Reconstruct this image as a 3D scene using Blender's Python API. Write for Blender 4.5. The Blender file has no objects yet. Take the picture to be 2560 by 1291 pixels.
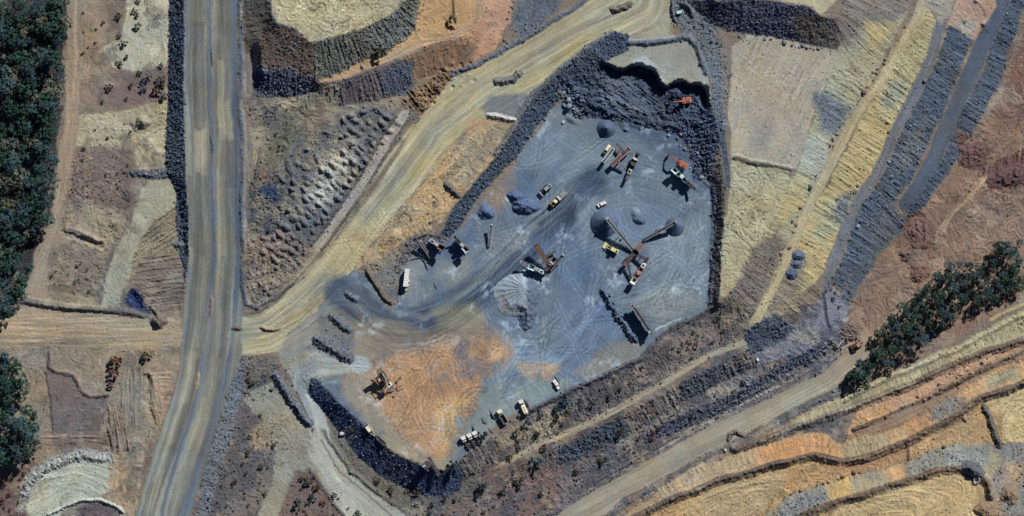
import bpy, math, random
import numpy as np
from mathutils import Vector
random.seed(7)
R = np.random.RandomState(11)
scene = bpy.context.scene
COL = scene.collection
# ------------------------------------------------------------------ units: 1 unit = 1 m, the plan is drawn on a 0.2 m survey grid
def W(px, py): return ((px - 1280.0) / 5.0, (645.5 - py) / 5.0)
KR, KG, KB = 1.24, 1.15, 1.04           # what a white sheet lying in this sun would return, per channel
def lin(c):
    c = np.asarray(c, float) / 255.0
    return np.where(c <= 0.04045, c / 12.92, ((c + 0.055) / 1.055) ** 2.4)
def alb(c):
    c = np.asarray(c, float); L = (c * (.3, .59, .11)).sum(-1, keepdims=True); warm = np.clip((c[..., :1] - c[..., 2:]) / 40, -1, 1)
    c = L + (c - L) * np.where(warm > 0, 1 - .24 * warm, 1 - .22 * warm); c = c * (1 - .05 * np.clip(warm, 0, 1))
    return np.clip(lin(c) / np.array([KR, KG, KB]), 0.004, 0.85)
# ------------------------------------------------------------------ noise
_lat = {}
def vnoise(x, y, s, seed):
    if seed not in _lat: _lat[seed] = np.random.RandomState(seed).rand(256, 256).astype(np.float32) * 2 - 1
    L = _lat[seed]
    fx = np.asarray(x, np.float32) / s + 1000.3; fy = np.asarray(y, np.float32) / s + 1000.7
    xi = np.floor(fx).astype(np.int32); yi = np.floor(fy).astype(np.int32)
    tx = fx - xi; ty = fy - yi
    tx = tx * tx * (3 - 2 * tx); ty = ty * ty * (3 - 2 * ty)
    x0 = xi & 255; x1 = (xi + 1) & 255; y0 = yi & 255; y1 = (yi + 1) & 255
    a = L[y0, x0] * (1 - tx) + L[y0, x1] * tx
    b = L[y1, x0] * (1 - tx) + L[y1, x1] * tx
    return a * (1 - ty) + b * ty
def fbm(x, y, s, seed, n=4):
    r = 0; a = 1.0; t = 0
    for k in range(n):
        r = r + a * vnoise(x, y, s / 2 ** k, seed + k); t += a; a *= 0.55
    return r / t
# ------------------------------------------------------------------ breaklines of the land form: (x, y, z) on the survey grid
BL = []
def bl(s):
    v = [float(t) for t in s.replace(';', ' ').replace(',', ' ').split()]
    BL.append(np.array(v).reshape(-1, 3))
def pt(s):
    v = np.array([float(t) for t in s.replace(';', ' ').replace(',', ' ').split()]).reshape(-1, 3)
    for p in v: BL.append(p.reshape(1, 3))
# haul road running north-south, on a fill
bl("462,-80,6; 462,0,6; 460,150,5.8; 460,300,5.5; 464,430,5; 472,540,3.6; 474,620,2.2; 470,700,1.5; 460,780,1.1; 455,850,1.1; 445,930,1.5; 420,1030,2.2; 385,1130,2.6; 355,1230,3; 325,1340,3")
bl("420,-80,.2; 421,0,.2; 419,140,.1; 421,250,0; 412,330,0; 414,430,0; 438,475,.2; 450,540,.3; 458,600,.5; 461,640,.6; 452,720,.6; 446,780,.8")
bl("592,-80,6; 592,0,6; 592,150,5.8; 598,300,5.5; 598,430,5; 600,560,3.6; 600,650,2.4; 598,720,1.6; 606,775,1.2")
bl("600,885,1.2; 578,960,1.8; 548,1060,2.4; 517,1150,2.8; 492,1230,3; 465,1340,3")
bl("606,930,-.2; 600,1000,-.5; 578,1090,-.3; 545,1180,0; 520,1260,.3; 495,1340,.3")
pt("0,0,0; 0,400,0; 0,800,.2; 200,200,.2; 200,600,.2; 300,400,.1; 0,1290,0; 200,1290,.5; 250,1000,.5; 350,1000,.9; 100,1000,.2; 200,820,.5; 0,-60,0; 300,-60,.2; -60,600,0; 300,1180,1.4")
# tipped spoil north of the site: upper pad, bench, foot
bl("604,-80,6; 604,60,5.6; 612,200,5")
bl("672,-80,17; 680,40,17; 695,62,17; 740,75,17; 775,108,17; 830,100,17; 905,76,17; 985,35,17; 1050,-20,17; 1064,-80,17")
bl("652,100,12; 660,185,11.5; 720,180,11.5; 790,192,10.8")
bl("632,130,5.5; 636,232,5.2; 720,242,5.2; 790,228,6.5")
bl("800,200,10.5; 840,188,10.5; 890,165,10.5; 960,137,10.5; 1010,102,10.6; 1045,60,11; 1058,0,11.5; 1075,-80,12")
bl("800,209,10.5; 850,202,10.5; 890,191,10.3; 980,151,10.3; 1040,121,10.3; 1110,106,10.5; 1160,96,10.8; 1190,70,11; 1210,20,12; 1218,-80,12.5")
bl("840,268,5; 920,255,5.3; 1000,240,5.6; 1035,208,6.3; 1100,186,6.9; 1180,158,8; 1240,122,8.5; 1275,50,9.5; 1290,-80,10.5")
pt("850,0,17; 800,-60,17; 640,300,4.8; 700,400,4.5; 750,500,4; 640,500,4; 640,650,2.5; 700,700,2; 650,740,1.5; 850,400,5; 900,310,5.2; 800,560,3.2; 960,330,5.4")
# diagonal road
bl("600,815,1.1; 650,810,1.2; 740,760,1.8; 820,680,2.5; 900,570,4; 1000,440,5.5; 1100,320,7; 1200,230,8.2; 1320,160,9.5; 1450,90,10.5; 1600,30,11.5; 1640,-80,12")
bl("1020,300,6; 930,420,5.4; 860,530,4.3; 800,610,3.2")
bl("1480,-10,11; 1400,50,10.3; 1290,112,9.3; 1200,168,8.3; 1130,195,7.4")
pt("1200,400,6.6; 1110,500,5.4; 1000,570,4.4; 1240,320,7.4")
# quarry: west batter crest and toe
bl("1530,88,10.9; 1460,132,10; 1390,182,9.4; 1330,240,8.7; 1290,310,8; 1240,390,7.4; 1180,460,6.8; 1130,520,6.2; 1090,570,5.5; 1000,622,4.8; 930,672,3.6")
bl("1425,222,5.4; 1395,265,5; 1350,318,5; 1310,388,5; 1270,440,4.9; 1215,495,4.8; 1165,560,4.7; 1135,592,4.6; 1040,640,4.3; 1000,690,4.1")
pt("1565,85,11.3; 1570,125,12.2; 1515,152,11.2; 1580,150,12.5; 1600,110,12.4; 1700,100,12.4; 1735,120,12.5; 1760,205,12.5; 1690,180,12.5; 1620,140,12.5; 1690,40,12; 1700,10,12.2")
CLIFF = [(1512,155),(1523,160),(1539,167),(1557,172),(1578,160),(1603,158),(1614,164),(1630,168),(1640,178),(1649,196),(1655,208),(1665,214),(1676,208),(1689,199),(1706,199),(1719,208),(1728,210),(1733,204),(1747,206),(1756,212),(1767,210),(1773,228),(1774,258)]
BL.append(np.array([(x, y, 12.6) for x, y in CLIFF]))
BL.append(np.array([(1514,166,6.8),(1523,170,6.4),(1539,176,6.2),(1557,181,6.2),(1578,169,6),(1603,167,6),(1614,173,6),(1628,177,6),(1635,185,6),(1641,200,6),(1648,214,6),(1665,223,6),(1678,217,6),(1691,208,6),(1704,208,6),(1717,217,6),(1730,219,6),(1738,213,6),(1750,216,6),(1758,222,6),(1764,234,6),(1765,258,6.2)]))
pt("1535,192,6.8; 1600,200,6.4; 1600,225,6.6; 1660,245,6.2; 1700,270,6.6; 1750,275,6.8; 1690,240,6.4; 1450,240,7.6; 1500,235,8.2; 1480,262,8; 1540,262,7.2; 1600,265,6.5")
bl("1410,250,5.4; 1440,288,5.2; 1500,295,5.4; 1560,312,5.4; 1640,318,5.4; 1700,345,5.4")
bl("1720,305,6.6; 1737,355,5.8; 1748,425,5.4; 1776,462,5.3; 1784,560,5.2; 1777,660,5.1; 1772,760,4.9")
bl("1777,262,12.2; 1790,310,11; 1800,370,10.5; 1803,440,10.3; 1807,560,10; 1801,650,9.8; 1797,752,9.4")
# spoil above the east pad
bl("1700,-80,19; 1775,-10,19; 1790,8,19.5; 1860,2,20; 1930,8,20; 2020,22,20; 2048,45,19; 2085,50,17; 2110,-10,17")
bl("1745,30,12.6; 1765,58,12.5; 1800,72,12.2; 1870,88,12; 1930,94,11.8; 2000,108,11.6; 2070,126,11.3")
pt("2130,90,11.3; 2100,-60,17.5; 2235,-60,13; 1930,250,10.9; 1900,330,10.7; 1900,480,10.1; 1990,170,11")
bl("2092,132,11; 2046,262,10.6; 1986,420,10.2; 1960,500,10; 1905,600,9.8; 1855,700,9.5; 1797,757,9.4")
bl("2292,-80,9; 2270,40,8; 2195,170,6.5; 2110,310,5.6; 2050,430,5; 1990,560,4.5; 1935,690,4; 1870,790,3.5")
bl("2335,-80,8.6; 2310,50,7.8; 2225,180,6.3; 2140,320,5.4; 2080,440,4.8; 2015,560,4.3; 1960,690,3.8; 1895,810,3.2")
bl("2385,-80,5; 2345,60,4; 2320,140,3; 2275,230,1.5; 2220,330,.5; 2175,440,-.3; 2130,500,-.8; 2090,590,-1.2; 2060,680,-1.6; 2000,740,-1; 1930,810,0")
bl("2375,60,3.5; 2345,150,2.5; 2300,240,1.2; 2245,340,.2; 2205,440,-.5; 2155,520,-1; 2115,610,-1.5; 2085,700,-2")
bl("2460,40,-.6; 2430,100,-1; 2400,180,-2; 2350,300,-3; 2300,400,-3.8; 2240,500,-4.6; 2190,580,-5.2; 2130,690,-5.5")
bl("2545,-80,0; 2505,40,-.8; 2470,100,-1.5; 2440,190,-2.4; 2390,310,-3.4; 2340,410,-4.2; 2280,510,-5")
bl("2600,-80,-4; 2548,60,-5.2; 2505,190,-6; 2455,290,-6.6; 2395,400,-7.2; 2312,520,-7.6; 2250,580,-7.7; 2150,720,-7.8; 2120,800,-7.9")
pt("2440,0,4; 2460,60,1; 2500,500,-8; 2300,640,-7.9; 2560,300,-8; 2200,800,-8.2; 2130,920,-8.4; 2640,500,-8; 2640,200,-8")
# south scrub banks
bl("1645,842,4.4; 1602,892,4.1; 1440,966,4; 1300,1036,4; 1200,1116,4; 1130,1156,4")
bl("1860,850,1; 1780,880,.5; 1700,930,0; 1620,975,-.5; 1530,1025,-1; 1450,1065,-1.3; 1350,1105,-1.8; 1280,1145,-2.2; 1180,1205,-3")
pt("1780,775,5; 1720,850,3; 1850,800,3; 1650,890,2.6")
bl("1872,872,.8; 1722,947,-.2; 1545,1045,-1.2; 1405,1108,-1.9; 1310,1160,-2.6")
bl("1885,922,-5; 1742,992,-5.5; 1565,1095,-6; 1425,1165,-6.3; 1310,1220,-5.6")
pt("1930,850,-3.5; 2040,800,-4.5; 2000,830,-4")
bl("2080,848,-4.8; 1990,895,-5; 1850,980,-5.3; 1700,1045,-5.8")
bl("2102,876,-8; 1992,930,-8; 1862,1006,-8; 1722,1072,-8; 1560,1150,-7.6; 1400,1240,-7.2")
bl("2150,870,-8.3; 2060,940,-8.3; 1900,1030,-8.2; 1750,1110,-8; 1600,1190,-7.8; 1420,1290,-7.5; 1300,1350,-7")
pt("1300,1280,-6; 1100,1300,-5; 1200,1250,-4.8")
# south-west yard batter and loop track
bl("775,948,1.6; 800,958,2.8; 855,1015,4; 925,1078,4.1; 980,1128,4.1; 1060,1166,4.1; 1110,1176,4; 1130,1158,4")
bl("766,985,-1; 795,1012,-1.5; 845,1080,-2.2; 892,1140,-2.8; 950,1192,-3.3; 1030,1232,-3.9; 1110,1245,-4.2; 1150,1225,-4.2; 1180,1190,-3")
bl("740,900,1.1; 752,960,0; 785,1040,-1.1; 800,1110,-1.8; 850,1190,-2.8; 930,1260,-3.7; 1000,1310,-4.4")
pt("700,885,1.2; 790,845,2; 880,885,3.2; 870,935,3.6; 650,1000,-.6; 700,1100,-1.3; 680,1250,-1.4; 800,1260,-2.4; 560,1290,.2; 820,1000,2.6")
pt("900,800,3; 1000,820,3.5; 1100,900,4; 1000,1000,4; 1200,800,4.2; 1400,700,4.6; 1500,850,4.3; 1700,700,5; 1600,500,5; 1450,400,5; 1100,700,4.3; 1300,950,4.1; 1650,420,5.2; 1550,760,4.6; 930,740,3.1")
# south-east spoil terraces
bl("2092,990,-8; 1950,1055,-8; 1800,1135,-7.9; 1650,1212,-7.7; 1520,1310,-7.4")
pt("2300,840,-8; 2500,700,-8; 2200,930,-8")
bl("2100,1002,-7.8; 2240,932,-7.8; 2400,862,-7.8; 2620,740,-7.8")
bl("2000,1062,-5.5; 2150,1010,-5; 2290,955,-4.7; 2400,900,-4.5; 2640,800,-4.5")
bl("1560,1290,-7; 1700,1192,-6.5; 1850,1132,-6; 2000,1087,-5.2; 2060,1087,-4.6; 2110,1110,-4")
bl("1560,1310,-3; 1700,1237,-2; 1820,1192,-1; 1950,1157,0; 2040,1137,.5; 2110,1152,.8; 2180,1135,1; 2270,1100,1; 2400,1030,1; 2450,992,1; 2640,905,1")
bl("2125,1100,-3.5; 2220,1080,-3; 2300,1045,-3; 2400,975,-3; 2480,930,-3; 2640,850,-3")
bl("2160,1065,-3.6; 2230,1035,-3.3; 2340,985,-3.2; 2450,930,-3.2; 2640,835,-3.2")
pt("1750,1262,-2; 1950,1192,0; 2110,1182,.6; 2280,1132,.8; 2440,1042,.9; 2540,1040,1; 2540,1200,2.5; 1750,1340,-1; 1900,1240,0")
bl("1900,1310,.1; 1960,1252,.2; 2040,1217,.4; 2150,1187,.6; 2280,1152,.7; 2400,1110,.8; 2470,1110,.9")
bl("1960,1320,3.6; 2120,1242,4.3; 2240,1207,4.5; 2340,1174,4.6; 2420,1164,4.6; 2468,1200,4.6; 2475,1340,4.6")
pt("2200,1275,4.5; 2400,1265,4.5; 2300,1340,4.5")
# ------------------------------------------------------------------ membrane through the breaklines, coarse to fine
DX0, DX1, DY0, DY1 = -292.0, 292.0, -164.0, 164.0
def solve(res, init, iters):
    nx = int(round((DX1 - DX0) / res)) + 1; ny = int(round((DY1 - DY0) / res)) + 1
    S = np.zeros((ny, nx)); C = np.zeros((ny, nx))
    for b in BL:
        x = (b[:, 0] - 1280) / 5; y = (645.5 - b[:, 1]) / 5; z = b[:, 2]
        if len(b) > 1:
            X = []; Y = []; Z = []
            for i in range(len(b) - 1):
                n = max(2, int(math.hypot(x[i+1]-x[i], y[i+1]-y[i]) / (res * 0.4)))
                t = np.linspace(0, 1, n)
                X.append(x[i] + (x[i+1]-x[i]) * t); Y.append(y[i] + (y[i+1]-y[i]) * t); Z.append(z[i] + (z[i+1]-z[i]) * t)
            x = np.concatenate(X); y = np.concatenate(Y); z = np.concatenate(Z)
        ix = np.round((x - DX0) / res).astype(int); iy = np.round((y - DY0) / res).astype(int)
        ok = (ix >= 0) & (ix < nx) & (iy >= 0) & (iy < ny)
        np.add.at(S, (iy[ok], ix[ok]), z[ok]); np.add.at(C, (iy[ok], ix[ok]), 1)
    fix = C > 0; V = np.where(fix, S / np.maximum(C, 1), 0)
    if init is None: H = np.full((ny, nx), S.sum() / C.sum())
    else:
        gx = np.linspace(0, init.shape[1] - 1.001, nx); gy = np.linspace(0, init.shape[0] - 1.001, ny)
        x0 = gx.astype(int); y0 = gy.astype(int); tx = gx - x0; ty = (gy - y0)[:, None]
        a = init[y0][:, x0] * (1 - tx) + init[y0][:, x0 + 1] * tx
        b = init[y0 + 1][:, x0] * (1 - tx) + init[y0 + 1][:, x0 + 1] * tx
        H = a * (1 - ty) + b * ty
    H = np.where(fix, V, H)
    for _ in range(iters):
        P = np.pad(H, 1, mode='edge')
        A = (P[:-2, 1:-1] + P[2:, 1:-1] + P[1:-1, :-2] + P[1:-1, 2:]) * 0.25
        H = np.where(fix, V, A)
    return H
H = None
for res, it in ((12.8, 300), (6.4, 200), (3.2, 150), (1.6, 120), (0.8, 80)): H = solve(res, H, it)
HB = H; HRES = 0.8
def sample(F, x, y, res=HRES):
    gx = np.clip((np.asarray(x) - DX0) / res, 0, F.shape[1] - 1.001); gy = np.clip((np.asarray(y) - DY0) / res, 0, F.shape[0] - 1.001)
    x0 = gx.astype(int); y0 = gy.astype(int); tx = gx - x0; ty = gy - y0
    return (F[y0, x0] * (1 - tx) + F[y0, x0+1] * tx) * (1 - ty) + (F[y0+1, x0] * (1 - tx) + F[y0+1, x0+1] * tx) * ty
# ------------------------------------------------------------------ survey sheet: 0.4 m cells over the mapped area
CELL = 0.4
xs = np.arange(-270.0, 270.01, CELL); ys = np.arange(-144.0, 144.01, CELL)
NX, NY = len(xs), len(ys)
GX, GY = np.meshgrid(xs, ys)
GX = GX.astype(np.float32); GY = GY.astype(np.float32)
GRIT = np.zeros((NY, NX), np.float32)
PX = 1280 + 5 * GX; PY = 645.5 - 5 * GY
WXn = 5.0 * vnoise(GX, GY, 12, 21) + 2.6 * vnoise(GX, GY, 3.0, 22) + 1.4 * vnoise(GX, GY, 1.1, 23)
WYn = 5.0 * vnoise(GX, GY, 12, 31) + 2.6 * vnoise(GX, GY, 3.0, 32) + 1.4 * vnoise(GX, GY, 1.1, 33)
Z = sample(HB, GX, GY).astype(np.float32)
gy_, gx_ = np.gradient(sample(HB, GX, GY), CELL)
def blur(F, n):
    for _ in range(n):
        P = np.pad(F, 1, mode='edge'); F = (P[:-2, 1:-1] + P[2:, 1:-1] + P[1:-1, :-2] + P[1:-1, 2:] + 2 * F) / 6
    return F
gx_ = blur(gx_, 6); gy_ = blur(gy_, 6)
SLOPE = np.hypot(gx_, gy_)
CLR = np.zeros((NY, NX, 3), np.float32); CLR[:] = (138, 120, 101)
RUB = np.zeros((NY, NX), np.float32)       # how much broken rock lies there
STR = np.full((NY, NX), 0.045, np.float32)  # height of scratches, ruts and furrows, m
LIC_A = np.full((NY, NX), 0.10, np.float32)  # how strongly their soil differs in colour
ROUGH = np.full((NY, NX), 0.04, np.float32)  # lumps, m
DZ = np.zeros((NY, NX), np.float32)
ANG = (vnoise(GX, GY, 16, 41) * 2.2 + vnoise(GX, GY, 5, 42) * 0.8) * math.pi * 0.8
LAB = np.zeros((NY, NX), np.int8)
LNAMES = ['ground', 'haul_road', 'access_road', 'dirt_track', 'quarry_floor', 'rock_batter', 'spoil_slope', 'earth_pad']
steep = SLOPE > 0.22
ANG = np.where(steep, np.arctan2(gy_, gx_), ANG).astype(np.float32)
STR = np.where(steep, 0.10, STR).astype(np.float32); LIC_A = np.where(steep, 0.16, LIC_A).astype(np.float32)
ROUGH = np.where(steep, 0.10, ROUGH).astype(np.float32)
def pp(s): return np.array([float(t) for t in s.replace(';', ' ').replace(',', ' ').split()]).reshape(-1, 2)
def bbox(a, m):
    x0, y0 = a.min(0) - m; x1, y1 = a.max(0) + m
    i0 = int(np.clip(((x0 - 1280) / 5 - xs[0]) / CELL, 0, NX - 1)); i1 = int(np.clip(((x1 - 1280) / 5 - xs[0]) / CELL + 2, 1, NX))
    j0 = int(np.clip(((645.5 - y1) / 5 - ys[0]) / CELL, 0, NY - 1)); j1 = int(np.clip(((645.5 - y0) / 5 - ys[0]) / CELL + 2, 1, NY))
    return slice(j0, j1), slice(i0, i1)
def segdist(x, y, a, closed):
    d = np.full(x.shape, 1e9, np.float32); tang = np.zeros(x.shape, np.float32); ins = np.zeros(x.shape, bool)
    n = len(a)
    for i in range(n if closed else n - 1):
        p = a[i]; q = a[(i + 1) % n]; v = q - p; L = max(v @ v, 1e-6)
        t = np.clip(((x - p[0]) * v[0] + (y - p[1]) * v[1]) / L, 0, 1)
        e = np.hypot(x - p[0] - t * v[0], y - p[1] - t * v[1])
        m = e < d; d = np.where(m, e, d)
        if not closed: tang = np.where(m, math.atan2(-v[1], v[0]), tang)
        if closed:
            c = ((p[1] > y) != (q[1] > y))
            if abs(v[1]) > 1e-9: ins ^= c & (x < p[0] + (y - p[1]) * v[0] / v[1])
    return d, tang, ins
def lay(sl, m, rgb, lab, rub, st, la, ro, ang, dz=None, var=None):
    if rgb is not None:
        c = np.array(rgb, np.float32)
        CLR[sl] = CLR[sl] * (1 - m[..., None]) + c * m[..., None]
    h = m > 0.5
    if lab is not None: LAB[sl] = np.where(h, LNAMES.index(lab), LAB[sl])
    for arr, v in ((RUB, rub), (STR, st), (LIC_A, la), (ROUGH, ro)):
        if v is not None: arr[sl] = arr[sl] * (1 - m) + v * m
    if ang is not None: ANG[sl] = np.where(h, ang, ANG[sl])
ROCK = dict(rub=1.0, st=0.05, la=0.10, ro=0.24)
SMOOTH = dict(rub=0, st=0.035, la=0.10, ro=0.015)
def P(s, rgb, lab=None, soft=5, a=1.0, warp=1.0, rub=None, st=None, la=None, ro=None, ang=None, rag=0):
    q = pp(s); sl = bbox(q, 25 + soft)
    x = PX[sl] + warp * WXn[sl]; y = PY[sl] + warp * WYn[sl]
    d, _, ins = segdist(x, y, q, True); d = np.where(ins, d, -d)
    if rag: d = d + rag * fbm(GX[sl], GY[sl], 7, 90 + int(q[0, 0]) % 50, 4)
    m = np.clip(d / soft + 0.5, 0, 1) * a
    if ang is not None: ang = math.radians(ang)
    lay(sl, m.astype(np.float32), rgb, lab, rub, st, la, ro, ang)
def S(s, w, rgb, lab=None, soft=4, a=1.0, warp=0.6, rub=None, st=None, la=None, ro=None, along=True, brk=0, h=0, hw=None):
    q = pp(s); sl = bbox(q, w + 25)
    x = PX[sl] + warp * WXn[sl]; y = PY[sl] + warp * WYn[sl]
    d, tg, _ = segdist(x, y, q, False)
    m = np.clip((w * 0.5 - d) / soft + 0.5, 0, 1) * a
    if brk: m = m * np.clip(0.5 + brk * fbm(GX[sl], GY[sl], 9, 150 + int(q[0, 1]) % 60, 3), 0, 1)
    lay(sl, m.astype(np.float32), rgb, lab, rub, st, la, ro, tg if along else None)
    if h:
        hw = hw or w * 0.5
        DZ[sl] += (h * (0.8 + 0.35 * vnoise(GX[sl], GY[sl], 7, 77) + .2 * vnoise(GX[sl], GY[sl], 1.1, 78)) * np.clip(1 - d / hw, 0, 1) ** 0.8).astype(np.float32)
ROCKC = (72, 82, 96)

# wheel streaks in the road's own coordinates: long along it, narrow across it
STK = np.zeros((NY, NX), np.float32)
def streaks(s, w, amp, su=1.0, ss=45.0, seed=0, soft=8, tint=None):
    q = pp(s); sl = bbox(q, w); x = PX[sl] + .5 * WXn[sl]; y = PY[sl] + .5 * WYn[sl]
    d = np.full(x.shape, 1e9, np.float32); u = np.zeros_like(d); sarc = np.zeros_like(d); cum = 0; tot = np.hypot(*np.diff(q, axis=0).T).sum()
    for i in range(len(q) - 1):
        a, b = q[i], q[i+1]; v = b - a; L = math.hypot(*v)
        t = np.clip(((x - a[0]) * v[0] + (y - a[1]) * v[1]) / L ** 2, 0, 1)
        e = np.hypot(x - a[0] - t * v[0], y - a[1] - t * v[1]); m = e < d
        sg = np.sign((x - a[0]) * v[1] - (y - a[1]) * v[0])
        d = np.where(m, e, d); u = np.where(m, e * sg, u); sarc = np.where(m, cum + t * L, sarc); cum += L
    m = np.clip((w * .5 - d) / soft + .5, 0, 1) * np.clip(np.minimum(sarc, tot - sarc) / 45, 0, 1); U = u / 5; V = sarc / 5
    n = .62 * vnoise(U / su, V / ss, 1.0, 600 + seed) + .5 * vnoise(U / (su * .42), V / (ss * .6), 1.0, 610 + seed) + .45 * vnoise(U / (su * 2.6), V / (ss * .8), 1.0, 620 + seed)
    STK[sl] += (amp * n * m).astype(np.float32)
    if tint is not None:
        k = (np.clip(n * 1.3, 0, 1) * m)[..., None] * .7; CLR[sl] = CLR[sl] * (1 - k) + np.array(tint, np.float32) * k

def swirl(s, cx, cy, ex=1.0, la=.26, st=.12, rot=0.0):      # ground worked in rings by turning machines
    q = pp(s); sl = bbox(q, 10); d, _, ins = segdist(PX[sl] + WXn[sl], PY[sl] + WYn[sl], q, True)
    c, n = math.cos(math.radians(rot)), math.sin(math.radians(rot))
    wx = 70 * fbm(GX[sl], GY[sl], 22, 951, 3); wy = 70 * fbm(GX[sl], GY[sl], 22, 961, 3); ux = PX[sl] - cx + wx; uy = -(PY[sl] - cy) + wy; a = (ux * c + uy * n) / ex; b = -ux * n + uy * c
    tx, ty = -b * ex, a; X = tx * c - ty * n; Y = tx * n + ty * c
    ANG[sl] = np.where(ins, np.arctan2(Y, X), ANG[sl]); LIC_A[sl] = np.where(ins, la, LIC_A[sl]); STR[sl] = np.where(ins, st, STR[sl])
# ================================================================== soils, rock and roads (what each patch of ground is made of)
TAN = (174, 158, 124)
# --- west side
P("-120,-120; 166,-120; 172,60; 150,150; 170,240; 140,345; 140,480; 100,600; 55,740; 0,800; -120,800", (58, 54, 56), rag=6)
P("165,-60; 262,-60; 268,120; 300,190; 300,262; 200,285; 170,300", (150, 127, 106))
P("200,-20; 245,-20; 250,110; 205,120", (176, 146, 110), soft=24, a=.7)
P("310,-60; 421,-60; 419,165; 345,182; 280,165; 258,120; 300,90; 312,40", (190, 182, 152), rag=7, la=.16)
P("285,20; 330,-60; 300,-60; 268,60; 262,95; 300,90", (120, 105, 96), soft=20)
P("250,180; 340,182; 419,165; 419,255; 320,275; 245,268", (128, 107, 100), soft=12, rag=6)
P("190,292; 300,280; 421,252; 415,420; 350,425; 336,380; 290,366; 190,362; 150,350; 172,300", (180, 166, 128), rag=6, st=.1, la=.14)
P("320,270; 400,255; 410,285; 395,320; 350,310; 345,290", (140, 132, 100), soft=14, a=.5, st=.2)
P("185,366; 290,370; 326,386; 334,450; 318,522; 160,503; 168,430", (130, 110, 99), rag=4, ro=.14, st=.1)
P("160,503; 318,522; 320,560; 290,590; 300,600; 262,640; 150,600; 145,560", (160, 140, 112), rag=3, st=.14, la=.16)
P("133,620; 200,622; 272,650; 256,702; 245,742; 118,722", (134, 121, 105), rag=4, ro=.16, rub=.12)
P("112,724; 246,742; 240,772; 100,762", (176, 156, 122), rag=3)
P("352,470; 372,446; 430,446; 448,500; 440,556; 380,560; 350,605; 330,680; 303,740; 300,765; 250,766; 262,700; 286,620; 322,560; 345,500", (167, 160, 132), lab='earth_pad', st=.05, rag=3)
P("385,555; 450,510; 460,600; 462,640; 430,632; 360,650; 345,690; 325,720; 330,640; 350,600", (150, 134, 108), st=.26, la=.2, rag=4, ang=35)
P("360,640; 455,640; 452,780; 370,770; 330,730; 340,680", (126, 112, 98), st=.2, la=.16, ang=8, rag=5)
S("187,-90; 188,100; 181,200; 178,300; 166,380; 156,460; 146,520", 36, (166, 142, 115), 'dirt_track', soft=8, st=.04)
P("140,505; 168,505; 150,600; 122,640; 118,722; 105,772; 42,755; 66,700; 95,610; 128,540", (164, 142, 117), 'dirt_track', soft=8, ang=65, st=.04, rag=5)
S("190,-60; 190,100; 184,250", 7, (184, 162, 130), soft=4, a=.6)
P("160,572; 180,572; 258,602; 255,625; 215,612; 165,600", (176, 150, 116), soft=4)
S("158,582; 180,590; 250,612", 17, (150, 128, 100), h=-2.0, hw=9)
S("165,574; 200,580; 255,600", 6, (186, 160, 124), h=.7, hw=7)
S("272,650; 295,590; 310,560", 12, (108, 106, 104), rub=.6, brk=.6)
S("240,770; 258,700; 275,640", 10, (112, 108, 102), rub=.5, brk=.8)
S("335,432; 372,436; 420,428", 22, (88, 94, 106), h=1.2, **ROCK)
P("308,738; 326,718; 350,724; 362,756; 384,788; 374,796; 345,776; 318,764", (48, 56, 84), soft=8, ro=.2, rub=.3)
S("330,738; 352,765; 376,788", 20, None, h=-2.4, hw=15)
P("-150,772; 100,772; 300,788; 455,792; 458,872; 300,880; 100,868; -150,868", (172, 150, 118), 'dirt_track', soft=10, ang=0, st=.05, la=.12, rag=4)
S("-150,832; 200,834; 452,832", 14, (192, 162, 118), soft=9, a=.75)
S("-150,815; 200,812; 440,815", 6, (184, 158, 122), soft=5, a=.5)
P("60,845; 240,845; 260,872; 60,872", (148, 128, 110), soft=20, a=.6)
S("45,752; 110,762; 190,770; 240,776; 300,778; 372,790; 400,812", 15, (108, 102, 92), st=.1, h=1.7, hw=10, rub=.4)
P("-150,868; 100,868; 455,872; 430,980; 400,1060; 360,1150; 330,1240; 250,1310; -150,1310", (152, 134, 110), rag=5, st=.09, la=.13)
P("118,888; 140,930; 180,940; 205,975; 226,992; 268,988; 262,1040; 250,1080; 130,1086; 126,1010; 112,930", (116, 104, 99), rag=3, st=.08)
S("118,880; 122,915; 140,930; 180,940; 205,975; 226,994; 270,990", 7, (100, 88, 82), h=.9, hw=6)
S("112,930; 126,1010; 130,1085", 5, (96, 82, 74), h=-.5)
P("300,920; 355,920; 352,1072; 300,1060", (152, 138, 116), ang=88, st=.14, la=.16)
P("268,1010; 310,1010; 330,1130; 285,1140; 262,1090", (150, 126, 104), ang=100, st=.3, la=.2, rag=4)
P("362,932; 425,925; 428,1000; 410,1070; 380,1060; 362,1010", (172, 140, 106), st=.16, ang=0, rag=4)
S("366,945; 368,1000; 384,1045", 22, None, h=-1.6, hw=13)
S("385,950; 392,1000; 400,1045", 22, None, h=1.2, hw=15)
P("98,1085; 265,1088; 268,1130; 98,1130", (152, 126, 106), ang=-4, st=.12, la=.16)
S("100,1092; 200,1094; 268,1098", 5, (176, 146, 118), h=.6)
P("-150,1140; 70,1150; 110,1170; 70,1220; 60,1310; -150,1310", (116, 94, 86), st=.12, rag=6)
P("272,1140; 360,1120; 350,1200; 330,1310; 272,1310; 268,1200", (184, 160, 126), rag=4, st=.08)
P("285,1160; 345,1160; 330,1210; 300,1260; 280,1230", (200, 158, 116), soft=20, a=.6)
P("66,1275; 74,1222; 100,1190; 150,1160; 210,1143; 270,1153; 277,1232; 240,1246; 190,1254; 150,1285; 130,1310; 80,1310", (180, 180, 156), 'earth_pad', rag=3, st=.10, la=.10, ang=30)
S("52,1270; 60,1225; 92,1180; 145,1150; 205,1134; 272,1146", 26, (152, 152, 144), soft=10, rub=.4, ro=.22)
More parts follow.
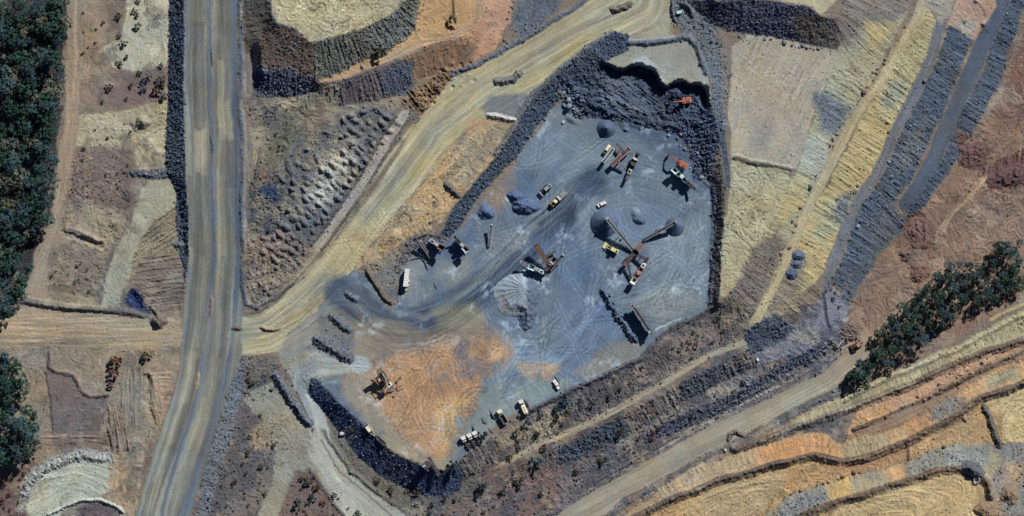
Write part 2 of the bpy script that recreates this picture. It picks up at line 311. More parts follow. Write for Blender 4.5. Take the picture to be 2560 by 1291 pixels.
P("190,1268; 230,1256; 290,1272; 300,1320; 170,1320", (106, 96, 96), st=.1, rub=.3)
# --- the haul road
P("421,-90; 464,-90; 464,430; 474,540; 474,640; 462,700; 452,650; 440,560; 440,480; 418,440; 412,330; 421,250", ROCKC, 'rock_batter', soft=3, warp=.5, **ROCK)
P("462,-90; 592,-90; 592,150; 598,300; 599,560; 600,700; 606,780; 640,800; 700,760; 720,840; 650,880; 604,890; 578,960; 548,1060; 517,1150; 492,1230; 462,1350; 320,1350; 355,1230; 385,1130; 420,1030; 445,930; 455,850; 459,780; 470,700; 474,620; 470,540; 463,430; 460,300", (120, 120, 112), 'haul_road', soft=4, warp=.4, st=.03, la=.05, ro=.01, ang=90)
RD = "527,-90; 527,150; 531,300; 533,430; 537,560; 536,650; 530,730; 528,800; 520,860; 505,960; 478,1060; 448,1150; 420,1240; 395,1350"
def off(s, dx): return ';'.join('%g,%g' % (x + dx, y) for x, y in pp(s))
S(RD, 130, None, along=True, warp=0)
S(off(RD, -60), 14, (128, 134, 134), soft=6, a=.8, warp=.4)
S(off(RD, -34), 18, (126, 122, 108), soft=10, a=.8, brk=1.4)
S(off(RD, -22), 8, (150, 146, 130), soft=6, a=.6, brk=2)
S(off(RD, 0), 16, (114, 120, 128), soft=8, a=.75, brk=1.2)
S(off(RD, 19), 15, (158, 150, 122), soft=7, a=.6, brk=1.8)
S(off(RD, 38), 14, (122, 122, 116), soft=8, a=.7, brk=1.4)
S(off(RD, 56), 14, (110, 120, 132), soft=7, a=.9, brk=.8)
P("478,70; 512,66; 514,330; 480,326", (160, 154, 136), soft=5, a=.55)
P("482,326; 512,324; 514,420; 486,420", (168, 158, 126), soft=5, a=.6)
P("545,250; 572,260; 575,350; 548,350", (172, 162, 126), soft=8, a=.55)
P("552,340; 586,340; 588,440; 556,440", (118, 116, 108), soft=6, a=.6)
P("470,880; 500,880; 470,1010; 440,1010", (168, 160, 134), soft=8, a=.5)
streaks(RD, 136, .32, 1.3, 55, 1, tint=(150, 146, 122))
P("481,55; 511,55; 513,300; 510,322; 497,328; 484,320", (108, 107, 104), soft=3, warp=.2, a=.8)
P("486,330; 500,330; 502,432; 488,432", (166, 161, 142), soft=3, warp=.2, a=.75)
P("504,326; 516,326; 519,440; 507,440", (160, 156, 140), soft=3, warp=.2, a=.7)
P("544,150; 558,150; 562,352; 548,352", (168, 163, 134), soft=5, warp=.3, a=.7)
P("566,250; 578,250; 582,350; 570,352", (162, 158, 132), soft=4, warp=.3, a=.65)
P("562,352; 584,352; 588,470; 566,470", (104, 104, 103), soft=4, warp=.3, a=.7)
P("468,440; 482,440; 486,620; 474,620", (104, 102, 96), soft=5, warp=.3, a=.6)
P("498,440; 510,440; 512,640; 500,640", (100, 100, 98), soft=5, warp=.3, a=.6)
P("544,470; 562,470; 566,640; 550,640", (158, 153, 124), soft=6, warp=.3, a=.6)
S(off(RD, 57), 12, (98, 108, 120), soft=5, a=.85)
S(off(RD, -4), 10, (98, 107, 118), soft=5, a=.8)
S("472,900; 450,1000; 420,1100; 385,1200", 12, (160, 155, 132), soft=6, a=.6)
S("496,900; 476,1000; 448,1090; 412,1190; 380,1290", 9, (102, 101, 96), soft=5, a=.65)
S("548,900; 524,1000; 498,1090; 462,1190; 430,1290", 14, (154, 150, 128), soft=6, a=.6)
S("562,920; 540,1010; 512,1100; 478,1200; 446,1300", 9, (104, 106, 106), soft=5, a=.65)
P("490,820; 590,770; 620,800; 600,880; 520,870", (132, 132, 122), soft=30, a=.6)
S("598,-90; 600,200; 605,400; 606,600; 604,720; 612,760; 640,770", 9, (86, 96, 112), soft=3, rub=.5, h=.9, hw=8)
S("610,-90; 611,200; 616,420; 617,600", 8, (138, 134, 124), soft=4)
P("604,900; 640,905; 620,960; 600,1010; 575,1110; 540,1200; 510,1310; 485,1310; 517,1150; 548,1060; 578,960", (104, 110, 118), 'rock_batter', soft=4, rub=.6, ro=.2)
S("455,860; 445,930; 420,1025; 385,1125", 5, (150, 112, 84), soft=3, a=.8)
# --- ground between the two roads
P("604,-90; 672,-90; 672,60; 655,180; 640,230; 612,240", (134, 123, 109), 'spoil_slope', rag=3)
P("612,235; 640,235; 720,245; 790,230; 880,260; 960,250; 1030,285; 930,420; 860,530; 790,620; 760,660; 700,720; 650,760; 618,760; 612,500", (132, 122, 110), rag=6, st=.1)
P("622,275; 700,260; 800,232; 800,300; 745,330; 720,400; 700,440; 640,440; 625,350", (166, 152, 118), rag=6, st=.16, la=.16)
P("640,300; 735,300; 735,395; 650,400", (158, 146, 112), soft=16, a=.8, st=.16)
P("612,260; 700,255; 690,300; 640,330; 615,320", (120, 110, 104), rag=8, ro=.25, rub=.3)
P("700,430; 760,340; 850,280; 960,262; 1000,300; 930,420; 860,520; 800,600; 700,690; 640,640; 640,600; 700,520", (102, 102, 103), rag=8, ro=.15, rub=.2)
P("640,440; 700,430; 730,520; 690,580; 625,580; 620,480", (88, 90, 92), rag=8, ro=.25, rub=.35)
P("760,480; 800,380; 850,330; 905,350; 880,450; 800,530", (142, 142, 136), soft=40, a=.6)
P("618,600; 700,570; 780,620; 740,680; 680,720; 640,740; 618,740", (140, 120, 106), rag=6, ro=.2, rub=.3)
P("770,500; 800,410; 850,368; 890,385; 870,450; 810,520", (186, 182, 164), soft=26, a=.75, rag=8)
P("640,470; 690,462; 705,505; 660,525; 632,505", (66, 78, 102), soft=14, rag=8, rub=.7)
P("632,425; 690,420; 690,460; 640,466", (128, 102, 90), soft=14, rag=8)
P("670,300; 760,262; 790,300; 720,400; 690,440; 650,430", (86, 88, 84), soft=22, a=.6, rag=16)
P("750,300; 830,250; 850,290; 780,340", (140, 112, 94), soft=20, a=.5, rag=10)
S("652,370; 640,440; 636,520", 9, (86, 84, 84), rub=.6, brk=.8)
S("745,330; 720,400; 705,440", 8, (116, 120, 118), soft=6, brk=1)
S("1012,288; 932,418; 861,529; 795,615", 27, (166, 158, 146), 'dirt_track', soft=4, st=.05)
S("1026,288; 946,420; 876,530; 806,622", 6, (104, 100, 96), h=.9, hw=6, rub=.4)
S("992,292; 914,416; 842,530; 780,612", 6, (92, 86, 82), h=.9, hw=6, rub=.4)
S("640,770; 690,745; 760,690", 8, (92, 92, 90), rub=.4, h=.5)
P("620,690; 700,640; 790,640; 720,720; 640,765; 612,765", (150, 132, 112), rag=5, st=.14)
# --- northern spoil
P("660,-90; 1066,-90; 1050,-20; 985,38; 905,78; 830,102; 775,110; 738,78; 694,64; 680,40; 672,-20", (188, 175, 130), 'earth_pad', rag=3, st=.12, la=.16)
P("700,-20; 860,-20; 820,60; 720,50", (196, 178, 126), soft=30, a=.6)
P("880,-60; 1050,-60; 1000,20; 905,70", (164, 160, 130), soft=24, a=.7)
P("672,40; 694,64; 740,76; 775,108; 800,190; 790,230; 720,243; 636,236; 645,150", (112, 92, 80), 'rock_batter', rag=4, rub=.45, ro=.22)
P("640,170; 720,172; 790,192; 795,230; 720,246; 632,240", (84, 88, 100), 'rock_batter', soft=14, rub=.9, ro=.3)
S("676,-60; 682,40; 692,62; 740,76", 6, (90, 92, 98), rub=.6)
P("775,110; 830,102; 905,78; 985,38; 1052,-25; 1060,30; 1040,70; 1005,108; 958,142; 890,170; 840,192; 800,200", (112, 110, 98), 'rock_batter', rag=3, rub=.55, ro=.16, st=.2, la=.18)
P("900,90; 985,38; 1052,-25; 1060,30; 1040,70; 1005,108; 940,140", (112, 116, 108), 'rock_batter', soft=24, rub=.8)
P("796,212; 840,188; 890,164; 960,135; 1010,100; 1045,58; 1060,-90; 1220,-90; 1212,20; 1190,72; 1160,97; 1110,107; 1040,122; 980,153; 890,193; 850,204", (204, 160, 106), 'dirt_track', rag=3, st=.08, la=.14)
S("820,212; 880,195; 980,152; 1050,115; 1130,95; 1180,68; 1200,10; 1205,-80", 18, (190, 154, 118), soft=8)
P("1050,20; 1140,20; 1120,80; 1040,90", (212, 162, 100), soft=20, a=.7, st=.12)
S("1133,-60; 1133,45", 6, (110, 90, 70), h=-.5)
P("1212,-90; 1292,-90; 1278,50; 1242,122; 1182,158; 1100,186; 1036,207; 1030,150; 1110,108; 1160,98; 1192,70; 1212,20", (206, 150, 114), 'spoil_slope', rag=3, la=.14)
P("1000,150; 1110,108; 1200,100; 1182,158; 1100,186; 1020,210; 990,200", (146, 114, 88), 'spoil_slope', soft=22)
P("846,206; 890,195; 980,154; 1030,152; 1034,207; 1000,238; 920,254; 850,262; 800,250; 800,212", (104, 95, 94), 'spoil_slope', soft=8, rub=.35, st=.2)
P("960,175; 1030,160; 1036,215; 1010,240; 960,240", (84, 90, 102), 'rock_batter', soft=12, rub=.8)
P("812,215; 850,208; 850,262; 830,300; 800,250", (150, 140, 112), 'spoil_slope', soft=12)
P("1010,240; 1080,195; 1180,162; 1200,165; 1130,200; 1075,270; 1050,285; 1000,262", (142, 108, 78), rag=4, st=.3, ang=-50, ro=.2)
# --- diagonal road
P("604,790; 640,800; 700,752; 770,682; 822,622; 872,562; 952,462; 1032,322; 1062,282; 1132,194; 1200,168; 1290,112; 1400,50; 1480,-10; 1500,-90; 1690,-90; 1680,20; 1665,85; 1572,88; 1530,84; 1455,130; 1390,180; 1318,242; 1225,302; 1150,360; 1050,460; 962,562; 885,670; 885,700; 830,705; 790,780; 722,832; 700,880; 604,890", (182, 172, 134), 'access_road', soft=5, warp=.5, st=.05, la=.12, ro=.01)
DG = "604,835; 660,825; 742,775; 815,690; 890,590; 985,470; 1085,335; 1195,245; 1315,175; 1450,95; 1600,20; 1640,-80"
S(DG, 120, None, along=True, warp=0)
S("604,840; 700,800; 770,740; 830,690", 34, (146, 142, 126), soft=16, a=.7)
S("890,600; 1000,440; 1100,320; 1210,240; 1320,165", 22, (148, 144, 126), soft=12, a=.7)
S("1030,340; 1090,260; 1190,190; 1290,130; 1400,65; 1490,0", 14, (186, 168, 124), soft=8, a=.6)
S("880,640; 960,520; 1060,410; 1160,310; 1260,245; 1350,185; 1450,110; 1560,60", 26, (192, 176, 120), soft=10, a=.8)
S("1330,150; 1440,85; 1540,25", 20, (156, 146, 128), soft=10, a=.8)
S("650,850; 720,805; 800,750; 880,700", 16, (190, 172, 122), soft=8, a=.8)
P("830,600; 900,560; 930,600; 890,680; 830,690; 800,660", (190, 172, 122), soft=30, a=.6, st=.12)
streaks(DG, 120, .26, 1.5, 50, 2, tint=(198, 184, 132))
S("1478,-12; 1400,46; 1290,108; 1200,160; 1130,188", 12, (98, 104, 112), rub=.8, h=.9, hw=8)
P("1280,60; 1360,-20; 1480,-90; 1290,-90", (118, 122, 118), 'rock_batter', soft=20, rub=.6)
P("1330,-90; 1420,-90; 1400,30; 1300,105; 1280,60", (100, 106, 114), 'rock_batter', soft=10, rub=.8)
P("1225,242; 1330,232; 1312,292; 1222,292; 1200,270", (124, 126, 122), soft=10)
# --- orange ground between road and quarry
P("1222,292; 1300,300; 1286,340; 1242,395; 1182,460; 1130,520; 1100,560; 1020,605; 930,665; 882,668; 960,566; 1052,462; 1110,384; 1165,322", (188, 156, 110), rag=4, st=.12, la=.16)
P("1160,330; 1220,305; 1275,320; 1230,390; 1160,480; 1120,480; 1100,440", (160, 144, 114), rag=5, st=.12, la=.16)
P("1165,305; 1240,300; 1215,345; 1170,350", (206, 160, 108), soft=16, a=.8)
S("1205,320; 1170,360; 1130,410; 1080,450", 14, (196, 160, 112), soft=6, a=.8)
S("1210,330; 1200,370; 1170,410; 1140,440", 9, (196, 168, 122), soft=5, a=.7)
P("1050,465; 1110,450; 1170,470; 1130,520; 1080,560; 990,590; 1000,540", (206, 164, 108), soft=14, a=.8, rag=4)
P("930,660; 1020,600; 1090,572; 1080,600; 1000,660; 960,700; 900,690", (150, 136, 116), rag=4, rub=.3, ro=.12)
# --- quarry
P("1428,262; 1560,300; 1700,340; 1750,440; 1790,460; 1788,560; 1778,765; 1645,842; 1602,892; 1440,966; 1300,1036; 1200,1116; 1132,1158; 1090,1172; 1000,1132; 925,1078; 855,1015; 800,955; 775,940; 700,882; 725,835; 790,780; 830,705; 885,680; 925,690; 1000,650; 1030,615; 1130,590; 1165,555; 1215,490; 1270,435; 1320,360; 1395,262", (106, 117, 128), 'quarry_floor', soft=6, st=.04, la=.07, ro=.02)
P("1290,380; 1400,330; 1500,340; 1560,450; 1480,480; 1350,420", (120, 136, 146), soft=40, a=.7)
P("690,888; 722,834; 790,782; 840,760; 885,790; 930,830; 960,880; 900,905; 880,935; 800,950; 760,950; 720,930", (152, 147, 132), 'quarry_floor', soft=14, rag=5)
P("862,690; 912,690; 945,735; 985,780; 960,812; 905,780; 870,735", (104, 114, 124), soft=12, rag=4)
S("770,770; 830,745; 880,770; 930,815; 1000,850; 1080,850", 18, (150, 132, 104), soft=12, a=.6)
S("800,790; 860,780; 915,825; 990,870; 1060,872", 26, (134, 126, 110), soft=14, a=.8)
streaks("740,830; 800,785; 860,775; 915,822; 990,866; 1080,860; 1180,810", 70, .26, 1.2, 24, 21)
BAND = "850,730; 890,765; 950,806; 1030,818; 1120,785; 1230,705; 1330,610; 1420,530; 1480,455"
S(BAND, 74, (70, 81, 96), soft=24, a=.92)
streaks(BAND, 110, .26, 1.4, 40, 3, tint=(128, 132, 132))
S("900,790; 960,835; 1060,842; 1150,800", 30, (104, 100, 92), soft=20, a=.7)
S("940,735; 985,782; 1060,795; 1160,732; 1260,640; 1340,570", 16, (140, 144, 142), soft=10, a=.7)
S("880,740; 930,790; 1000,818", 50, (104, 108, 112), soft=24, a=.6)
P("1560,300; 1640,318; 1720,350; 1745,420; 1680,400; 1600,350", (84, 95, 110), soft=26, a=.85, rag=10)
P("1330,600; 1440,560; 1480,640; 1460,760; 1400,740; 1380,680", (98, 114, 132), soft=26, a=.8, rag=14)
P("1440,600; 1480,610; 1490,700; 1455,720", (90, 106, 124), soft=10, a=.7, rag=10)
P("1390,760; 1520,740; 1560,850; 1480,940; 1340,900", (108, 122, 138), soft=30, a=.7, rag=10)
P("1255,840; 1330,850; 1400,900; 1300,960; 1240,940", (142, 158, 170), soft=24, a=.7, rag=8)
P("1500,500; 1620,480; 1700,560; 1620,600; 1480,620", (114, 129, 144), soft=40, a=.6)
P("1620,620; 1770,520; 1770,750; 1660,800; 1600,760", (134, 145, 150), soft=30, a=.7)
P("1570,760; 1700,700; 1760,760; 1660,820", (142, 146, 138), soft=30, a=.5)
P("1440,480; 1500,500; 1480,560; 1460,640; 1440,600", (140, 152, 162), soft=14, a=.6)
P("1520,860; 1600,840; 1620,880; 1480,950; 1440,930", (146, 138, 126), soft=18, a=.7)
P("1180,820; 1250,835; 1262,880; 1236,940; 1205,1000; 1150,1070; 1118,1145; 1050,1146; 985,1092; 900,1005; 878,935; 960,890; 1090,838", (192, 142, 96), soft=50, rag=30, st=.07, la=.14)
P("1080,900; 1220,880; 1220,960; 1150,1000; 1080,990", (178, 130, 94), soft=46, a=.7, rag=14)
P("1100,990; 1190,980; 1150,1080; 1110,1140; 1080,1060", (214, 170, 104), soft=20, a=.6)
P("985,1092; 1050,1146; 1118,1145; 1120,1175; 1050,1170; 960,1115; 900,1040", (172, 158, 120), soft=16, a=.8)
P("900,800; 1080,830; 1200,800; 1190,850; 1090,850; 960,890; 880,880; 830,820", (146, 132, 110), soft=24, a=.8, rag=8)
P("1080,770; 1180,760; 1210,800; 1150,830; 1090,815", (156, 148, 116), soft=22, a=.7, rag=6)
P("860,930; 930,920; 930,990; 980,1060; 1030,1120; 960,1090; 890,1020; 855,990", (158, 148, 128), soft=16, a=.8)
P("1285,900; 1340,910; 1330,955; 1295,940", (192, 152, 116), soft=14, a=.6, rag=16)
P("1360,908; 1400,914; 1366,958; 1346,950", (196, 154, 114), soft=12, a=.75, rag=14)
P("1225,870; 1255,868; 1250,900; 1230,895", (214, 162, 110), soft=8, rag=4)
P("1205,950; 1260,930; 1330,950; 1420,940; 1440,960; 1300,1030; 1200,1105; 1160,1110; 1170,1060; 1200,1000", (132, 142, 140), soft=14, rag=6)
P("1140,1050; 1160,1045; 1165,1070; 1145,1075", (136, 142, 140), soft=6)
P("1230,420; 1290,400; 1290,470; 1240,540; 1210,510", (152, 128, 106), soft=22, a=.8)
P("1010,650; 1060,640; 1150,640; 1190,620; 1170,700; 1020,770; 1000,740", (138, 142, 138), soft=20, a=.8)
P("700,885; 760,850; 860,870; 890,900; 870,930; 790,940; 760,960; 720,930", (154, 154, 144), soft=12, a=.9)
# pad above the face
P("1572,90; 1665,85; 1700,94; 1736,112; 1768,195; 1774,258; 1756,212; 1719,208; 1676,208; 1655,208; 1640,178; 1614,164; 1578,160; 1557,172; 1512,155; 1570,130", (152, 151, 139), 'earth_pad', soft=2, warp=.1, rub=0, st=.03, la=.07, ro=.02)
P("1572,-20; 1680,-20; 1675,86; 1572,90", (172, 166, 138), 'access_road', soft=14, a=.8)
P("1582,152; 1610,146; 1640,165; 1660,172; 1668,186; 1655,190; 1640,176; 1614,162; 1590,158", (184, 192, 192), soft=3, rag=22, a=.6)
S("1575,110; 1640,104; 1722,94; 1742,118; 1762,182", 13, (92, 98, 106), h=1.6, hw=9, rub=.7)
P("1512,158; 1557,176; 1578,164; 1614,168; 1640,184; 1660,214; 1706,204; 1730,214; 1756,216; 1772,250; 1776,280; 1804,330; 1765,440; 1744,425; 1720,352; 1640,322; 1560,306; 1500,298; 1440,292; 1406,255; 1430,214; 1480,168", (74, 83, 97), 'rock_batter', soft=4, warp=.3, rub=.38, ro=.26, st=.32, la=.16)
P("1490,205; 1560,196; 1640,222; 1660,270; 1600,295; 1530,278", (94, 101, 109), soft=24, a=.8, rub=.3, ro=.2, st=.2, la=.18, ang=-35, rag=8)
S("1490,262; 1530,280; 1570,300; 1600,312", 12, (70, 80, 96), soft=6, rub=.6, h=1.4, hw=12)
S("1520,240; 1560,262; 1610,285", 8, (106, 112, 116), soft=6, h=1.0, hw=9)
P("1600,290; 1660,280; 1690,320; 1640,335; 1600,320", (80, 88, 98), soft=18, a=.8, rag=6)
P("1405,230; 1440,215; 1462,250; 1455,290; 1425,275", (104, 112, 126), 'rock_batter', soft=8, rub=1.3, ro=.5)
P("1700,300; 1790,300; 1800,360; 1770,450; 1735,450; 1720,370", (80, 90, 108), 'rock_batter', soft=10, rub=1.2, ro=.4)
P("1690,-90; 1735,-90; 1775,0; 1800,70; 1825,190; 1818,300; 1800,380; 1790,310; 1775,262; 1772,200; 1740,112; 1700,90; 1680,20", (108, 114, 120), 'rock_batter', soft=8, rub=.45, ro=.18, st=.08)
P("1790,70; 1830,110; 1828,200; 1815,300; 1805,260; 1800,160", (132, 122, 112), soft=14, a=.8, rag=6)
P("1532,80; 1572,88; 1570,128; 1516,158; 1440,208; 1392,258; 1342,318; 1296,388; 1254,436; 1200,488; 1158,552; 1128,592; 1100,588; 1130,528; 1184,462; 1242,392; 1292,312; 1334,242; 1392,184; 1457,132", ROCKC, 'rock_batter', soft=4, warp=.6, **ROCK)
S("1530,84; 1455,130; 1388,180; 1326,238; 1286,308; 1236,388", 10, (108, 112, 114), soft=6, rub=.7, h=.7)
P("1040,590; 1096,585; 1135,596; 1100,610; 1060,612; 1020,660; 1000,690; 985,680; 1005,640", (104, 100, 104), soft=8, rub=.9, ro=.25, rag=4)
P("930,672; 985,655; 1000,690; 1005,740; 985,768; 960,730", (134, 126, 114), soft=5, rub=.35, st=.14, rag=3)
P("905,668; 925,664; 985,765; 965,765", (176, 146, 116), soft=6, a=.8)
# east wall
P("1744,420; 1770,440; 1800,400; 1812,460; 1810,560; 1804,650; 1800,755; 1776,770; 1772,700; 1780,560; 1776,465", (104, 96, 90), 'rock_batter', soft=3, warp=.4, rub=.5, ro=.25)
S("1760,452; 1782,470; 1786,560; 1778,660; 1774,755", 9, (106, 114, 122), soft=4, h=.8, hw=7, rub=.3)
S("1795,310; 1812,380; 1818,460", 14, (84, 90, 100), rub=.7)
# --- east pad and tipped slopes
P("1770,0; 1790,8; 1860,2; 1930,8; 2020,22; 2050,46; 2090,60; 2085,120; 2000,108; 1930,94; 1870,88; 1800,72; 1760,50", (82, 84, 98), 'rock_batter', soft=4, warp=.5, rub=.8, ro=.22)
P("1980,30; 2050,46; 2095,60; 2110,130; 2040,122; 1990,90", (104, 94, 88), 'spoil_slope', soft=14, rub=.4)
P("1800,-90; 2070,-90; 2085,10; 2048,42; 2020,18; 1930,4; 1860,-2; 1800,-10", (180, 166, 124), 'earth_pad', soft=4)
P("1830,115; 1870,90; 1930,96; 2000,110; 2092,128; 2070,195; 2046,262; 1986,420; 1968,422; 1900,408; 1828,392; 1820,300; 1828,190", (184, 170, 142), 'earth_pad', soft=5, rag=3, st=.06, la=.12, ang=62)
P("1900,220; 2010,160; 2040,240; 1990,360; 1900,340", (184, 164, 140), soft=40, a=.7, st=.09)
P("1850,100; 1960,110; 1940,180; 1840,170", (166, 156, 134), soft=30, a=.7)
P("1880,300; 1930,300; 1920,380; 1870,370", (140, 140, 136), soft=20, a=.5)
P("1826,398; 1868,406; 1970,426; 1962,500; 1906,600; 1856,700; 1796,758; 1803,650; 1810,560; 1824,460", (184, 172, 130), 'earth_pad', soft=4, rag=2, st=.14, la=.15)
S("1838,394; 1900,410; 1972,424", 8, (112, 104, 88), h=1.3, hw=8)
P("2094,120; 2150,60; 2230,20; 2262,40; 2195,172; 2110,312; 2052,432; 1992,562; 1938,690; 1900,740; 1880,700; 1906,602; 1962,500; 1990,420; 2048,262", (170, 164, 130), 'spoil_slope', soft=5, rag=3)
P("2085,-90; 2320,-90; 2280,10; 2235,60; 2180,60; 2110,120; 2092,60", (134, 125, 114), 'spoil_slope', soft=19, rag=12)
P("2160,65; 2235,60; 2215,110; 2160,130", (194, 170, 112), soft=19, rag=11)
P("2035,245; 2070,235; 2130,270; 2090,340; 2050,330", (116, 121, 124), soft=19, rag=12, rub=.5)
P("2010,340; 2080,340; 2070,400; 2020,430; 1995,420", (176, 178, 160), soft=19, rag=12)
P("1970,440; 2020,440; 2010,520; 1960,560; 1940,560", (190, 174, 118), soft=14, rag=6)
P("1880,620; 1945,570; 1960,610; 1925,700; 1890,760; 1850,740; 1840,720", (120, 112, 102), 'spoil_slope', soft=17, rag=11, rub=.5)
P("2310,10; 2342,60; 2320,140; 2277,230; 2222,330; 2177,440; 2132,500; 2092,590; 2062,680; 2000,742; 1930,812; 1896,815; 1960,690; 2016,560; 2080,440; 2140,320; 2226,180", (192, 170, 112), 'spoil_slope', soft=6, rag=6, st=.12, la=.2)
P("2290,60; 2340,60; 2320,140; 2277,230; 2240,260; 2210,220", (184, 168, 116), soft=14)
P("2215,205; 2275,190; 2255,250; 2225,270; 2200,250", (158, 154, 124), soft=19, rag=11)
P("2080,500; 2140,500; 2095,580; 2060,620; 2030,590", (172, 166, 124), soft=19, rag=12)
P("2092,500; 2140,480; 2110,560; 2085,560", (120, 124, 124), soft=19, rag=12, rub=.5)
P("1940,640; 2020,650; 2000,742; 1930,812; 1896,815", (150, 136, 112), soft=20, rag=6, rub=.2)
S("2330,-90; 2296,40; 2212,180; 2122,320; 2062,440; 2002,560; 1948,690; 1890,800; 1840,850", 24, (188, 170, 124), 'dirt_track', soft=5, st=.06, la=.12)
S("2298,30; 2216,172; 2126,312", 5, (206, 188, 140), soft=4, a=.7)
S("2350,60; 2332,140; 2288,235; 2234,335; 2190,440; 2142,510; 2102,600; 2074,690; 2064,760", 26, (114, 116, 120), 'dirt_track', soft=6, rub=.08, st=.05)
P("2375,62; 2432,98; 2402,180; 2352,300; 2302,400; 2242,500; 2192,580; 2132,690; 2104,730; 2085,700; 2116,612; 2156,520; 2206,440; 2246,340; 2302,240; 2346,150", (84, 93, 104), 'rock_batter', soft=6, rub=.4, ro=.13, st=.18, la=.22, rag=4)
P("2270,330; 2320,300; 2300,380; 2250,440; 2230,420", (112, 116, 116), soft=18, a=.6)
S("2545,-90; 2497,40; 2458,110; 2420,200; 2372,315; 2324,420; 2270,510", 40, (88, 95, 106), 'dirt_track', soft=5, st=.03, rub=0, la=.06, ro=.02)
P("2600,-90; 2550,60; 2508,190; 2458,290; 2398,400; 2314,520; 2262,575; 2240,560; 2290,508; 2346,420; 2396,310; 2444,200; 2480,110; 2520,40; 2562,-90", (84, 92, 103), 'rock_batter', soft=7, rub=.45, ro=.14, st=.16, la=.2, rag=6)
P("2150,560; 2240,500; 2262,575; 2200,640; 2150,720; 2110,800; 2090,760; 2130,690", (92, 98, 104), 'rock_batter', soft=14, rub=.45, rag=6)
P("2400,-90; 2484,-90; 2494,20; 2462,60; 2436,102; 2400,70; 2372,60; 2390,10", (196, 156, 130), 'spoil_slope', soft=5, rag=3)
P("2320,-90; 2402,-90; 2380,40; 2350,60; 2312,10", (166, 154, 130), 'spoil_slope', soft=8)
P("2395,50; 2440,50; 2430,100; 2410,90", (168, 168, 150), soft=8, a=.8, rag=4)
P("2700,-90; 2590,-60; 2552,80; 2508,200; 2460,296; 2398,410; 2318,528; 2262,580; 2212,630; 2150,722; 2118,800; 2128,930; 2100,970; 2300,900; 2480,790; 2700,640", (148, 116, 95), soft=6, rag=5, st=.13, la=.16)
P("2530,130; 2700,130; 2700,330; 2560,330; 2500,300; 2510,200", (136, 98, 82), soft=24, rag=8)
S("2555,90; 2530,160; 2500,240; 2460,300", 12, (152, 150, 140), soft=8, brk=1)
P("2400,330; 2450,330; 2480,400; 2470,440; 2400,400", (112, 78, 72), soft=19, rag=14, st=.2, rub=.2)
P("2460,420; 2560,380; 2700,380; 2700,470; 2480,472", (116, 78, 74), soft=6, rag=5, st=.2, ang=80)
P("2500,480; 2700,470; 2700,560; 2560,570; 2400,640; 2300,700", (154, 124, 100), soft=30, a=.6)
S("2470,440; 2380,540; 2340,600", 16, (186, 154, 120), 'dirt_track', soft=8, a=.8)
S("2460,660; 2340,720; 2240,790; 2190,850; 2160,885; 2060,945", 22, (180, 146, 114), 'dirt_track', soft=10, a=.9)
P("2270,545; 2310,530; 2345,580; 2320,625; 2280,600; 2262,570", (124, 84, 74), soft=15, rag=11, st=.2)
# --- south banks
P("1645,840; 1780,768; 1800,757; 1856,700; 1890,760; 1860,845; 1780,880; 1700,930; 1620,975; 1530,1025; 1450,1065; 1350,1105; 1280,1145; 1180,1205; 1132,1160; 1200,1116; 1300,1036; 1440,966; 1602,892", (136, 124, 116), 'ground', soft=5, rag=4, rub=.35, st=.12, ro=.1)
P("1690,850; 1770,800; 1790,850; 1700,900", (148, 128, 114), soft=16, rag=4)
P("1440,970; 1520,930; 1560,990; 1480,1030", (98, 90, 92), soft=16, rag=6, rub=.5)
P("1600,880; 1680,850; 1680,910; 1620,940", (98, 92, 90), soft=16, rag=6, rub=.5)
P("1510,950; 1590,915; 1610,955; 1540,1000", (156, 138, 122), soft=12, rag=4)
P("1300,1060; 1400,1030; 1440,1060; 1300,1110; 1240,1130; 1220,1100", (164, 148, 122), soft=16, rag=5)
P("1800,750; 1880,770; 1860,850; 1790,840; 1785,790", (124, 114, 96), soft=10, rag=5, st=.16)
P("1850,790; 1890,780; 1880,830; 1850,830", (196, 170, 118), soft=10, rag=3)
P("1872,872; 1722,947; 1545,1045; 1405,1108; 1310,1160; 1200,1230; 1180,1330; 1480,1330; 1560,1240; 1720,1150; 1840,1090; 1960,1030; 2060,960; 2130,880; 2090,850; 1960,830", (120, 110, 108), 'ground', soft=8, rag=5, rub=.4, st=.14, ro=.12)
P("1030,1235; 1180,1215; 1310,1160; 1310,1330; 1000,1330; 960,1260", (124, 106, 98), soft=12, rag=6, rub=.2, st=.12)
S("1866,852; 1780,884; 1702,934; 1622,978; 1532,1028; 1452,1068; 1350,1110; 1280,1150; 1200,1200", 17, (178, 162, 130), 'dirt_track', soft=7, st=.06)
P("1860,820; 1940,790; 1990,820; 1975,855; 1900,880; 1870,880", (78, 87, 98), 'rock_batter', soft=6, rag=4, **ROCK)
P("1725,950; 1800,915; 1870,880; 1880,920; 1800,960; 1742,990; 1690,1010; 1690,975", (94, 98, 104), 'rock_batter', soft=10, rag=5, rub=.8, ro=.22)
P("1800,895; 1868,868; 1880,905; 1830,930", (136, 124, 112), soft=10, rag=4, rub=.3)
P("1465,1085; 1545,1045; 1570,1060; 1570,1095; 1480,1130; 1400,1165; 1390,1130", (80, 89, 100), 'rock_batter', soft=8, rag=5, **ROCK)
P("1580,1030; 1690,975; 1690,1010; 1600,1065", (124, 108, 100), soft=10, rag=5, rub=.4)
P("1640,985; 1700,960; 1700,1010; 1660,1030", (150, 136, 122), soft=10, rag=5)
P("2030,760; 2080,715; 2122,770; 2110,860; 2040,870; 1960,895; 1890,920; 1885,885; 1960,850; 2000,800", (124, 126, 136), soft=10, rag=4, rub=.05, st=.08)
P("2105,870; 2080,846; 1990,893; 1850,978; 1700,1043; 1600,1090; 1610,1112; 1720,1072; 1862,1006; 1992,930", (84, 88, 102), 'rock_batter', soft=6, rag=4, **ROCK)
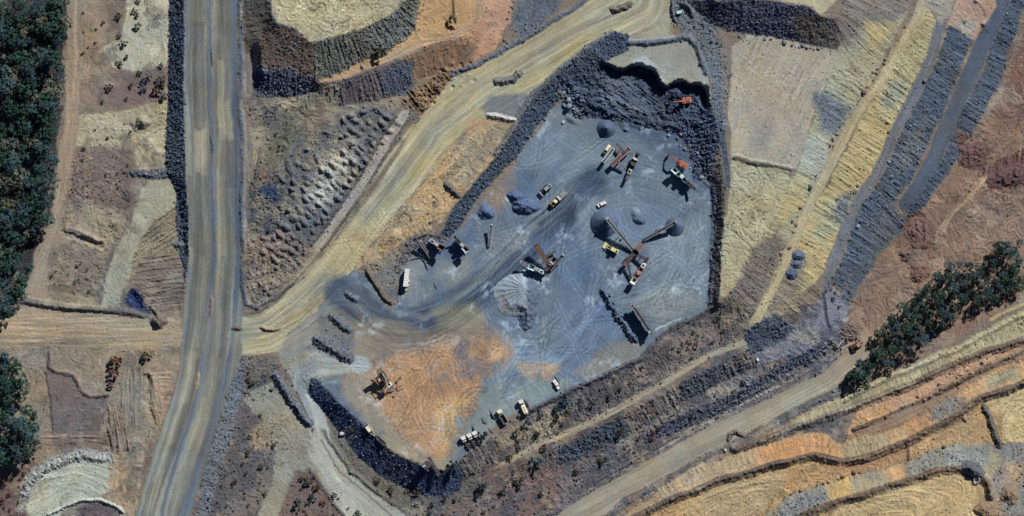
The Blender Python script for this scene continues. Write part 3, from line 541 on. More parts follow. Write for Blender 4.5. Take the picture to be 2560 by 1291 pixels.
P("1740,1000; 1880,935; 1950,905; 1900,950; 1780,1010", (132, 130, 126), soft=10, a=.8, rag=4)
S("2058,735; 2068,800; 2078,830", 7, (70, 74, 84), h=-.6)
P("1200,1180; 1320,1150; 1400,1190; 1400,1260; 1280,1330; 1180,1330", (122, 100, 94), soft=16, rag=6, rub=.25)
P("2132,868; 2060,935; 1950,985; 1840,1036; 1725,1094; 1625,1152; 1482,1232; 1330,1330; 1480,1330; 1560,1245; 1655,1196; 1805,1116; 1950,1040; 2090,972; 2170,900; 2196,840; 2160,830", (163, 150, 124), 'haul_road', soft=6, rag=2, warp=.5, st=.05, la=.08, ro=.01, rub=0)
HR = "2160,860; 2060,945; 1900,1030; 1750,1110; 1600,1190; 1420,1290"
S(HR, 60, None, along=True, warp=0)
S(HR, 16, (174, 160, 130), soft=10, a=.7)
P("2160,820; 2200,830; 2100,970; 2040,960", (178, 146, 112), 'haul_road', soft=20, a=.7)
S("1480,1226; 1620,1146; 1720,1086; 1840,1030", 14, (160, 154, 136), soft=6, a=.7, st=.1)
S("1470,1222; 1610,1140; 1700,1090", 5, (98, 88, 80), h=.7)
S("1490,1310; 1655,1205; 1800,1128; 1950,1052; 2090,985", 22, (112, 100, 96), soft=8, rub=.5, brk=1, h=.8)
# --- south-east terraces
P("1490,1320; 1655,1215; 1800,1138; 1950,1062; 2095,992; 2105,1010; 2000,1064; 1850,1130; 1700,1190; 1560,1288", (148, 123, 98), 'spoil_slope', soft=6, rag=4, st=.1)
P("1940,1085; 2095,992; 2240,930; 2400,860; 2700,700; 2700,790; 2400,900; 2290,955; 2150,1010; 2000,1064", (169, 151, 107), 'spoil_slope', soft=6, rag=3, st=.14)
S("2480,800; 2560,762; 2700,690", 8, (193, 174, 113), soft=4)
P("1560,1320; 1560,1288; 1700,1190; 1850,1130; 2000,1085; 2060,1085; 2112,1112; 2112,1152; 2040,1137; 1950,1157; 1820,1192; 1700,1237", (183, 152, 107), 'spoil_slope', soft=5, rag=5, st=.07, la=.15)
P("1890,1122; 2000,1085; 2060,1085; 2112,1112; 2112,1152; 2040,1137; 1950,1157; 1890,1172", (200, 140, 85), 'spoil_slope', soft=30, rag=8)
P("1690,1200; 1760,1165; 1760,1200; 1700,1235; 1640,1265", (187, 166, 135), soft=14, a=.7)
P("2120,1080; 2150,1012; 2290,957; 2400,902; 2700,800; 2700,850; 2450,930; 2340,985; 2230,1035; 2160,1065; 2130,1105", (198, 149, 109), 'spoil_slope', soft=5, rag=3, st=.14)
P("2130,1062; 2160,1040; 2230,1010; 2200,1060; 2150,1085", (202, 151, 94), soft=10)
P("2110,1112; 2125,1085; 2230,1036; 2340,988; 2450,932; 2700,835; 2700,850; 2480,932; 2400,976; 2300,1046; 2220,1081; 2125,1102", (161, 126, 94), 'dirt_track', soft=5, st=.1)
S("2150,1075; 2240,1045; 2345,985; 2450,930; 2560,880", 24, (157, 124, 97), 'dirt_track', soft=8)
P("2112,1112; 2125,1102; 2220,1081; 2300,1046; 2400,976; 2480,932; 2700,850; 2700,905; 2450,992; 2400,1030; 2270,1100; 2180,1135; 2112,1152", (200, 151, 98), 'spoil_slope', soft=5, rag=5, st=.07, la=.15)
P("2112,1112; 2210,1085; 2225,1115; 2120,1148", (169, 151, 113), soft=15, rag=10)
P("2262,1060; 2320,1040; 2335,1075; 2272,1100", (200, 138, 87), soft=15, rag=10)
P("2330,1015; 2400,985; 2420,1015; 2350,1052; 2320,1050", (129, 124, 121), soft=17, rag=11, rub=.5)
P("2470,945; 2540,915; 2540,940; 2470,975", (173, 159, 118), soft=17, rag=10)
P("1560,1320; 1700,1240; 1820,1195; 1950,1160; 2040,1140; 2112,1155; 2180,1137; 2270,1102; 2400,1032; 2450,994; 2700,908; 2700,1100; 2560,1110; 2470,1108; 2400,1110; 2280,1150; 2150,1186; 2040,1217; 1960,1252; 1900,1320", (193, 151, 98), 'earth_pad', soft=4, rag=3, st=.09, la=.15)
P("1700,1250; 1850,1200; 1950,1180; 1980,1230; 1880,1290; 1700,1320", (195, 162, 109), soft=20, a=.8, st=.12)
P("2050,1165; 2280,1110; 2270,1150; 2100,1190", (187, 136, 94), soft=16, a=.8)
P("2470,1000; 2700,920; 2700,1110; 2520,1105", (202, 171, 113), soft=14, st=.16, la=.2)
P("1880,1320; 1960,1250; 2040,1216; 2150,1186; 2280,1150; 2400,1109; 2470,1109; 2510,1150; 2468,1200; 2420,1164; 2340,1174; 2240,1207; 2120,1242; 1960,1320", (165, 151, 116), 'spoil_slope', soft=6, rag=6, st=.07, la=.15)
P("1960,1255; 2060,1215; 2070,1255; 1990,1300; 1940,1310", (128, 130, 127), soft=17, rag=11, rub=.4)
P("2070,1212; 2120,1195; 2130,1235; 2080,1255", (197, 159, 94), soft=15, rag=10)
P("2215,1170; 2260,1160; 2270,1195; 2230,1205", (211, 155, 98), soft=15, rag=10)
P("2260,1160; 2400,1110; 2470,1115; 2470,1160; 2340,1172; 2270,1195", (135, 136, 129), soft=17, rag=11, rub=.4)
P("1960,1330; 2120,1245; 2240,1210; 2340,1178; 2420,1168; 2466,1205; 2472,1330", (198, 166, 111), 'earth_pad', soft=4, rag=3, st=.12, la=.18)
P("2466,1110; 2700,1105; 2700,1330; 2476,1330; 2470,1200; 2510,1150", (131, 128, 123), soft=17, rag=14, rub=.4, st=.1)
P("2510,1160; 2560,1150; 2560,1200; 2530,1230", (187, 157, 116), soft=19, rag=12)
P("2450,1240; 2500,1250; 2520,1320; 2450,1330", (167, 128, 89), soft=19, rag=12)
for s in ("1500,1330; 1560,1306; 1700,1240; 1820,1195; 1950,1160; 2040,1140; 2112,1155; 2180,1138; 2270,1103; 2400,1033; 2450,995; 2700,908",
          "1900,1345; 1975,1300; 2120,1245; 2240,1210; 2340,1178; 2420,1168; 2466,1205; 2474,1240",
          "1840,1122; 2000,1068; 2150,1014; 2290,958; 2400,904; 2700,802"):
    S(s, 16, (120, 98, 78), soft=4, h=2.6, hw=14, st=.08, rub=.25)
S("2270,1100; 2272,1150", 9, (138, 98, 73), h=1.2, hw=8)
S("2340,985; 2400,952; 2480,908", 5, (101, 85, 70), h=.9, hw=6, rub=.4)
S("2105,1003; 2240,938; 2400,868; 2640,745", 7, (186, 176, 132), soft=4, h=.9, hw=7)
S("2108,1010; 2244,946; 2404,876; 2640,754", 5, (120, 106, 84), soft=3, a=.8)
S("2136,1074; 2240,1032; 2345,983; 2460,926; 2640,840", 6, (116, 98, 80), soft=3, h=1.0, hw=7, rub=.2)
S("1900,1105; 2000,1064; 2150,1010; 2290,955", 5, (178, 166, 128), soft=3, a=.7)
S("1660,1240; 1780,1190; 1900,1150; 2000,1118; 2090,1120", 5, (172, 140, 104), soft=4, a=.6, h=-.3)
S("2150,1120; 2250,1090; 2330,1050; 2420,1000; 2520,950", 5, (176, 142, 106), soft=4, a=.6, h=-.3)
S("2125,1165; 2200,1146; 2290,1112; 2400,1052", 6, (158, 122, 92), soft=4, a=.6, h=-.3)
# --- lower centre
P("610,890; 690,905; 700,960; 620,1010; 590,1080; 545,1200; 500,1330; 640,1330; 700,1180; 720,1080; 680,1040; 620,1010; 604,960", (118, 110, 102), soft=8, rag=5, rub=.25, st=.1, ro=.1)
P("612,1005; 640,970; 690,955; 720,990; 775,1075; 790,1180; 740,1210; 690,1330; 625,1330; 680,1220; 690,1130; 650,1050", (150, 145, 126), 'earth_pad', soft=6, rag=4, st=.06)
P("640,1060; 690,1080; 680,1120; 640,1130; 620,1100", (160, 142, 116), soft=10, rag=4)
P("735,1180; 800,1185; 850,1240; 930,1330; 720,1330; 700,1290", (124, 102, 90), soft=8, rag=5, rub=.25, ro=.1)
P("700,900; 770,875; 800,930; 772,960; 800,1040; 812,1110; 850,1180; 930,1250; 1000,1300; 1000,1340; 900,1340; 850,1250; 790,1190; 778,1080; 730,970", (162, 156, 136), 'dirt_track', soft=7, rag=2, st=.04, la=.08)
P("770,1060; 815,1100; 870,1180; 940,1240; 1020,1300; 1020,1350; 860,1350; 850,1270; 800,1200; 770,1150", (166, 160, 138), 'dirt_track', soft=7, rag=2, st=.04, la=.08, rub=0)
S("905,912; 850,905; 800,906; 765,925; 752,950; 762,985; 785,1035; 802,1085", 44, (160, 164, 158), 'dirt_track', soft=5, st=.03, rub=0)
P("775,1070; 820,1085; 870,1165; 935,1232; 1010,1290; 1010,1350; 850,1350; 870,1290; 820,1210; 780,1150", (172, 169, 152), 'dirt_track', soft=5, st=.03, rub=0)
S("722,945; 740,985; 764,1040; 782,1085", 7, (88, 88, 90), soft=4, a=.8, rub=.4)
S("805,1075; 828,1110; 880,1180; 945,1236; 1030,1290", 8, (92, 86, 78), soft=4, a=.8, h=.8, hw=7)
S("770,1175; 800,1212; 850,1275; 900,1330", 8, (96, 90, 82), soft=4, a=.8, h=.8, hw=7)
TR = "745,890; 755,950; 785,1040; 802,1115; 850,1190; 920,1260; 990,1320"
S(TR, 40, None, along=True, warp=0)
streaks("880,915; 800,918; 758,945; 755,970; 785,1040; 805,1120; 860,1200; 940,1265; 1020,1330", 84, .16, 1.3, 30, 4, tint=(172, 170, 152))
S("880,905; 800,908; 750,935; 745,970", 34, (156, 160, 156), soft=14, a=.8)
S("800,1100; 850,1180; 930,1250; 1010,1320", 4, (100, 92, 80), soft=3, a=.6)
S("735,910; 752,960; 780,1030", 12, (152, 162, 162), soft=8, a=.7)
P("800,1010; 840,1040; 850,1090; 890,1140; 950,1195; 1030,1235; 1140,1225; 1180,1190; 1210,1220; 1050,1300; 980,1270; 870,1180; 830,1110; 815,1060", (112, 106, 94), soft=8, rag=5, rub=.3, ro=.1)
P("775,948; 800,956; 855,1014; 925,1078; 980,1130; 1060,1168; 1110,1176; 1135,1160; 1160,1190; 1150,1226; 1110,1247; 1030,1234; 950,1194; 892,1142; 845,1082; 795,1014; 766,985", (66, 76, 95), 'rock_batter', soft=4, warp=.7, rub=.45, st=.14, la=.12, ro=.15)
P("840,1078; 880,1060; 900,1080; 870,1110; 840,1100", (118, 110, 108), soft=8, a=.8)
P("760,870; 800,850; 790,790; 800,775; 880,825; 890,905; 860,900; 800,880", (120, 122, 120), soft=8, a=.8, rub=.3)
# tidy: bunds on the batter lips
S("1300,1038; 1440,968; 1602,894; 1645,844; 1700,812; 1778,770", 13, (98, 96, 98), h=1.3, hw=9, rub=.6)
S("1640,826; 1700,798", 5, (196, 204, 204), soft=3, a=.7)
S("1180,1112; 1290,1038", 12, (150, 116, 92), soft=6, a=.8)

CR1 = "1500,1345; 1600,1306; 1720,1256; 1830,1212; 1950,1178; 2040,1160; 2120,1168; 2190,1150; 2280,1116; 2410,1050; 2460,1010; 2700,925"
streaks(CR1, 60, .2, 1.0, 22, 5); streaks("1960,1340; 2120,1268; 2250,1230; 2350,1200; 2440,1200", 80, .22, 1.1, 20, 6)
streaks("2120,1090; 2230,1056; 2340,1004; 2450,950; 2700,850", 50, .2, .9, 25, 7)
streaks("2000,1040; 2150,985; 2290,925; 2400,875; 2700,745", 60, .14, .9, 18, 8)
streaks("-150,830; 200,830; 455,832", 84, .2, 1.1, 30, 9, tint=(192, 166, 124))
streaks("187,-90; 188,100; 181,200; 178,300; 166,380; 156,460; 140,560; 100,690; 80,770", 44, .18, 1.0, 30, 10)
streaks(HR, 130, .15, 1.6, 50, 11, tint=(178, 166, 138))
streaks("2330,-90; 2296,40; 2212,180; 2122,320; 2062,440; 2002,560; 1948,690; 1890,800", 30, .22, .8, 25, 12)
streaks("2545,-90; 2497,40; 2458,110; 2420,200; 2372,315; 2324,420; 2270,510", 44, .14, 1.0, 30, 13)
streaks("2350,60; 2332,140; 2288,235; 2234,335; 2190,440; 2142,510; 2102,600; 2074,690", 30, .16, .8, 25, 14)
streaks("1015,285; 930,420; 860,530; 790,620", 24, .15, .8, 25, 15)
streaks("820,212; 880,195; 980,152; 1050,115; 1130,95; 1180,68; 1200,10; 1205,-80", 26, .18, .8, 22, 16)
streaks("1866,852; 1780,884; 1702,934; 1622,978; 1532,1028; 1452,1068; 1350,1110", 22, .2, .7, 16, 17)
for t in ("1330,600; 1400,540; 1480,500; 1560,470; 1640,470", "1300,900; 1400,880; 1500,800; 1560,720; 1640,600", "1480,640; 1460,760; 1400,880; 1280,960", "1120,700; 1050,720; 1010,750"):
    streaks(t, 70, .16, 1.5, 26, 18)
# scrubby banks are never one soil: grey stony, pale and reddish drifts drawn out down the slope
gr = (LAB == 0)
ca, sa = np.cos(ANG), np.sin(ANG)
for seed, thr, rgb, k, rubk, area in ((731, -.05, (84, 84, 90), .75, .5, ((PX > 1000) & (PX < 2140) & (PY > 760)) | ((PX > 480) & (PX < 720) & (PY > 890))), (741, .12, (164, 152, 128), .55, 0, (PX > 1000) & (PX < 2140) & (PY > 760)),
                                (751, .1, (96, 92, 88), .5, .25, PX < 460), (761, .12, (176, 160, 130), .45, 0, PX < 460), (771, .05, (98, 96, 94), .6, .4, (PX > 600) & (PX < 1100) & (PY < 780)), (781, .1, (168, 152, 122), .5, 0, (PX > 600) & (PX < 1100) & (PY < 780)),
                                (791, .1, (120, 98, 86), .5, .1, PX > 2100), (796, .12, (184, 156, 124), .5, 0, PX > 2100)):
    n_ = .7 * fbm(GX, GY, 11, seed, 4) + .5 * fbm(GX, GY, 3.2, seed + 40, 3)
    t_ = np.clip((n_ - thr) * 5, 0, 1) * k * (gr & area)
    CLR += t_[..., None] * (np.array(rgb, np.float32) - CLR); RUB = np.maximum(RUB, t_ * rubk).astype(np.float32)
fl = LAB == LNAMES.index('quarry_floor')
dust = np.clip(fbm(GX, GY, 9, 701, 4) * 2.6 - .35, 0, 1) * np.clip(fbm(GX, GY, 1.8, 705, 2) * 2 + .4, 0, 1) * fl
CLR += dust[..., None] * .6 * (np.array((190, 200, 208), np.float32) - CLR)
damp = np.clip(fbm(GX, GY, 16, 711, 4) * 2.4 - .5, 0, 1) * fl
CLR += damp[..., None] * .65 * (np.array((88, 104, 126), np.float32) - CLR)
olive = np.clip(fbm(GX, GY, 22, 721, 4) * 2.2 - .4, 0, 1) * fl
CLR += olive[..., None] * .3 * (np.array((140, 144, 132), np.float32) - CLR)
# dust and fines creep over every border
RUB = np.maximum(RUB, .4 * blur(RUB, 8) * (LAB != 1) * (LAB != 2)).astype(np.float32)

STR[:] = np.where((LAB == 1) | (LAB == 2) | (LAB == 4), STR, STR * 1.35); LIC_A[:] = np.where((LAB == 1) | (LAB == 4), LIC_A, LIC_A * 1.45)
swirl("1960,1330; 2120,1247; 2240,1212; 2340,1180; 2420,1170; 2464,1205; 2470,1330", 2230, 1285, 2.6, .3, .14, 12)
swirl("2474,1000; 2700,920; 2700,1100; 2515,1104", 2560, 1060, 1.0, .3, .14)
swirl("1700,1262; 1850,1205; 1960,1185; 2000,1230; 1900,1290; 1720,1320", 1830, 1300, 2.4, .24, .1, 18)
swirl("70,1280; 100,1192; 205,1147; 270,1156; 276,1230; 190,1256; 130,1300", 200, 1290, 1.4, .22, .11)
swirl("1290,390; 1500,340; 1700,350; 1780,470; 1700,560; 1500,480; 1340,470", 1560, 640, 1.3, .1, .04)
swirl("1620,640; 1770,520; 1770,745; 1650,815; 1560,760", 1560, 600, 1.0, .13, .05)
swirl("1280,830; 1400,770; 1560,850; 1480,930; 1300,960", 1300, 760, 1.0, .14, .05)

se = ((LAB == LNAMES.index('spoil_slope')) | (LAB == LNAMES.index('earth_pad'))) & (PY - 900 > (2560 - PX) * .42 - 180) & (PX > 1500)
ROUGH[:] = np.where(se, ROUGH * 1.5 + .03, ROUGH)
# ================================================================== lumps, heaps of the tipped field, ruts
def in_poly(q, x, y):
    _, _, ins = segdist(np.asarray(x, np.float32), np.asarray(y, np.float32), q, True); return ins
def stamp(px, py, r, h, p=1.0, dark=None, ex=1.0, ang=0.0):
    cx, cy = W(px, py)
    i0 = max(int((cx - r * 2 - xs[0]) / CELL), 0); i1 = min(int((cx + r * 2 - xs[0]) / CELL) + 2, NX)
    j0 = max(int((cy - r * 2 - ys[0]) / CELL), 0); j1 = min(int((cy + r * 2 - ys[0]) / CELL) + 2, NY)
    if i1 <= i0 or j1 <= j0: return
    sl = (slice(j0, j1), slice(i0, i1)); ux = GX[sl] - cx; uy = GY[sl] - cy
    c, s = math.cos(ang), math.sin(ang)
    d = np.hypot((ux * c + uy * s) / ex, -ux * s + uy * c) / r
    DZ[sl] = np.maximum(DZ[sl], h * np.clip(1 - d ** 1.3, 0, 1) ** p) if h > 0 else DZ[sl] + h * np.clip(1 - d ** 2, 0, 1)
q = pp("700,450; 770,350; 850,285; 960,268; 1000,300; 920,420; 850,520; 780,610; 700,690; 640,640; 690,540")
row = 0
for ra, a in enumerate(np.arange(0, 560, 20.0)):          # tipped load beside tipped load, row behind row
    for rb_, b in enumerate(np.arange(-170, 150, 27.0)):
        near = b > -60
        x = 690 + a * 0.62 + b * 0.78 + R.normal(0, 3.4 if near else 6); y = 655 - a * 0.78 + b * 0.62 + R.normal(0, 3.4 if near else 6)
        if in_poly(q, [[x]], [[y]])[0, 0] and R.rand() < (.97 if near else .6):
            stamp(x, y, R.uniform(1.2, 2.0) if near else R.uniform(.9, 2), R.uniform(.8, 2.1) if near else R.uniform(.6, 2), .8, ex=R.uniform(1.2, 2.3), ang=R.normal(-0.66, .25 if near else .5))
q = pp("645,660; 700,600; 780,620; 740,680; 670,740; 625,740")
for k in range(70):
    x, y = R.uniform(620, 780), R.uniform(600, 740)
    if in_poly(q, [[x]], [[y]])[0, 0]: stamp(x, y, R.uniform(1.0, 2.2), R.uniform(.5, 1.3))
for k in range(90):      # excavator scoops on the brown bank
    t = R.rand(); x = 1020 + 150 * t + R.normal(0, 12); y = 262 - 95 * t + R.normal(0, 12)
    stamp(x, y, R.uniform(.7, 1.6), R.choice([-1, 1]) * R.uniform(.5, 1.1))
for (x, y, r, h) in ((355, 300, 7, 1.6), (400, 395, 5, 1.2), (398, 15, 7, 1.8), (340, 560, 5, 1.2), (330, 480, 6, 1.5), (290, 560, 4, 1.2), (985, 590, 4, 1.0), (920, 720, 3, .8),
                     (1690, 230, 5, 2.0), (1510, 205, 5, 1.4), (1640, 245, 5, 1.5), (1560, 235, 6, 1.2), (1600, 280, 7, 1.4), (1535, 285, 6, 1.6), (1740, 240, 4, 1.5)):
    stamp(x, y, r, h)
# furrows of the loose rubble below the face
for k in range(70):
    x, y = R.uniform(1420, 1770), R.uniform(200, 330)
    stamp(x, y, R.uniform(1.2, 3), R.uniform(.5, 1.4), ex=R.uniform(1, 2.6), ang=R.normal(-.6, .4))
# line convolution: scratches and streaks that follow ruts, furrows and fall lines
def lic(noise, n, step):
    ux = np.cos(ANG); uy = np.sin(ANG)
    acc = noise.copy(); jj, ii = np.meshgrid(np.arange(NY, dtype=np.float32), np.arange(NX, dtype=np.float32), indexing='ij')
    for sg in (1, -1):
        x = ii.copy(); y = jj.copy(); lx, ly = ux * sg, uy * sg; vx, vy = lx, ly
        for k in range(n):
            x += vx * step; y += vy * step
            a = np.clip(np.rint(x), 0, NX - 1).astype(np.int32); b = np.clip(np.rint(y), 0, NY - 1).astype(np.int32)
            nx_, ny_ = ux[b, a], uy[b, a]; dd = np.sign(nx_ * vx + ny_ * vy + 1e-6)
            vx, vy = nx_ * dd, ny_ * dd
            acc += noise[b, a]
    acc -= acc.mean(); return acc / acc.std()
L1 = lic(R.randn(NY, NX).astype(np.float32), 8, 1.0)
L2 = lic(blur(R.randn(NY, NX).astype(np.float32), 3), 16, 1.4)
LM = 0.8 * L1 + 0.6 * L2
LM = LM / LM.std()
fine = R.randn(NY, NX).astype(np.float32)
lump = fbm(GX, GY, 3.2, 201, 3); small = fbm(GX, GY, 1.4, 211, 2)
DZ += STR * np.clip(LM, -2.2, 2.2) * 0.8
patch = np.clip(.75 + 1.1 * fbm(GX, GY, 14, 231, 3), .25, 1.7)      # worked hard in places, smooth in others
# clods, stones and tufts, one cell each, thick in the rough places and none on the roads
loose = np.clip(ROUGH / .1, 0, 1.3) * (LAB != 1) * (LAB != 2) * (LAB != 4) * (SLOPE < 1.2)
clod = (R.rand(NY, NX) < .045 * loose * patch).astype(np.float32) * R.uniform(.25, .75, (NY, NX)).astype(np.float32)
DZ += clod
sharp = np.clip(LM - 1.1, 0, 1.4) - np.clip(-LM - 1.25, 0, 1.4)
DZ += STR * patch * sharp * .7
DZ += ROUGH * (1.5 * lump + 1.3 * small + 0.55 * fine * (1 + 1.2 * np.clip(RUB, 0, 1)))
rk = np.clip(RUB, 0, 1)
DZ += rk * 0.28 * np.abs(vnoise(GX, GY, 0.9, 221)) * (1 + vnoise(GX, GY, 4, 222))
Z += DZ
# wheel marks: pairs of arcs on the working floors
MARK = np.zeros((NY, NX), np.float32); RUT = np.zeros((NY, NX), np.float32)
def marks(s, n, r0, r1, tone, l0=10, l1=45, rut=0.04, straight=0.25, seed=3):
    q = pp(s); rr = np.random.RandomState(seed); x0, y0 = q.min(0); x1, y1 = q.max(0); k = 0; tries = 0
    while k < n and tries < n * 8:
        tries += 1
        px, py = rr.uniform(x0, x1), rr.uniform(y0, y1)
        if not in_poly(q, [[px]], [[py]])[0, 0]: continue
        k += 1; cx, cy = W(px, py); th = rr.uniform(0, 6.283); L = rr.uniform(l0, l1)
        r = rr.uniform(r0, r1) if rr.rand() > straight else 400.0
        m = int(L / 0.25); t = np.linspace(0, L, m); sg = rr.choice([-1, 1]); a = th + sg * t / r
        X = cx + np.cumsum(np.cos(a)) * 0.25; Y = cy + np.cumsum(np.sin(a)) * 0.25
        fade = np.sin(np.linspace(0, math.pi, m)) ** 0.5; tn = 1.45 * tone * rr.uniform(.4, 1.2) * (1 if rr.rand() < .7 else -1)
        for o in (-1.1, 1.1):
            Xo = X - np.sin(a) * o; Yo = Y + np.cos(a) * o
            ins = in_poly(q, 1280 + 5 * Xo, 645.5 - 5 * Yo)
            ii = ((Xo - xs[0]) / CELL + .5).astype(int); jj = ((Yo - ys[0]) / CELL + .5).astype(int)
            ok = ins & (ii >= 0) & (ii < NX) & (jj >= 0) & (jj < NY)
            MARK[jj[ok], ii[ok]] = tn * fade[ok]; RUT[jj[ok], ii[ok]] = -rut
marks("880,935; 960,890; 1090,838; 1250,835; 1262,880; 1205,1000; 1118,1150; 1000,1100", 150, 6, 26, .26, seed=4)
marks("1300,380; 1400,330; 1700,340; 1780,460; 1780,760; 1640,840; 1440,960; 1250,1020; 1250,840; 1180,780; 1100,700; 1200,560", 150, 14, 120, .26, seed=5, l1=70, straight=.45)
marks("1640,620; 1770,560; 1770,740; 1600,800; 1590,740", 60, 14, 110, .26, seed=6)
marks("830,600; 900,560; 1050,450; 1110,385; 1180,320; 1280,310; 1230,390; 1130,520; 1000,600; 885,690; 800,680", 110, 5, 22, .2, seed=7)
marks("620,800; 720,760; 830,690; 880,680; 800,780; 700,850", 40, 15, 60, .16, seed=8)
marks("1840,410; 1960,430; 1900,600; 1800,750", 55, 3, 14, .2, l0=6, l1=20, seed=9)
marks("1840,120; 2080,130; 1980,410; 1830,390", 50, 20, 90, .12, seed=10)
marks("680,-40; 1050,-40; 900,75; 780,100; 700,60", 130, 5, 60, .24, seed=11, l1=60, straight=.5)
marks("2470,990; 2690,920; 2690,1100; 2520,1100", 60, 4, 16, .22, seed=12)
marks("1980,1310; 2120,1250; 2340,1180; 2460,1210; 2470,1320", 90, 6, 24, .22, seed=13)
marks("1700,1250; 1950,1165; 2110,1160; 2280,1110; 2450,1000; 2460,1100; 2150,1185; 1900,1300", 90, 8, 40, .18, seed=14)
marks("2300,600; 2560,300; 2560,560; 2300,700; 2130,850", 90, 3, 18, .18, l0=5, l1=22, seed=15)
marks("70,1280; 100,1190; 210,1145; 270,1155; 275,1230; 130,1300", 34, 10, 40, .14, seed=16)
marks("350,480; 440,450; 440,550; 330,680; 260,760; 300,600", 24, 8, 30, .12, seed=17)
marks("640,980; 700,960; 780,1100; 700,1300; 640,1300; 690,1130", 40, 8, 40, .12, seed=18)
marks("200,290; 420,260; 415,420; 330,380; 200,360", 30, 6, 30, .16, seed=19)
marks("470,0; 590,0; 596,700; 480,700", 20, 300, 900, .1, l0=30, l1=120, seed=20, straight=1)
Z += RUT + blur(RUT, 1) * .5
# the soil colour itself: patches, streaks, wheel marks, stones
big = fbm(GX, GY, 26, 301, 4); mid = fbm(GX, GY, 6, 311, 3); hue = fbm(GX, GY, 18, 321, 3)
dust = np.where((LAB == 1) | (LAB == 2), .05, .09)
f = 1 + dust * 1.1 * big + 0.10 * mid + LIC_A * patch * (0.5 * np.clip(LM, -2, 2) + .7 * sharp) - .25 * (clod > 0) + MARK + STK + 0.035 * fine
f = f + rk * (0.25 * vnoise(GX, GY, 0.7, 331) + 0.22 * fine + 0.2 * mid)
f = np.clip(f, 0.35, 1.8)
A = alb(CLR) * f[..., None]
hs = np.where(LAB == 4, .5, 1.4); hue = hue + .6 * fbm(GX, GY, 5, 327, 3)
A[..., 0] *= 1 + 0.07 * hue * hs; A[..., 2] *= 1 - 0.09 * hue * hs
A = np.clip(A, 0.006, 0.8).astype(np.float32)
# ------------------------------------------------------------------ materials
def nodes(name):
    m = bpy.data.materials.new(name); m.use_nodes = True
    return m, m.node_tree.nodes, m.node_tree.links, m.node_tree.nodes['Principled BSDF']
def soil_material(name, bump=0.25):
    m, n, l, b = nodes(name)
    at = n.new('ShaderNodeAttribute'); at.attribute_name = 'soil'
    tc = n.new('ShaderNodeTexCoord')
    n1 = n.new('ShaderNodeTexNoise'); n1.inputs['Scale'].default_value = 1.6; n1.inputs['Detail'].default_value = 6
    n2 = n.new('ShaderNodeTexNoise'); n2.inputs['Scale'].default_value = 0.11; n2.inputs['Detail'].default_value = 4
    mr = n.new('ShaderNodeMapRange'); mr.inputs[1].default_value = .3; mr.inputs[2].default_value = .7; mr.inputs[3].default_value = .86; mr.inputs[4].default_value = 1.14
    m2 = n.new('ShaderNodeMapRange'); m2.inputs[1].default_value = .3; m2.inputs[2].default_value = .7; m2.inputs[3].default_value = .93; m2.inputs[4].default_value = 1.07
    mu = n.new('ShaderNodeMath'); mu.operation = 'MULTIPLY'
    mx = n.new('ShaderNodeMix'); mx.data_type = 'RGBA'; mx.blend_type = 'MULTIPLY'; mx.inputs[0].default_value = 1
    for k in (n1, n2): l.new(tc.outputs['Object'], k.inputs['Vector'])
    l.new(n1.outputs['Fac'], mr.inputs[0]); l.new(n2.outputs['Fac'], m2.inputs[0])
    l.new(mr.outputs[0], mu.inputs[0]); l.new(m2.outputs[0], mu.inputs[1])
    l.new(at.outputs['Color'], mx.inputs[6]); l.new(mu.outputs[0], mx.inputs[7])
    l.new(mx.outputs[2], b.inputs['Base Color'])
    bp = n.new('ShaderNodeBump'); bp.inputs['Strength'].default_value = bump; bp.inputs['Distance'].default_value = .25
    l.new(n1.outputs['Fac'], bp.inputs['Height']); l.new(bp.outputs[0], b.inputs['Normal'])
    b.inputs['Roughness'].default_value = .95; b.inputs['Specular IOR Level'].default_value = .12
    return m
M_SOIL = soil_material('soil'); M_ROCKSOIL = soil_material('broken_rock', .5)
def np_mesh(name, V, F, mat, attr=None, smooth=False):
    me = bpy.data.meshes.new(name); V = np.ascontiguousarray(V, np.float32); F = np.ascontiguousarray(F, np.int32)
    k = F.shape[1]
    me.vertices.add(len(V)); me.vertices.foreach_set('co', V.ravel())
    me.loops.add(F.size); me.loops.foreach_set('vertex_index', F.ravel())
    me.polygons.add(len(F)); me.polygons.foreach_set('loop_start', np.arange(0, F.size, k, dtype=np.int32))
    me.polygons.foreach_set('loop_total', np.full(len(F), k, np.int32))
    if smooth: me.polygons.foreach_set('use_smooth', np.ones(len(F), bool))
    me.update(calc_edges=True)
    if attr is not None:
        a = me.attributes.new('soil', 'FLOAT_COLOR', 'POINT')
        a.data.foreach_set('color', np.concatenate([attr, np.ones((len(attr), 1), np.float32)], 1).astype(np.float32).ravel())
    if mat: me.materials.append(mat)
    return me
def link(name, me, parent=None, **kw):
    o = bpy.data.objects.new(name, me); COL.objects.link(o)
    if parent is not None: o.parent = parent
    for k, v in kw.items(): o[k] = v
    return o
idx = np.arange(NX * NY).reshape(NY, NX)
Q = np.stack([idx[:-1, :-1], idx[:-1, 1:], idx[1:, 1:], idx[1:, :-1]], -1).reshape(-1, 4)
LQ = LAB[:-1, :-1].ravel()
VV = np.stack([GX, GY, Z], -1).reshape(-1, 3); AA = A.reshape(-1, 3)
SLAB = {'ground': 'brown mine ground with tracks, scratches and low scrub', 'haul_road': 'wide grey gravel haul road streaked by wheels', 'access_road': 'yellowish unsealed road climbing past the quarry',
        'dirt_track': 'narrow pale dirt tracks and benches', 'quarry_floor': 'blue-grey crushed rock quarry floor with orange yard', 'rock_batter': 'dark blue-grey slopes of broken rock',
        'spoil_slope': 'tipped yellow, orange and grey spoil slopes', 'earth_pad': 'flat pale graded earth pads'}
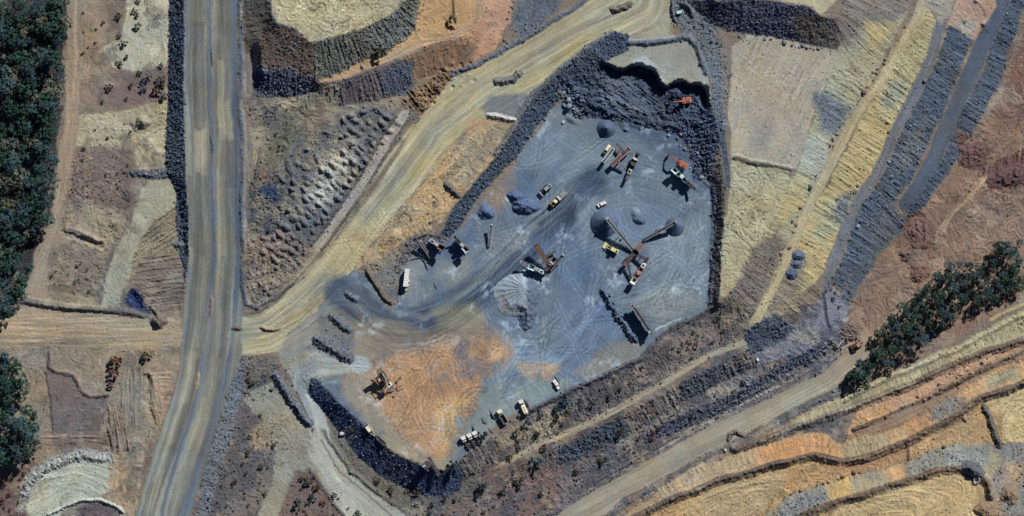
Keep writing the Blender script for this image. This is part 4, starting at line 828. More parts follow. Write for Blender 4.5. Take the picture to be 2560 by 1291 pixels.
for k, nm in enumerate(LNAMES):
    f_ = Q[LQ == k]
    if not len(f_): continue
    u, inv = np.unique(f_, return_inverse=True)
    link(nm, np_mesh(nm, VV[u], inv.reshape(-1, 4), M_ROCKSOIL if nm == 'rock_batter' else M_SOIL, AA[u]), kind='structure', label=SLAB[nm], category='ground')
# the land beyond the mapped sheet, out to the horizon: rings that widen outward
def ring(x0, x1, y0, y1, nx, ny):
    a = [(x, y0) for x in np.linspace(x0, x1, nx)[:-1]] + [(x1, y) for y in np.linspace(y0, y1, ny)[:-1]]
    b = [(x, y1) for x in np.linspace(x1, x0, nx)[:-1]] + [(x0, y) for y in np.linspace(y1, y0, ny)[:-1]]
    return np.array(a + b)
rx, ry = 451, 241
rows = []; 
for e in [0, 1, 2] + list(np.arange(3.5, 60, 1.6)) + list(np.geomspace(60, 900, 90)) + [1300, 2200, 4000, 7000]:
    rows.append((e, ring(xs[0] - e, xs[-1] + e, ys[0] - e, ys[-1] + e, rx, ry)))
Vr = []; Cr = []
for e, r in rows:
    bx = np.clip(r[:, 0], xs[0], xs[-1]); by = np.clip(r[:, 1], ys[0], ys[-1])
    ii = np.rint((bx - xs[0]) / CELL).astype(int); jj = np.rint((by - ys[0]) / CELL).astype(int)
    w = math.exp(-e / 12.0)
    z = Z[jj, ii] * max(w, 0) + (1 - w) * (1.5 * fbm(r[:, 0], r[:, 1], 60, 401)) + (0 if e == 0 else .4 * fbm(r[:, 0], r[:, 1], 8, 402))
    if e == 0: z = Z[jj, ii] - 0.02
    t = np.clip(0.5 + 1.6 * fbm(r[:, 0], r[:, 1], 70, 411, 6), 0, 1)[:, None]
    far = alb((128, 112, 96)) * (1 - t) + alb((82, 92, 80)) * t
    Vr.append(np.column_stack([r, z])); Cr.append(A[jj, ii] * w + far * (1 - w))
n_ = len(rows[0][1]); ri = np.arange(len(rows) * n_).reshape(len(rows), n_)
Fr = np.stack([ri[:-1], np.roll(ri[:-1], -1, 1), np.roll(ri[1:], -1, 1), ri[1:]], -1).reshape(-1, 4)[:, ::-1]
link('terrain', np_mesh('terrain', np.concatenate(Vr), Fr, M_SOIL, np.concatenate(Cr).astype(np.float32)), kind='structure', label='brown and green land reaching to the horizon', category='land')
def gz(px, py):
    x, y = W(px, py); gx = min(max((x - xs[0]) / CELL, 0), NX - 1.01); gy = min(max((y - ys[0]) / CELL, 0), NY - 1.01)
    i, j = int(gx), int(gy); tx, ty = gx - i, gy - j
    return float((Z[j, i] * (1 - tx) + Z[j, i+1] * tx) * (1 - ty) + (Z[j+1, i] * (1 - tx) + Z[j+1, i+1] * tx) * ty)
def gzm(x, y):
    i = np.clip(np.rint((np.asarray(x) - xs[0]) / CELL).astype(int), 0, NX - 1); j = np.clip(np.rint((np.asarray(y) - ys[0]) / CELL).astype(int), 0, NY - 1)
    return Z[j, i]
def soil_at(x, y):
    i = np.clip(np.rint((np.asarray(x) - xs[0]) / CELL).astype(int), 0, NX - 1); j = np.clip(np.rint((np.asarray(y) - ys[0]) / CELL).astype(int), 0, NY - 1)
    return A[j, i]
# ================================================================== materials for things
def paint(name, rgb, rough=.55, metal=0.0, dirt=.25, dcol=(120, 112, 100), scale=1.3):
    m, n, l, b = nodes(name)
    tc = n.new('ShaderNodeTexCoord'); no = n.new('ShaderNodeTexNoise'); no.inputs['Scale'].default_value = scale; no.inputs['Detail'].default_value = 7
    mr = n.new('ShaderNodeMapRange'); mr.inputs[1].default_value = .42; mr.inputs[2].default_value = .72; mr.inputs[3].default_value = 0; mr.inputs[4].default_value = min(1, dirt * 2)
    mx = n.new('ShaderNodeMix'); mx.data_type = 'RGBA'
    mx.inputs[6].default_value = (*lin(rgb), 1); mx.inputs[7].default_value = (*lin(dcol), 1)
    l.new(tc.outputs['Object'], no.inputs['Vector']); l.new(no.outputs['Fac'], mr.inputs[0]); l.new(mr.outputs[0], mx.inputs[0]); l.new(mx.outputs[2], b.inputs['Base Color'])
    b.inputs['Roughness'].default_value = rough; b.inputs['Metallic'].default_value = metal; b.inputs['Specular IOR Level'].default_value = .3
    return m
def leafmat(name, rgb, var=.35):
    m, n, l, b = nodes(name)
    oi = n.new('ShaderNodeObjectInfo'); tc = n.new('ShaderNodeTexCoord'); no = n.new('ShaderNodeTexNoise'); no.inputs['Scale'].default_value = .55; no.inputs['Detail'].default_value = 5
    ad = n.new('ShaderNodeMath'); ad.operation = 'ADD'
    l.new(tc.outputs['Object'], no.inputs['Vector'])
    mr = n.new('ShaderNodeMapRange'); mr.inputs[3].default_value = -.3; mr.inputs[4].default_value = .3
    l.new(oi.outputs['Random'], mr.inputs[0]); l.new(mr.outputs[0], ad.inputs[0]); l.new(no.outputs['Fac'], ad.inputs[1])
    cr = n.new('ShaderNodeValToRGB'); c = lin(rgb); e = cr.color_ramp.elements
    e[0].position = .15; e[0].color = (*(c * (1 - var)), 1); e[1].position = .85; e[1].color = (*(np.clip(c * (1 + var) * np.array([1.1, 1.05, .9]), 0, 1)), 1)
    l.new(ad.outputs[0], cr.inputs[0]); l.new(cr.outputs[0], b.inputs['Base Color'])
    b.inputs['Roughness'].default_value = .7; b.inputs['Specular IOR Level'].default_value = .2
    return m
M = {
 'leaf_blue': leafmat('blue_green_leaves', (58, 84, 94)), 'leaf_olive': leafmat('grey_olive_leaves', (100, 108, 100)), 'leaf_green': leafmat('deep_green_leaves', (50, 80, 74)),
 'leaf_scrub': leafmat('dull_scrub_leaves', (74, 76, 64)), 'leaf_red': leafmat('dead_russet_twigs', (110, 76, 72)), 'bark': paint('bark', (120, 105, 92), .9),
 'rock': None,
}
def rockmat(name, rgb):
    m, n, l, b = nodes(name)
    ge = n.new('ShaderNodeNewGeometry'); oi = n.new('ShaderNodeObjectInfo'); tc = n.new('ShaderNodeTexCoord'); no = n.new('ShaderNodeTexNoise'); no.inputs['Scale'].default_value = 2.2; no.inputs['Detail'].default_value = 5
    l.new(tc.outputs['Object'], no.inputs['Vector'])
    a1 = n.new('ShaderNodeMath'); a1.operation = 'ADD'; a2 = n.new('ShaderNodeMath'); a2.operation = 'MULTIPLY'; a2.inputs[1].default_value = .5
    l.new(ge.outputs['Random Per Island'], a1.inputs[0]); l.new(oi.outputs['Random'], a1.inputs[1]); l.new(a1.outputs[0], a2.inputs[0])
    a3 = n.new('ShaderNodeMath'); a3.operation = 'ADD'; l.new(a2.outputs[0], a3.inputs[0])
    a4 = n.new('ShaderNodeMath'); a4.operation = 'MULTIPLY'; a4.inputs[1].default_value = .35; l.new(no.outputs['Fac'], a4.inputs[0]); l.new(a4.outputs[0], a3.inputs[1])
    cr = n.new('ShaderNodeValToRGB'); e = cr.color_ramp.elements; c = lin(rgb)
    e[0].position = .25; e[0].color = (*(c * .45), 1); e[1].position = 1.1 if False else 1.0; e[1].color = (*np.clip(c * 2.3, 0, .8), 1)
    x = e.new(.7); x.color = (*(c * 1.0), 1)
    l.new(a3.outputs[0], cr.inputs[0]); l.new(cr.outputs[0], b.inputs['Base Color']); b.inputs['Roughness'].default_value = .8
    return m
M['rock'] = rockmat('blue_grey_rock', (92, 102, 114)); M['rock_brown'] = rockmat('brown_rock', (104, 88, 76)); M['rock_pale'] = rockmat('pale_rock', (166, 166, 160))
M['rock_red'] = rockmat('red_brown_rock', (120, 84, 74))
# ------------------------------------------------------------------ loose rock that nobody could count: one mass per slope
PHI = (1 + 5 ** .5) / 2
ICO_V = np.array([(-1, PHI, 0), (1, PHI, 0), (-1, -PHI, 0), (1, -PHI, 0), (0, -1, PHI), (0, 1, PHI), (0, -1, -PHI), (0, 1, -PHI), (PHI, 0, -1), (PHI, 0, 1), (-PHI, 0, -1), (-PHI, 0, 1)]) / 1.9
ICO_F = np.array([(0, 11, 5), (0, 5, 1), (0, 1, 7), (0, 7, 10), (0, 10, 11), (1, 5, 9), (5, 11, 4), (11, 10, 2), (10, 7, 6), (7, 1, 8), (3, 9, 4), (3, 4, 2), (3, 2, 6), (3, 6, 8), (3, 8, 9), (4, 9, 5), (2, 4, 11), (6, 2, 10), (8, 6, 7), (9, 8, 1)])
def rocks_mesh(name, x, y, r, mat, rs):
    n = len(x); V = np.repeat(ICO_V[None], n, 0) * (1 + rs.uniform(-.34, .34, (n, 12, 1))) * rs.uniform(.7, 1.3, (n, 1, 3)); V[..., 2] *= .8
    a = rs.uniform(0, 6.28, n); c, s = np.cos(a)[:, None], np.sin(a)[:, None]
    X = V[..., 0] * c - V[..., 1] * s; Y = V[..., 0] * s + V[..., 1] * c
    V = np.stack([X, Y, V[..., 2]], -1) * r[:, None, None]
    V[..., 0] += x[:, None]; V[..., 1] += y[:, None]; V[..., 2] += (gzm(x, y) + r * .18)[:, None]
    F = ICO_F[None] + (np.arange(n) * 12)[:, None, None]
    return np_mesh(name, V.reshape(-1, 3), F.reshape(-1, 3), mat)
inside = (np.abs(GX) < 262) & (np.abs(GY) < 136)
def scatter(mask, density, rs):
    p = np.clip(mask * density * CELL * CELL, 0, 1); k = rs.rand(NY, NX) < p
    j, i = np.nonzero(k & inside)
    return xs[i] + rs.uniform(-.2, .2, len(i)), ys[j] + rs.uniform(-.2, .2, len(i))
zones = [("west shoulder of the haul road", 400, 640, -60, 1350, 'rock'), ("northern tip faces", 600, 1290, -60, 330, 'rock'), ("tipped field between the roads", 600, 1040, 330, 780, 'rock'),
         ("quarry face and west batter", 985, 1830, 60, 770, 'rock'), ("eastern spoil slopes", 1780, 2620, -60, 900, 'rock'), ("southern scrub banks", 1130, 2140, 760, 1320, 'rock'),
         ("curved batter below the yard", 600, 1180, 780, 1320, 'rock'), ("south-east terraces", 1480, 2620, 880, 1320, 'rock_brown')]
done = np.zeros((NY, NX), bool)
for zi, (nm, x0, x1, y0, y1, mt) in enumerate(zones):
    rs = np.random.RandomState(500 + zi)
    mk = (PX >= x0) & (PX < x1) & (PY >= y0) & (PY < y1) & ~done; done |= mk
    x, y = scatter(RUB * mk, .8, rs)
    if len(x) < 10: continue
    r = (.13 if 'eastern' in nm else .16) + (.34 if 'eastern' in nm else .46) * rs.rand(len(x)) ** 3.5
    link('rubble', rocks_mesh('rubble', x, y, r, M[mt], rs), kind='stuff', label='loose broken rock strewn over the ' + nm, category='rubble')
# ------------------------------------------------------------------ boulders one can count
def rock_variants(n, mat, seed):
    out = []; rs = np.random.RandomState(seed)
    for k in range(n):
        V = ICO_V * (1 + rs.uniform(-.22, .22, (12, 1))) * rs.uniform(.75, 1.25, (1, 3))
        mid = {}; F = []; V = list(map(np.array, V))
        def m2(a, b):
            key = (min(a, b), max(a, b))
            if key not in mid:
                V.append((V[a] + V[b]) / 2 * (1.08 + rs.uniform(-.12, .12))); mid[key] = len(V) - 1
            return mid[key]
        for a, b, c in ICO_F:
            ab, bc, ca = m2(a, b), m2(b, c), m2(c, a); F += [(a, ab, ca), (b, bc, ab), (c, ca, bc), (ab, bc, ca)]
        V = np.array(V); V[:, 2] *= .75
        out.append(np_mesh('boulder', V, np.array(F), mat))
    return out
RV = {k: rock_variants(4, M[k], 60 + i) for i, k in enumerate(('rock', 'rock_brown', 'rock_pale'))}
NB = 0
def boulder(px, py, r, mat, label, group):
    global NB
    NB += 1
    x, y = W(px, py); me = RV[mat][R.randint(4)]
    o = bpy.data.objects.new('boulder', me); COL.objects.link(o)
    s = r * R.uniform(.85, 1.15); o.scale = (s * R.uniform(.85, 1.25), s, s * R.uniform(.75, 1.05)); o.location = (x, y, gz(px, py) + s * .25); o.rotation_euler = (0, 0, R.uniform(0, 6.28))
    o['label'] = label; o['category'] = 'boulder'
    if group: o['group'] = group
def blline(s, n, spread, r0, r1, mat, label, group):
    q = pp(s); seg = np.hypot(*np.diff(q, axis=0).T); cum = np.r_[0, np.cumsum(seg)]
    for k in range(n):
        t = R.uniform(0, cum[-1]); i = min(np.searchsorted(cum, t) - 1, len(seg) - 1); i = max(i, 0); f = (t - cum[i]) / seg[i]
        p = q[i] + (q[i+1] - q[i]) * f + R.normal(0, spread, 2)
        boulder(p[0], p[1], r0 + (r1 - r0) * R.rand() ** 2.5, mat, label, group)
blline("2270,60; 2210,150; 2110,300; 2050,425; 1990,555; 1930,690", 42, 5, .5, 1.3, 'rock_brown', 'dark boulder at the foot of the pale slope beside the yellow bench track', 'boulders along the yellow bench track')
blline("2240,260; 2190,360; 2150,440; 2095,560", 16, 12, .4, 1.0, 'rock_brown', 'small dark boulder scattered on the bright yellow slope', 'boulders on the yellow slope')
blline("2400,70; 2300,300; 2200,500; 2120,690", 18, 22, .5, 1.2, 'rock', 'blue-grey boulder on the dark rock slope beside the grey track', 'boulders on the dark eastern slope')
blline("1840,98; 1930,106; 2030,122; 2090,132", 26, 4, .45, 1.1, 'rock', 'dark boulder at the foot of the shaded slope above the east pad', 'boulders at the foot of the shaded slope')
blline("2120,1078; 2230,1040; 2330,985; 2440,930; 2540,880", 34, 6, .45, 1.1, 'rock_brown', 'dark boulder in the row along the brown terrace bench', 'boulders along the brown terrace bench')
blline("1930,1255; 2040,1210; 2150,1182; 2280,1146; 2400,1106", 26, 4, .45, 1.0, 'rock_brown', 'dark boulder in the row below the lowest striped slope', 'boulders below the lowest striped slope')
blline("650,235; 720,246; 790,232; 830,205; 900,168; 960,138; 1030,80", 26, 4, .4, .95, 'rock', 'dark boulder at the foot of the northern rock face', 'boulders under the northern face')
blline("1250,130; 1270,60; 1285,0", 12, 5, .4, .9, 'rock_brown', 'brown boulder along the foot of the pink slope', 'boulders under the pink slope')
blline("1300,1130; 1360,1095; 1450,1050; 1530,1010; 1600,970", 24, 8, .4, .9, 'rock_brown', 'dark stone beside the pale track through the scrub bank', 'stones beside the scrub bank track')
blline("1640,30; 1700,70", 3, 6, .4, .8, 'rock_pale', 'pale boulder near the curled bund at the top road', 'pale boulders by the curled bund')
blline("1410,235; 1430,260; 1445,285", 26, 11, .7, 1.5, 'rock', 'large blue-grey block in the blasted heap at the west end of the face', 'blocks of the blasted heap')
blline("1655,330; 1680,335; 1740,380; 1750,430", 18, 9, .6, 1.3, 'rock', 'large blue-grey block spilled beside the orange excavator and crusher', 'blocks spilled by the crusher')
blline("70,1225; 100,1185; 150,1156; 205,1140; 265,1150", 14, 4, .4, 1.0, 'rock_pale', 'whitish block in the rim of the pale kidney-shaped pad', 'blocks rimming the pale pad')
for px, py, r, mt, lb in ((855, 1085, 1.6, 'rock_pale', 'white rock lying alone at the top of the curved dark batter'), (1492, 530, .55, 'rock_pale', 'tiny white rock on the quarry floor beside the white utility truck'),
                          (2412, 1045, 1.3, 'rock_brown', 'dark brown boulder at the end of the grey patch on the terrace'), (1895, 900, .9, 'rock_pale', 'white rock at the corner of the dark spoil tongue'),
                          (1815, 1128, 1.0, 'rock_pale', 'light rock by the haul road below the horseshoe bund'), (2088, 980, 1.2, 'rock', 'dark boulder beside the tip of the eastern wood'),
                          (1407, 307, .8, 'rock_pale', 'white rock left on the floor below the blasted heap'), (2360, 1118, 1.0, 'rock_brown', 'lone dark boulder on the orange terrace pad'), (2137, 1180, 1.1, 'rock_brown', 'dark boulder alone on the tan pad beneath the orange slope')):
    boulder(px, py, r, mt, lb, None)
# ------------------------------------------------------------------ trees and shrubs
def crown_mesh(name, rad, h, clumps, per, leaf, seed, mat, lean=0.15):
    rs = np.random.RandomState(seed); V = []
    for c in range(clumps):
        a = rs.uniform(0, 6.28); rr = rad * math.sqrt(rs.uniform(0, 1)) * .85; z = h * (1 - .55 * (rr / rad) ** 1.6) * rs.uniform(.72, 1.05)
        cx, cy = rr * math.cos(a), rr * math.sin(a); cr = rad * rs.uniform(.14, .3)
        d = rs.normal(0, 1, (per, 3)); d /= np.linalg.norm(d, axis=1)[:, None]; d[:, 2] = np.abs(d[:, 2]) * .9 - .25
        p = d * cr * rs.uniform(.45, 1.05, (per, 1)); p[:, 2] *= .75; p += (cx, cy, z - cr * .5)
        u = rs.normal(0, 1, (per, 3)); u[:, 2] *= .5; u /= np.linalg.norm(u, axis=1)[:, None]
        w_ = np.cross(u, d + rs.normal(0, .5, (per, 3))); w_ /= np.linalg.norm(w_, axis=1)[:, None] + 1e-6
        s = leaf * rs.uniform(.6, 1.4, (per, 1))
        V.append(np.stack([p - u * s, p - w_ * s * .6, p + u * s, p + w_ * s * .6], 1))
    V = np.concatenate(V).reshape(-1, 3)
    return np_mesh(name, V, np.arange(len(V)).reshape(-1, 4), mat)
class MB:
    def __init__(s): s.v = []; s.f = []
    def add(s, v, f):
        o = len(s.v); s.v += [tuple(map(float, p)) for p in v]; s.f += [tuple(i + o for i in q) for q in f]; return s
    def box(s, c, d, rz=0.0, ch=0.0, taper=1.0):
        x, y, z = c; a, b, h = d[0] / 2, d[1] / 2, d[2] / 2; cr, sr = math.cos(rz), math.sin(rz)
        ch = ch or min(a, b, h) * .16
        def ringp(z0, k, t): 
            P_ = [(-a*t+k, -b*t), (a*t-k, -b*t), (a*t, -b*t+k), (a*t, b*t-k), (a*t-k, b*t), (-a*t+k, b*t), (-a*t, b*t-k), (-a*t, -b*t+k)]
            return [(x + p*cr - q*sr, y + p*sr + q*cr, z + z0) for p, q in P_]
        V = ringp(-h, ch, 1) + ringp(h - ch, ch, taper)
        sc = taper * (1 - ch / max(a, b, .01))
        V += ringp(h, ch, max(sc, .1))
        F = [tuple(range(7, -1, -1)), tuple(range(16, 24))]
        for k in (0, 8): F += [(k + i, k + (i + 1) % 8, k + 8 + (i + 1) % 8, k + 8 + i) for i in range(8)]
        return s.add(V, F)
    def cyl(s, p, q, r, n=10, r2=None):
        p = Vector(p); q = Vector(q); d = (q - p).normalized(); u = d.orthogonal().normalized(); w_ = d.cross(u); r2 = r if r2 is None else r2
        V = [p + (u * math.cos(t) + w_ * math.sin(t)) * r for t in (k * 2 * math.pi / n for k in range(n))] + [q + (u * math.cos(t) + w_ * math.sin(t)) * r2 for t in (k * 2 * math.pi / n for k in range(n))]
        F = [(i, (i + 1) % n, n + (i + 1) % n, n + i) for i in range(n)] + [tuple(range(n - 1, -1, -1)), tuple(range(n, 2 * n))]
        return s.add(V, F)
    def beam(s, p, q, w_, h):
        p = Vector(p); q = Vector(q); d = (q - p).normalized(); side = d.cross(Vector((0, 0, 1)))
        if side.length < 1e-3: side = Vector((0, 1, 0))
        side = side.normalized(); up = side.cross(d).normalized()
        V = [b + side * sx * w_ / 2 + up * sz * h / 2 for b in (p, q) for sx, sz in ((-1, -1), (1, -1), (1, 1), (-1, 1))]
        return s.add(V, [(0, 1, 2, 3), (7, 6, 5, 4), (0, 4, 5, 1), (1, 5, 6, 2), (2, 6, 7, 3), (3, 7, 4, 0)])
    def prism(s, prof, y0, y1):
        n = len(prof); V = [(x, y0, z) for x, z in prof] + [(x, y1, z) for x, z in prof]
        return s.add(V, [tuple(range(n)), tuple(range(2 * n - 1, n - 1, -1))] + [(i, n + i, n + (i + 1) % n, (i + 1) % n) for i in range(n)])
    def slab(s, pts, t):       # closed plan outline [(x,y)], between z values t
        n = len(pts); V = [(x, y, t[0]) for x, y in pts] + [(x, y, t[1]) for x, y in pts]
        return s.add(V, [tuple(range(n - 1, -1, -1)), tuple(range(n, 2 * n))] + [(i, (i + 1) % n, n + (i + 1) % n, n + i) for i in range(n)])
    def build(s, name, mat, parent=None, **kw):
        me = bpy.data.meshes.new(name); me.from_pydata(s.v, [], s.f); me.update()
        me.materials.append(M[mat] if isinstance(mat, str) else mat)
        return link(name, me, parent, **kw)
    def mesh(s, name, mat):
        me = bpy.data.meshes.new(name); me.from_pydata(s.v, [], s.f); me.update(); me.materials.append(M[mat]); return me
def trunk_mesh(h, rad, seed):
    rs = np.random.RandomState(seed); b = MB(); b.cyl((0, 0, -.3), (0.1, 0.1, h * .55), .28, 8, .18)
    for k in range(5):
        a = rs.uniform(0, 6.28); b.cyl((0.1, 0.1, h * rs.uniform(.35, .55)), (rad * .55 * math.cos(a), rad * .55 * math.sin(a), h * rs.uniform(.65, .85)), .13, 6, .05)
    return b.mesh('trunk', 'bark')
TREES = []
for k in range(9):
    mt = ('leaf_blue', 'leaf_green', 'leaf_olive')[k % 3]; rad = (3.4, 4.3, 3.0, 5.0, 3.7, 4.6, 2.6, 3.9, 3.2)[k]; h = (9, 11, 8, 12, 10, 11, 7, 10, 8)[k]
    TREES.append((crown_mesh('crown', rad, h, 40, 24, .34, 700 + k, M[mt]), trunk_mesh(h, rad, 720 + k), mt, rad))
KIND = {'leaf_blue': 'blue-green gum tree', 'leaf_green': 'deep green gum tree', 'leaf_olive': 'pale olive gum tree'}
def tree(px, py, k, s, label, group):
    cm, tm, mt, rad = TREES[k]
    x, y = W(px, py); e = bpy.data.objects.new('gum_tree', None); COL.objects.link(e); e.location = (x, y, gz(px, py) if abs(x) < 269 and abs(y) < 143 else 0); e.rotation_euler = (0, 0, R.uniform(0, 6.28)); e.scale = (s, s, s * R.uniform(1.05, 1.4))
    e['label'] = label % KIND[mt]; e['category'] = 'tree'; e['group'] = group
    link('crown', cm, e); link('trunk', tm, e)
def forest(poly, step, label, group, pick, smin=.7, smax=1.2, jit=.38, skip=.02):
    q = pp(poly); x0, y0 = q.min(0); x1, y1 = q.max(0); r = 0; y = y0
    while y < y1:
        x = x0 + (step / 2 if r % 2 else 0)
        while x < x1:
            px, py = x + R.uniform(-jit, jit) * step, y + R.uniform(-jit, jit) * step
            if 1 < px < 2557 and 2 < py < 1288 and in_poly(q, [[px]], [[py]])[0, 0] and R.rand() > skip:
                tree(px, py, pick[R.randint(len(pick))], R.uniform(smin, smax), label, group)
            x += step
        y += step * .87; r += 1
WEST = [("-20,-30; 165,-30; 172,60; 150,120; -20,120", 'top left corner of the view'), ("-20,120; 150,120; 148,150; 168,190; 168,240; 150,300; -20,300", 'upper west wood beside the dirt track'),
        ("-20,300; 150,300; 140,345; 145,400; 142,480; -20,480", 'western wood at its narrow waist'), ("-20,480; 138,480; 128,540; 95,600; -20,620", 'western wood where the dirt track swings south-west'), ("-20,620; 88,610; 72,680; 50,745; 10,800; -20,800", 'southern tip of the western wood')]
for p_, d_ in WEST: forest(p_, 29.5, '%s in the ' + d_, 'trees of the wood, ' + d_, (0, 1, 3, 4, 7, 5, 3, 7, 8, 0, 3, 1), .75, 1.35)
for p_, d_ in (("-20,865; 36,880; 60,950; 88,1010; -20,1010", 'small south-west wood near the tan cross road'), ("-20,1010; 88,1010; 100,1050; 96,1112; 60,1148; -20,1170", 'southern end of the small south-west wood')):
    forest(p_, 24, '%s in the ' + d_, 'trees of the ' + d_, (1, 4, 0, 7, 1, 3), .75, 1.2)
for p_, d_ in (("2580,590; 2500,618; 2440,652; 2385,662; 2400,760; 2470,770; 2580,700", 'upper end of the eastern tree belt'), ("2385,662; 2290,722; 2230,800; 2330,845; 2400,790; 2400,760", 'middle of the eastern tree belt'), ("2230,800; 2195,835; 2178,880; 2128,930; 2104,968; 2150,962; 2230,915; 2300,870; 2330,845", 'lower tip of the eastern tree belt')):
    forest(p_, 21.5, '%s in the ' + d_, 'trees of the ' + d_, (0, 3, 4, 0, 2, 7, 1), .48, .82)
SH = []
for k in range(6):
    mt = ('leaf_scrub', 'leaf_olive', 'leaf_blue', 'leaf_scrub', 'leaf_red', 'leaf_blue')[k]
    SH.append(crown_mesh('foliage', 1.0, 1.25, 9, 26, .19, 760 + k, M[mt]))
SHN = ('dull brown-green', 'pale olive', 'blue-green', 'dull brown-green', 'russet', 'blue-green')
def shrub(px, py, r, k, label, group=None):
    x, y = W(px, py); o = bpy.data.objects.new('shrub', SH[k]); COL.objects.link(o); o.location = (x, y, gz(px, py) - .1); s = r / 5.0; o.scale = (s * R.uniform(.85, 1.2), s, s * R.uniform(.9, 1.3)); o.rotation_euler = (0, 0, R.uniform(0, 6.28))
    o['label'] = label; o['category'] = 'shrub'
    if group: o['group'] = group
for px, py, r in ((345, 3, 6), (335, 27, 7), (342, 38, 6), (297, 40, 8), (257, 57, 5), (298, 90, 6), (237, 108, 4), (315, 142, 6), (290, 157, 4), (403, 163, 6), (273, 218, 8), (207, 32, 3), (208, 80, 3), (240, 73, 3), (207, 133, 4), (255, 255, 4), (315, 247, 4), (219, 118, 3), (328, 213, 6), (348, 182, 6), (300, 160, 7), (268, 345, 4), (237, 325, 3), (325, 330, 4), (310, 310, 3), (208, 372, 5)):
    shrub(px, py, r * 1.15, 0 if r < 7 else 3, 'dark shrub with a long shadow on the pale cleared ground left of the haul road', 'shrubs on the cleared ground left of the haul road')
for px, py, r, k, lb in ((343, 63, 11, 1, 'largest olive shrub on the whitish patch beside the haul road'), (310, 107, 11, 2, 'blue-green shrub at the lower edge of the whitish patch'), (372, 192, 11, 2, 'round blue-green bush left of the haul road shoulder'), (355, 207, 9, 2, 'blue-green bush beside a dark thicket on purple ground'),
                         (357, 223, 10, 5, 'low blue-green bush in the lower thicket on purple ground'), (403, 203, 14, 3, 'dark bush against the haul road shoulder'), (410, 238, 13, 2, 'broad green bush tucked into the foot of the haul road batter'), (390, 225, 12, 3, 'dark elongated bush near the haul road batter'),
                         (1133, 50, 15, 1, 'large grey-olive bush on the orange bench'), (951, 133, 17, 3, 'olive-brown bush mound at the inner edge of the orange bench'), (1205, 1088, 14, 2, 'blue-green tree-like bush below the three parked trucks'), (1291, 1078, 9, 1, 'pale bush between the water truck and the scrub'),
                         (1319, 1054, 11, 2, 'blue-green bush at the foot of the water truck bank'), (1398, 1025, 14, 2, 'tall blue-green bush with a long shadow near the white pickup'), (1420, 1002, 17, 2, 'biggest blue-green bush beside the yard edge south of the white pickup'), (1276, 1143, 8, 3, 'small dark bush by the scrub bank track'),
                         (1140, 1158, 17, 2, 'blue-green bush at the east end of the curved batter'), (1205, 1213, 16, 5, 'dark green bush in the scrub below the track'), (740, 1260, 14, 5, 'dark bush in the lower scrub beside the loop track'), (778, 1250, 12, 2, 'green bush in the lower scrub near the loop track'), (770, 1203, 11, 3, 'brownish bush at the top of the lower scrub'),
                         (1340, 1155, 15, 2, 'blue-green bush with a long dark shadow on the reddish bank'), (1552, 1082, 11, 3, 'dark bush at the foot of the dark rock tongue'), (1480, 1005, 10, 2, 'green bush beside the pale scrub square'), (1360, 1119, 8, 4, 'russet bush beside the pale track'), (2170, 965, 10, 3, 'low dark bush on the green-tan slope under the tree belt'),
                         (2225, 935, 9, 3, 'small dark bush at the southern edge of the tree belt'), (290, 905, 17, 4, 'large russet heap of dead branches on tan ground'), (285, 935, 14, 4, 'smaller russet heap of dead branches below the large one'), (365, 890, 12, 3, 'grey-brown brush heap near the haul road bend'), (275, 965, 9, 4, 'russet strip of dead branches above the ploughed rows')):
    shrub(px, py, r, k, lb)
def scrub(poly, n, r0, r1, kinds, where, group, seed):
    q = pp(poly); rs = np.random.RandomState(seed); x0, y0 = q.min(0); x1, y1 = q.max(0); c = 0
    while c < n:
        px, py = rs.uniform(x0, x1), rs.uniform(y0, y1)
        if in_poly(q, [[px]], [[py]])[0, 0]:
            k = kinds[rs.randint(len(kinds))]; shrub(px, py, r0 + (r1 - r0) * rs.rand() ** 2, k, '%s low shrub %s' % (SHN[k], where), group); c += 1
scrub("870,1150; 960,1205; 1140,1240; 1200,1220; 1320,1160; 1300,1250; 1180,1300; 1040,1290; 960,1240", 34, 4, 10, (0, 1, 3, 5), 'on the scrub bank beneath the curved batter', 'shrubs beneath the curved batter', 1)
scrub("1200,1110; 1300,1060; 1440,1000; 1600,910; 1640,930; 1450,1050; 1260,1140", 28, 3, 8, (0, 3, 3, 1), 'on the bank just below the yard edge', 'shrubs below the yard edge', 2)
scrub("1640,850; 1780,780; 1850,830; 1700,920; 1640,900", 18, 3, 7, (0, 3, 1), 'on the bank below the east end of the quarry floor', 'shrubs below the east end of the floor', 3)
scrub("600,900; 690,920; 690,960; 620,1010; 560,1180; 510,1280; 640,1290; 690,1180; 680,1050; 620,1020", 36, 3, 9, (0, 3, 0, 5), 'between the haul road and the grey pad', 'shrubs between haul road and grey pad', 4)
scrub("740,1190; 800,1190; 900,1290; 720,1290", 18, 4, 10, (3, 4, 5), 'in the lower scrub beside the loop track', 'shrubs beside the loop track', 5)
scrub("190,380; 320,390; 320,510; 170,500", 26, 2.5, 4.5, (0, 3, 4), 'dotting the purple-brown paddock left of the haul road', 'shrubs on the purple-brown paddock', 6)
scrub("135,625; 265,655; 245,735; 125,715", 16, 2.5, 6, (0, 3, 1), 'on the rough square below the trench', 'shrubs on the rough square', 7)
scrub("1480,1180; 1700,1060; 1900,960; 2000,900; 1700,1020; 1440,1180; 1300,1270", 24, 3, 8, (3, 4, 0), 'on the reddish bank above the southern haul road', 'shrubs on the reddish bank', 8)
scrub("620,270; 760,250; 730,400; 640,430", 14, 2.5, 4.5, (0, 3), 'on the tan triangle north of the tipped field', 'shrubs on the tan triangle', 9)
scrub("0,1190; 70,1160; 60,1290; 0,1290", 14, 3, 7, (4, 3), 'on the red ground in the bottom left corner', 'shrubs in the bottom left corner', 10)
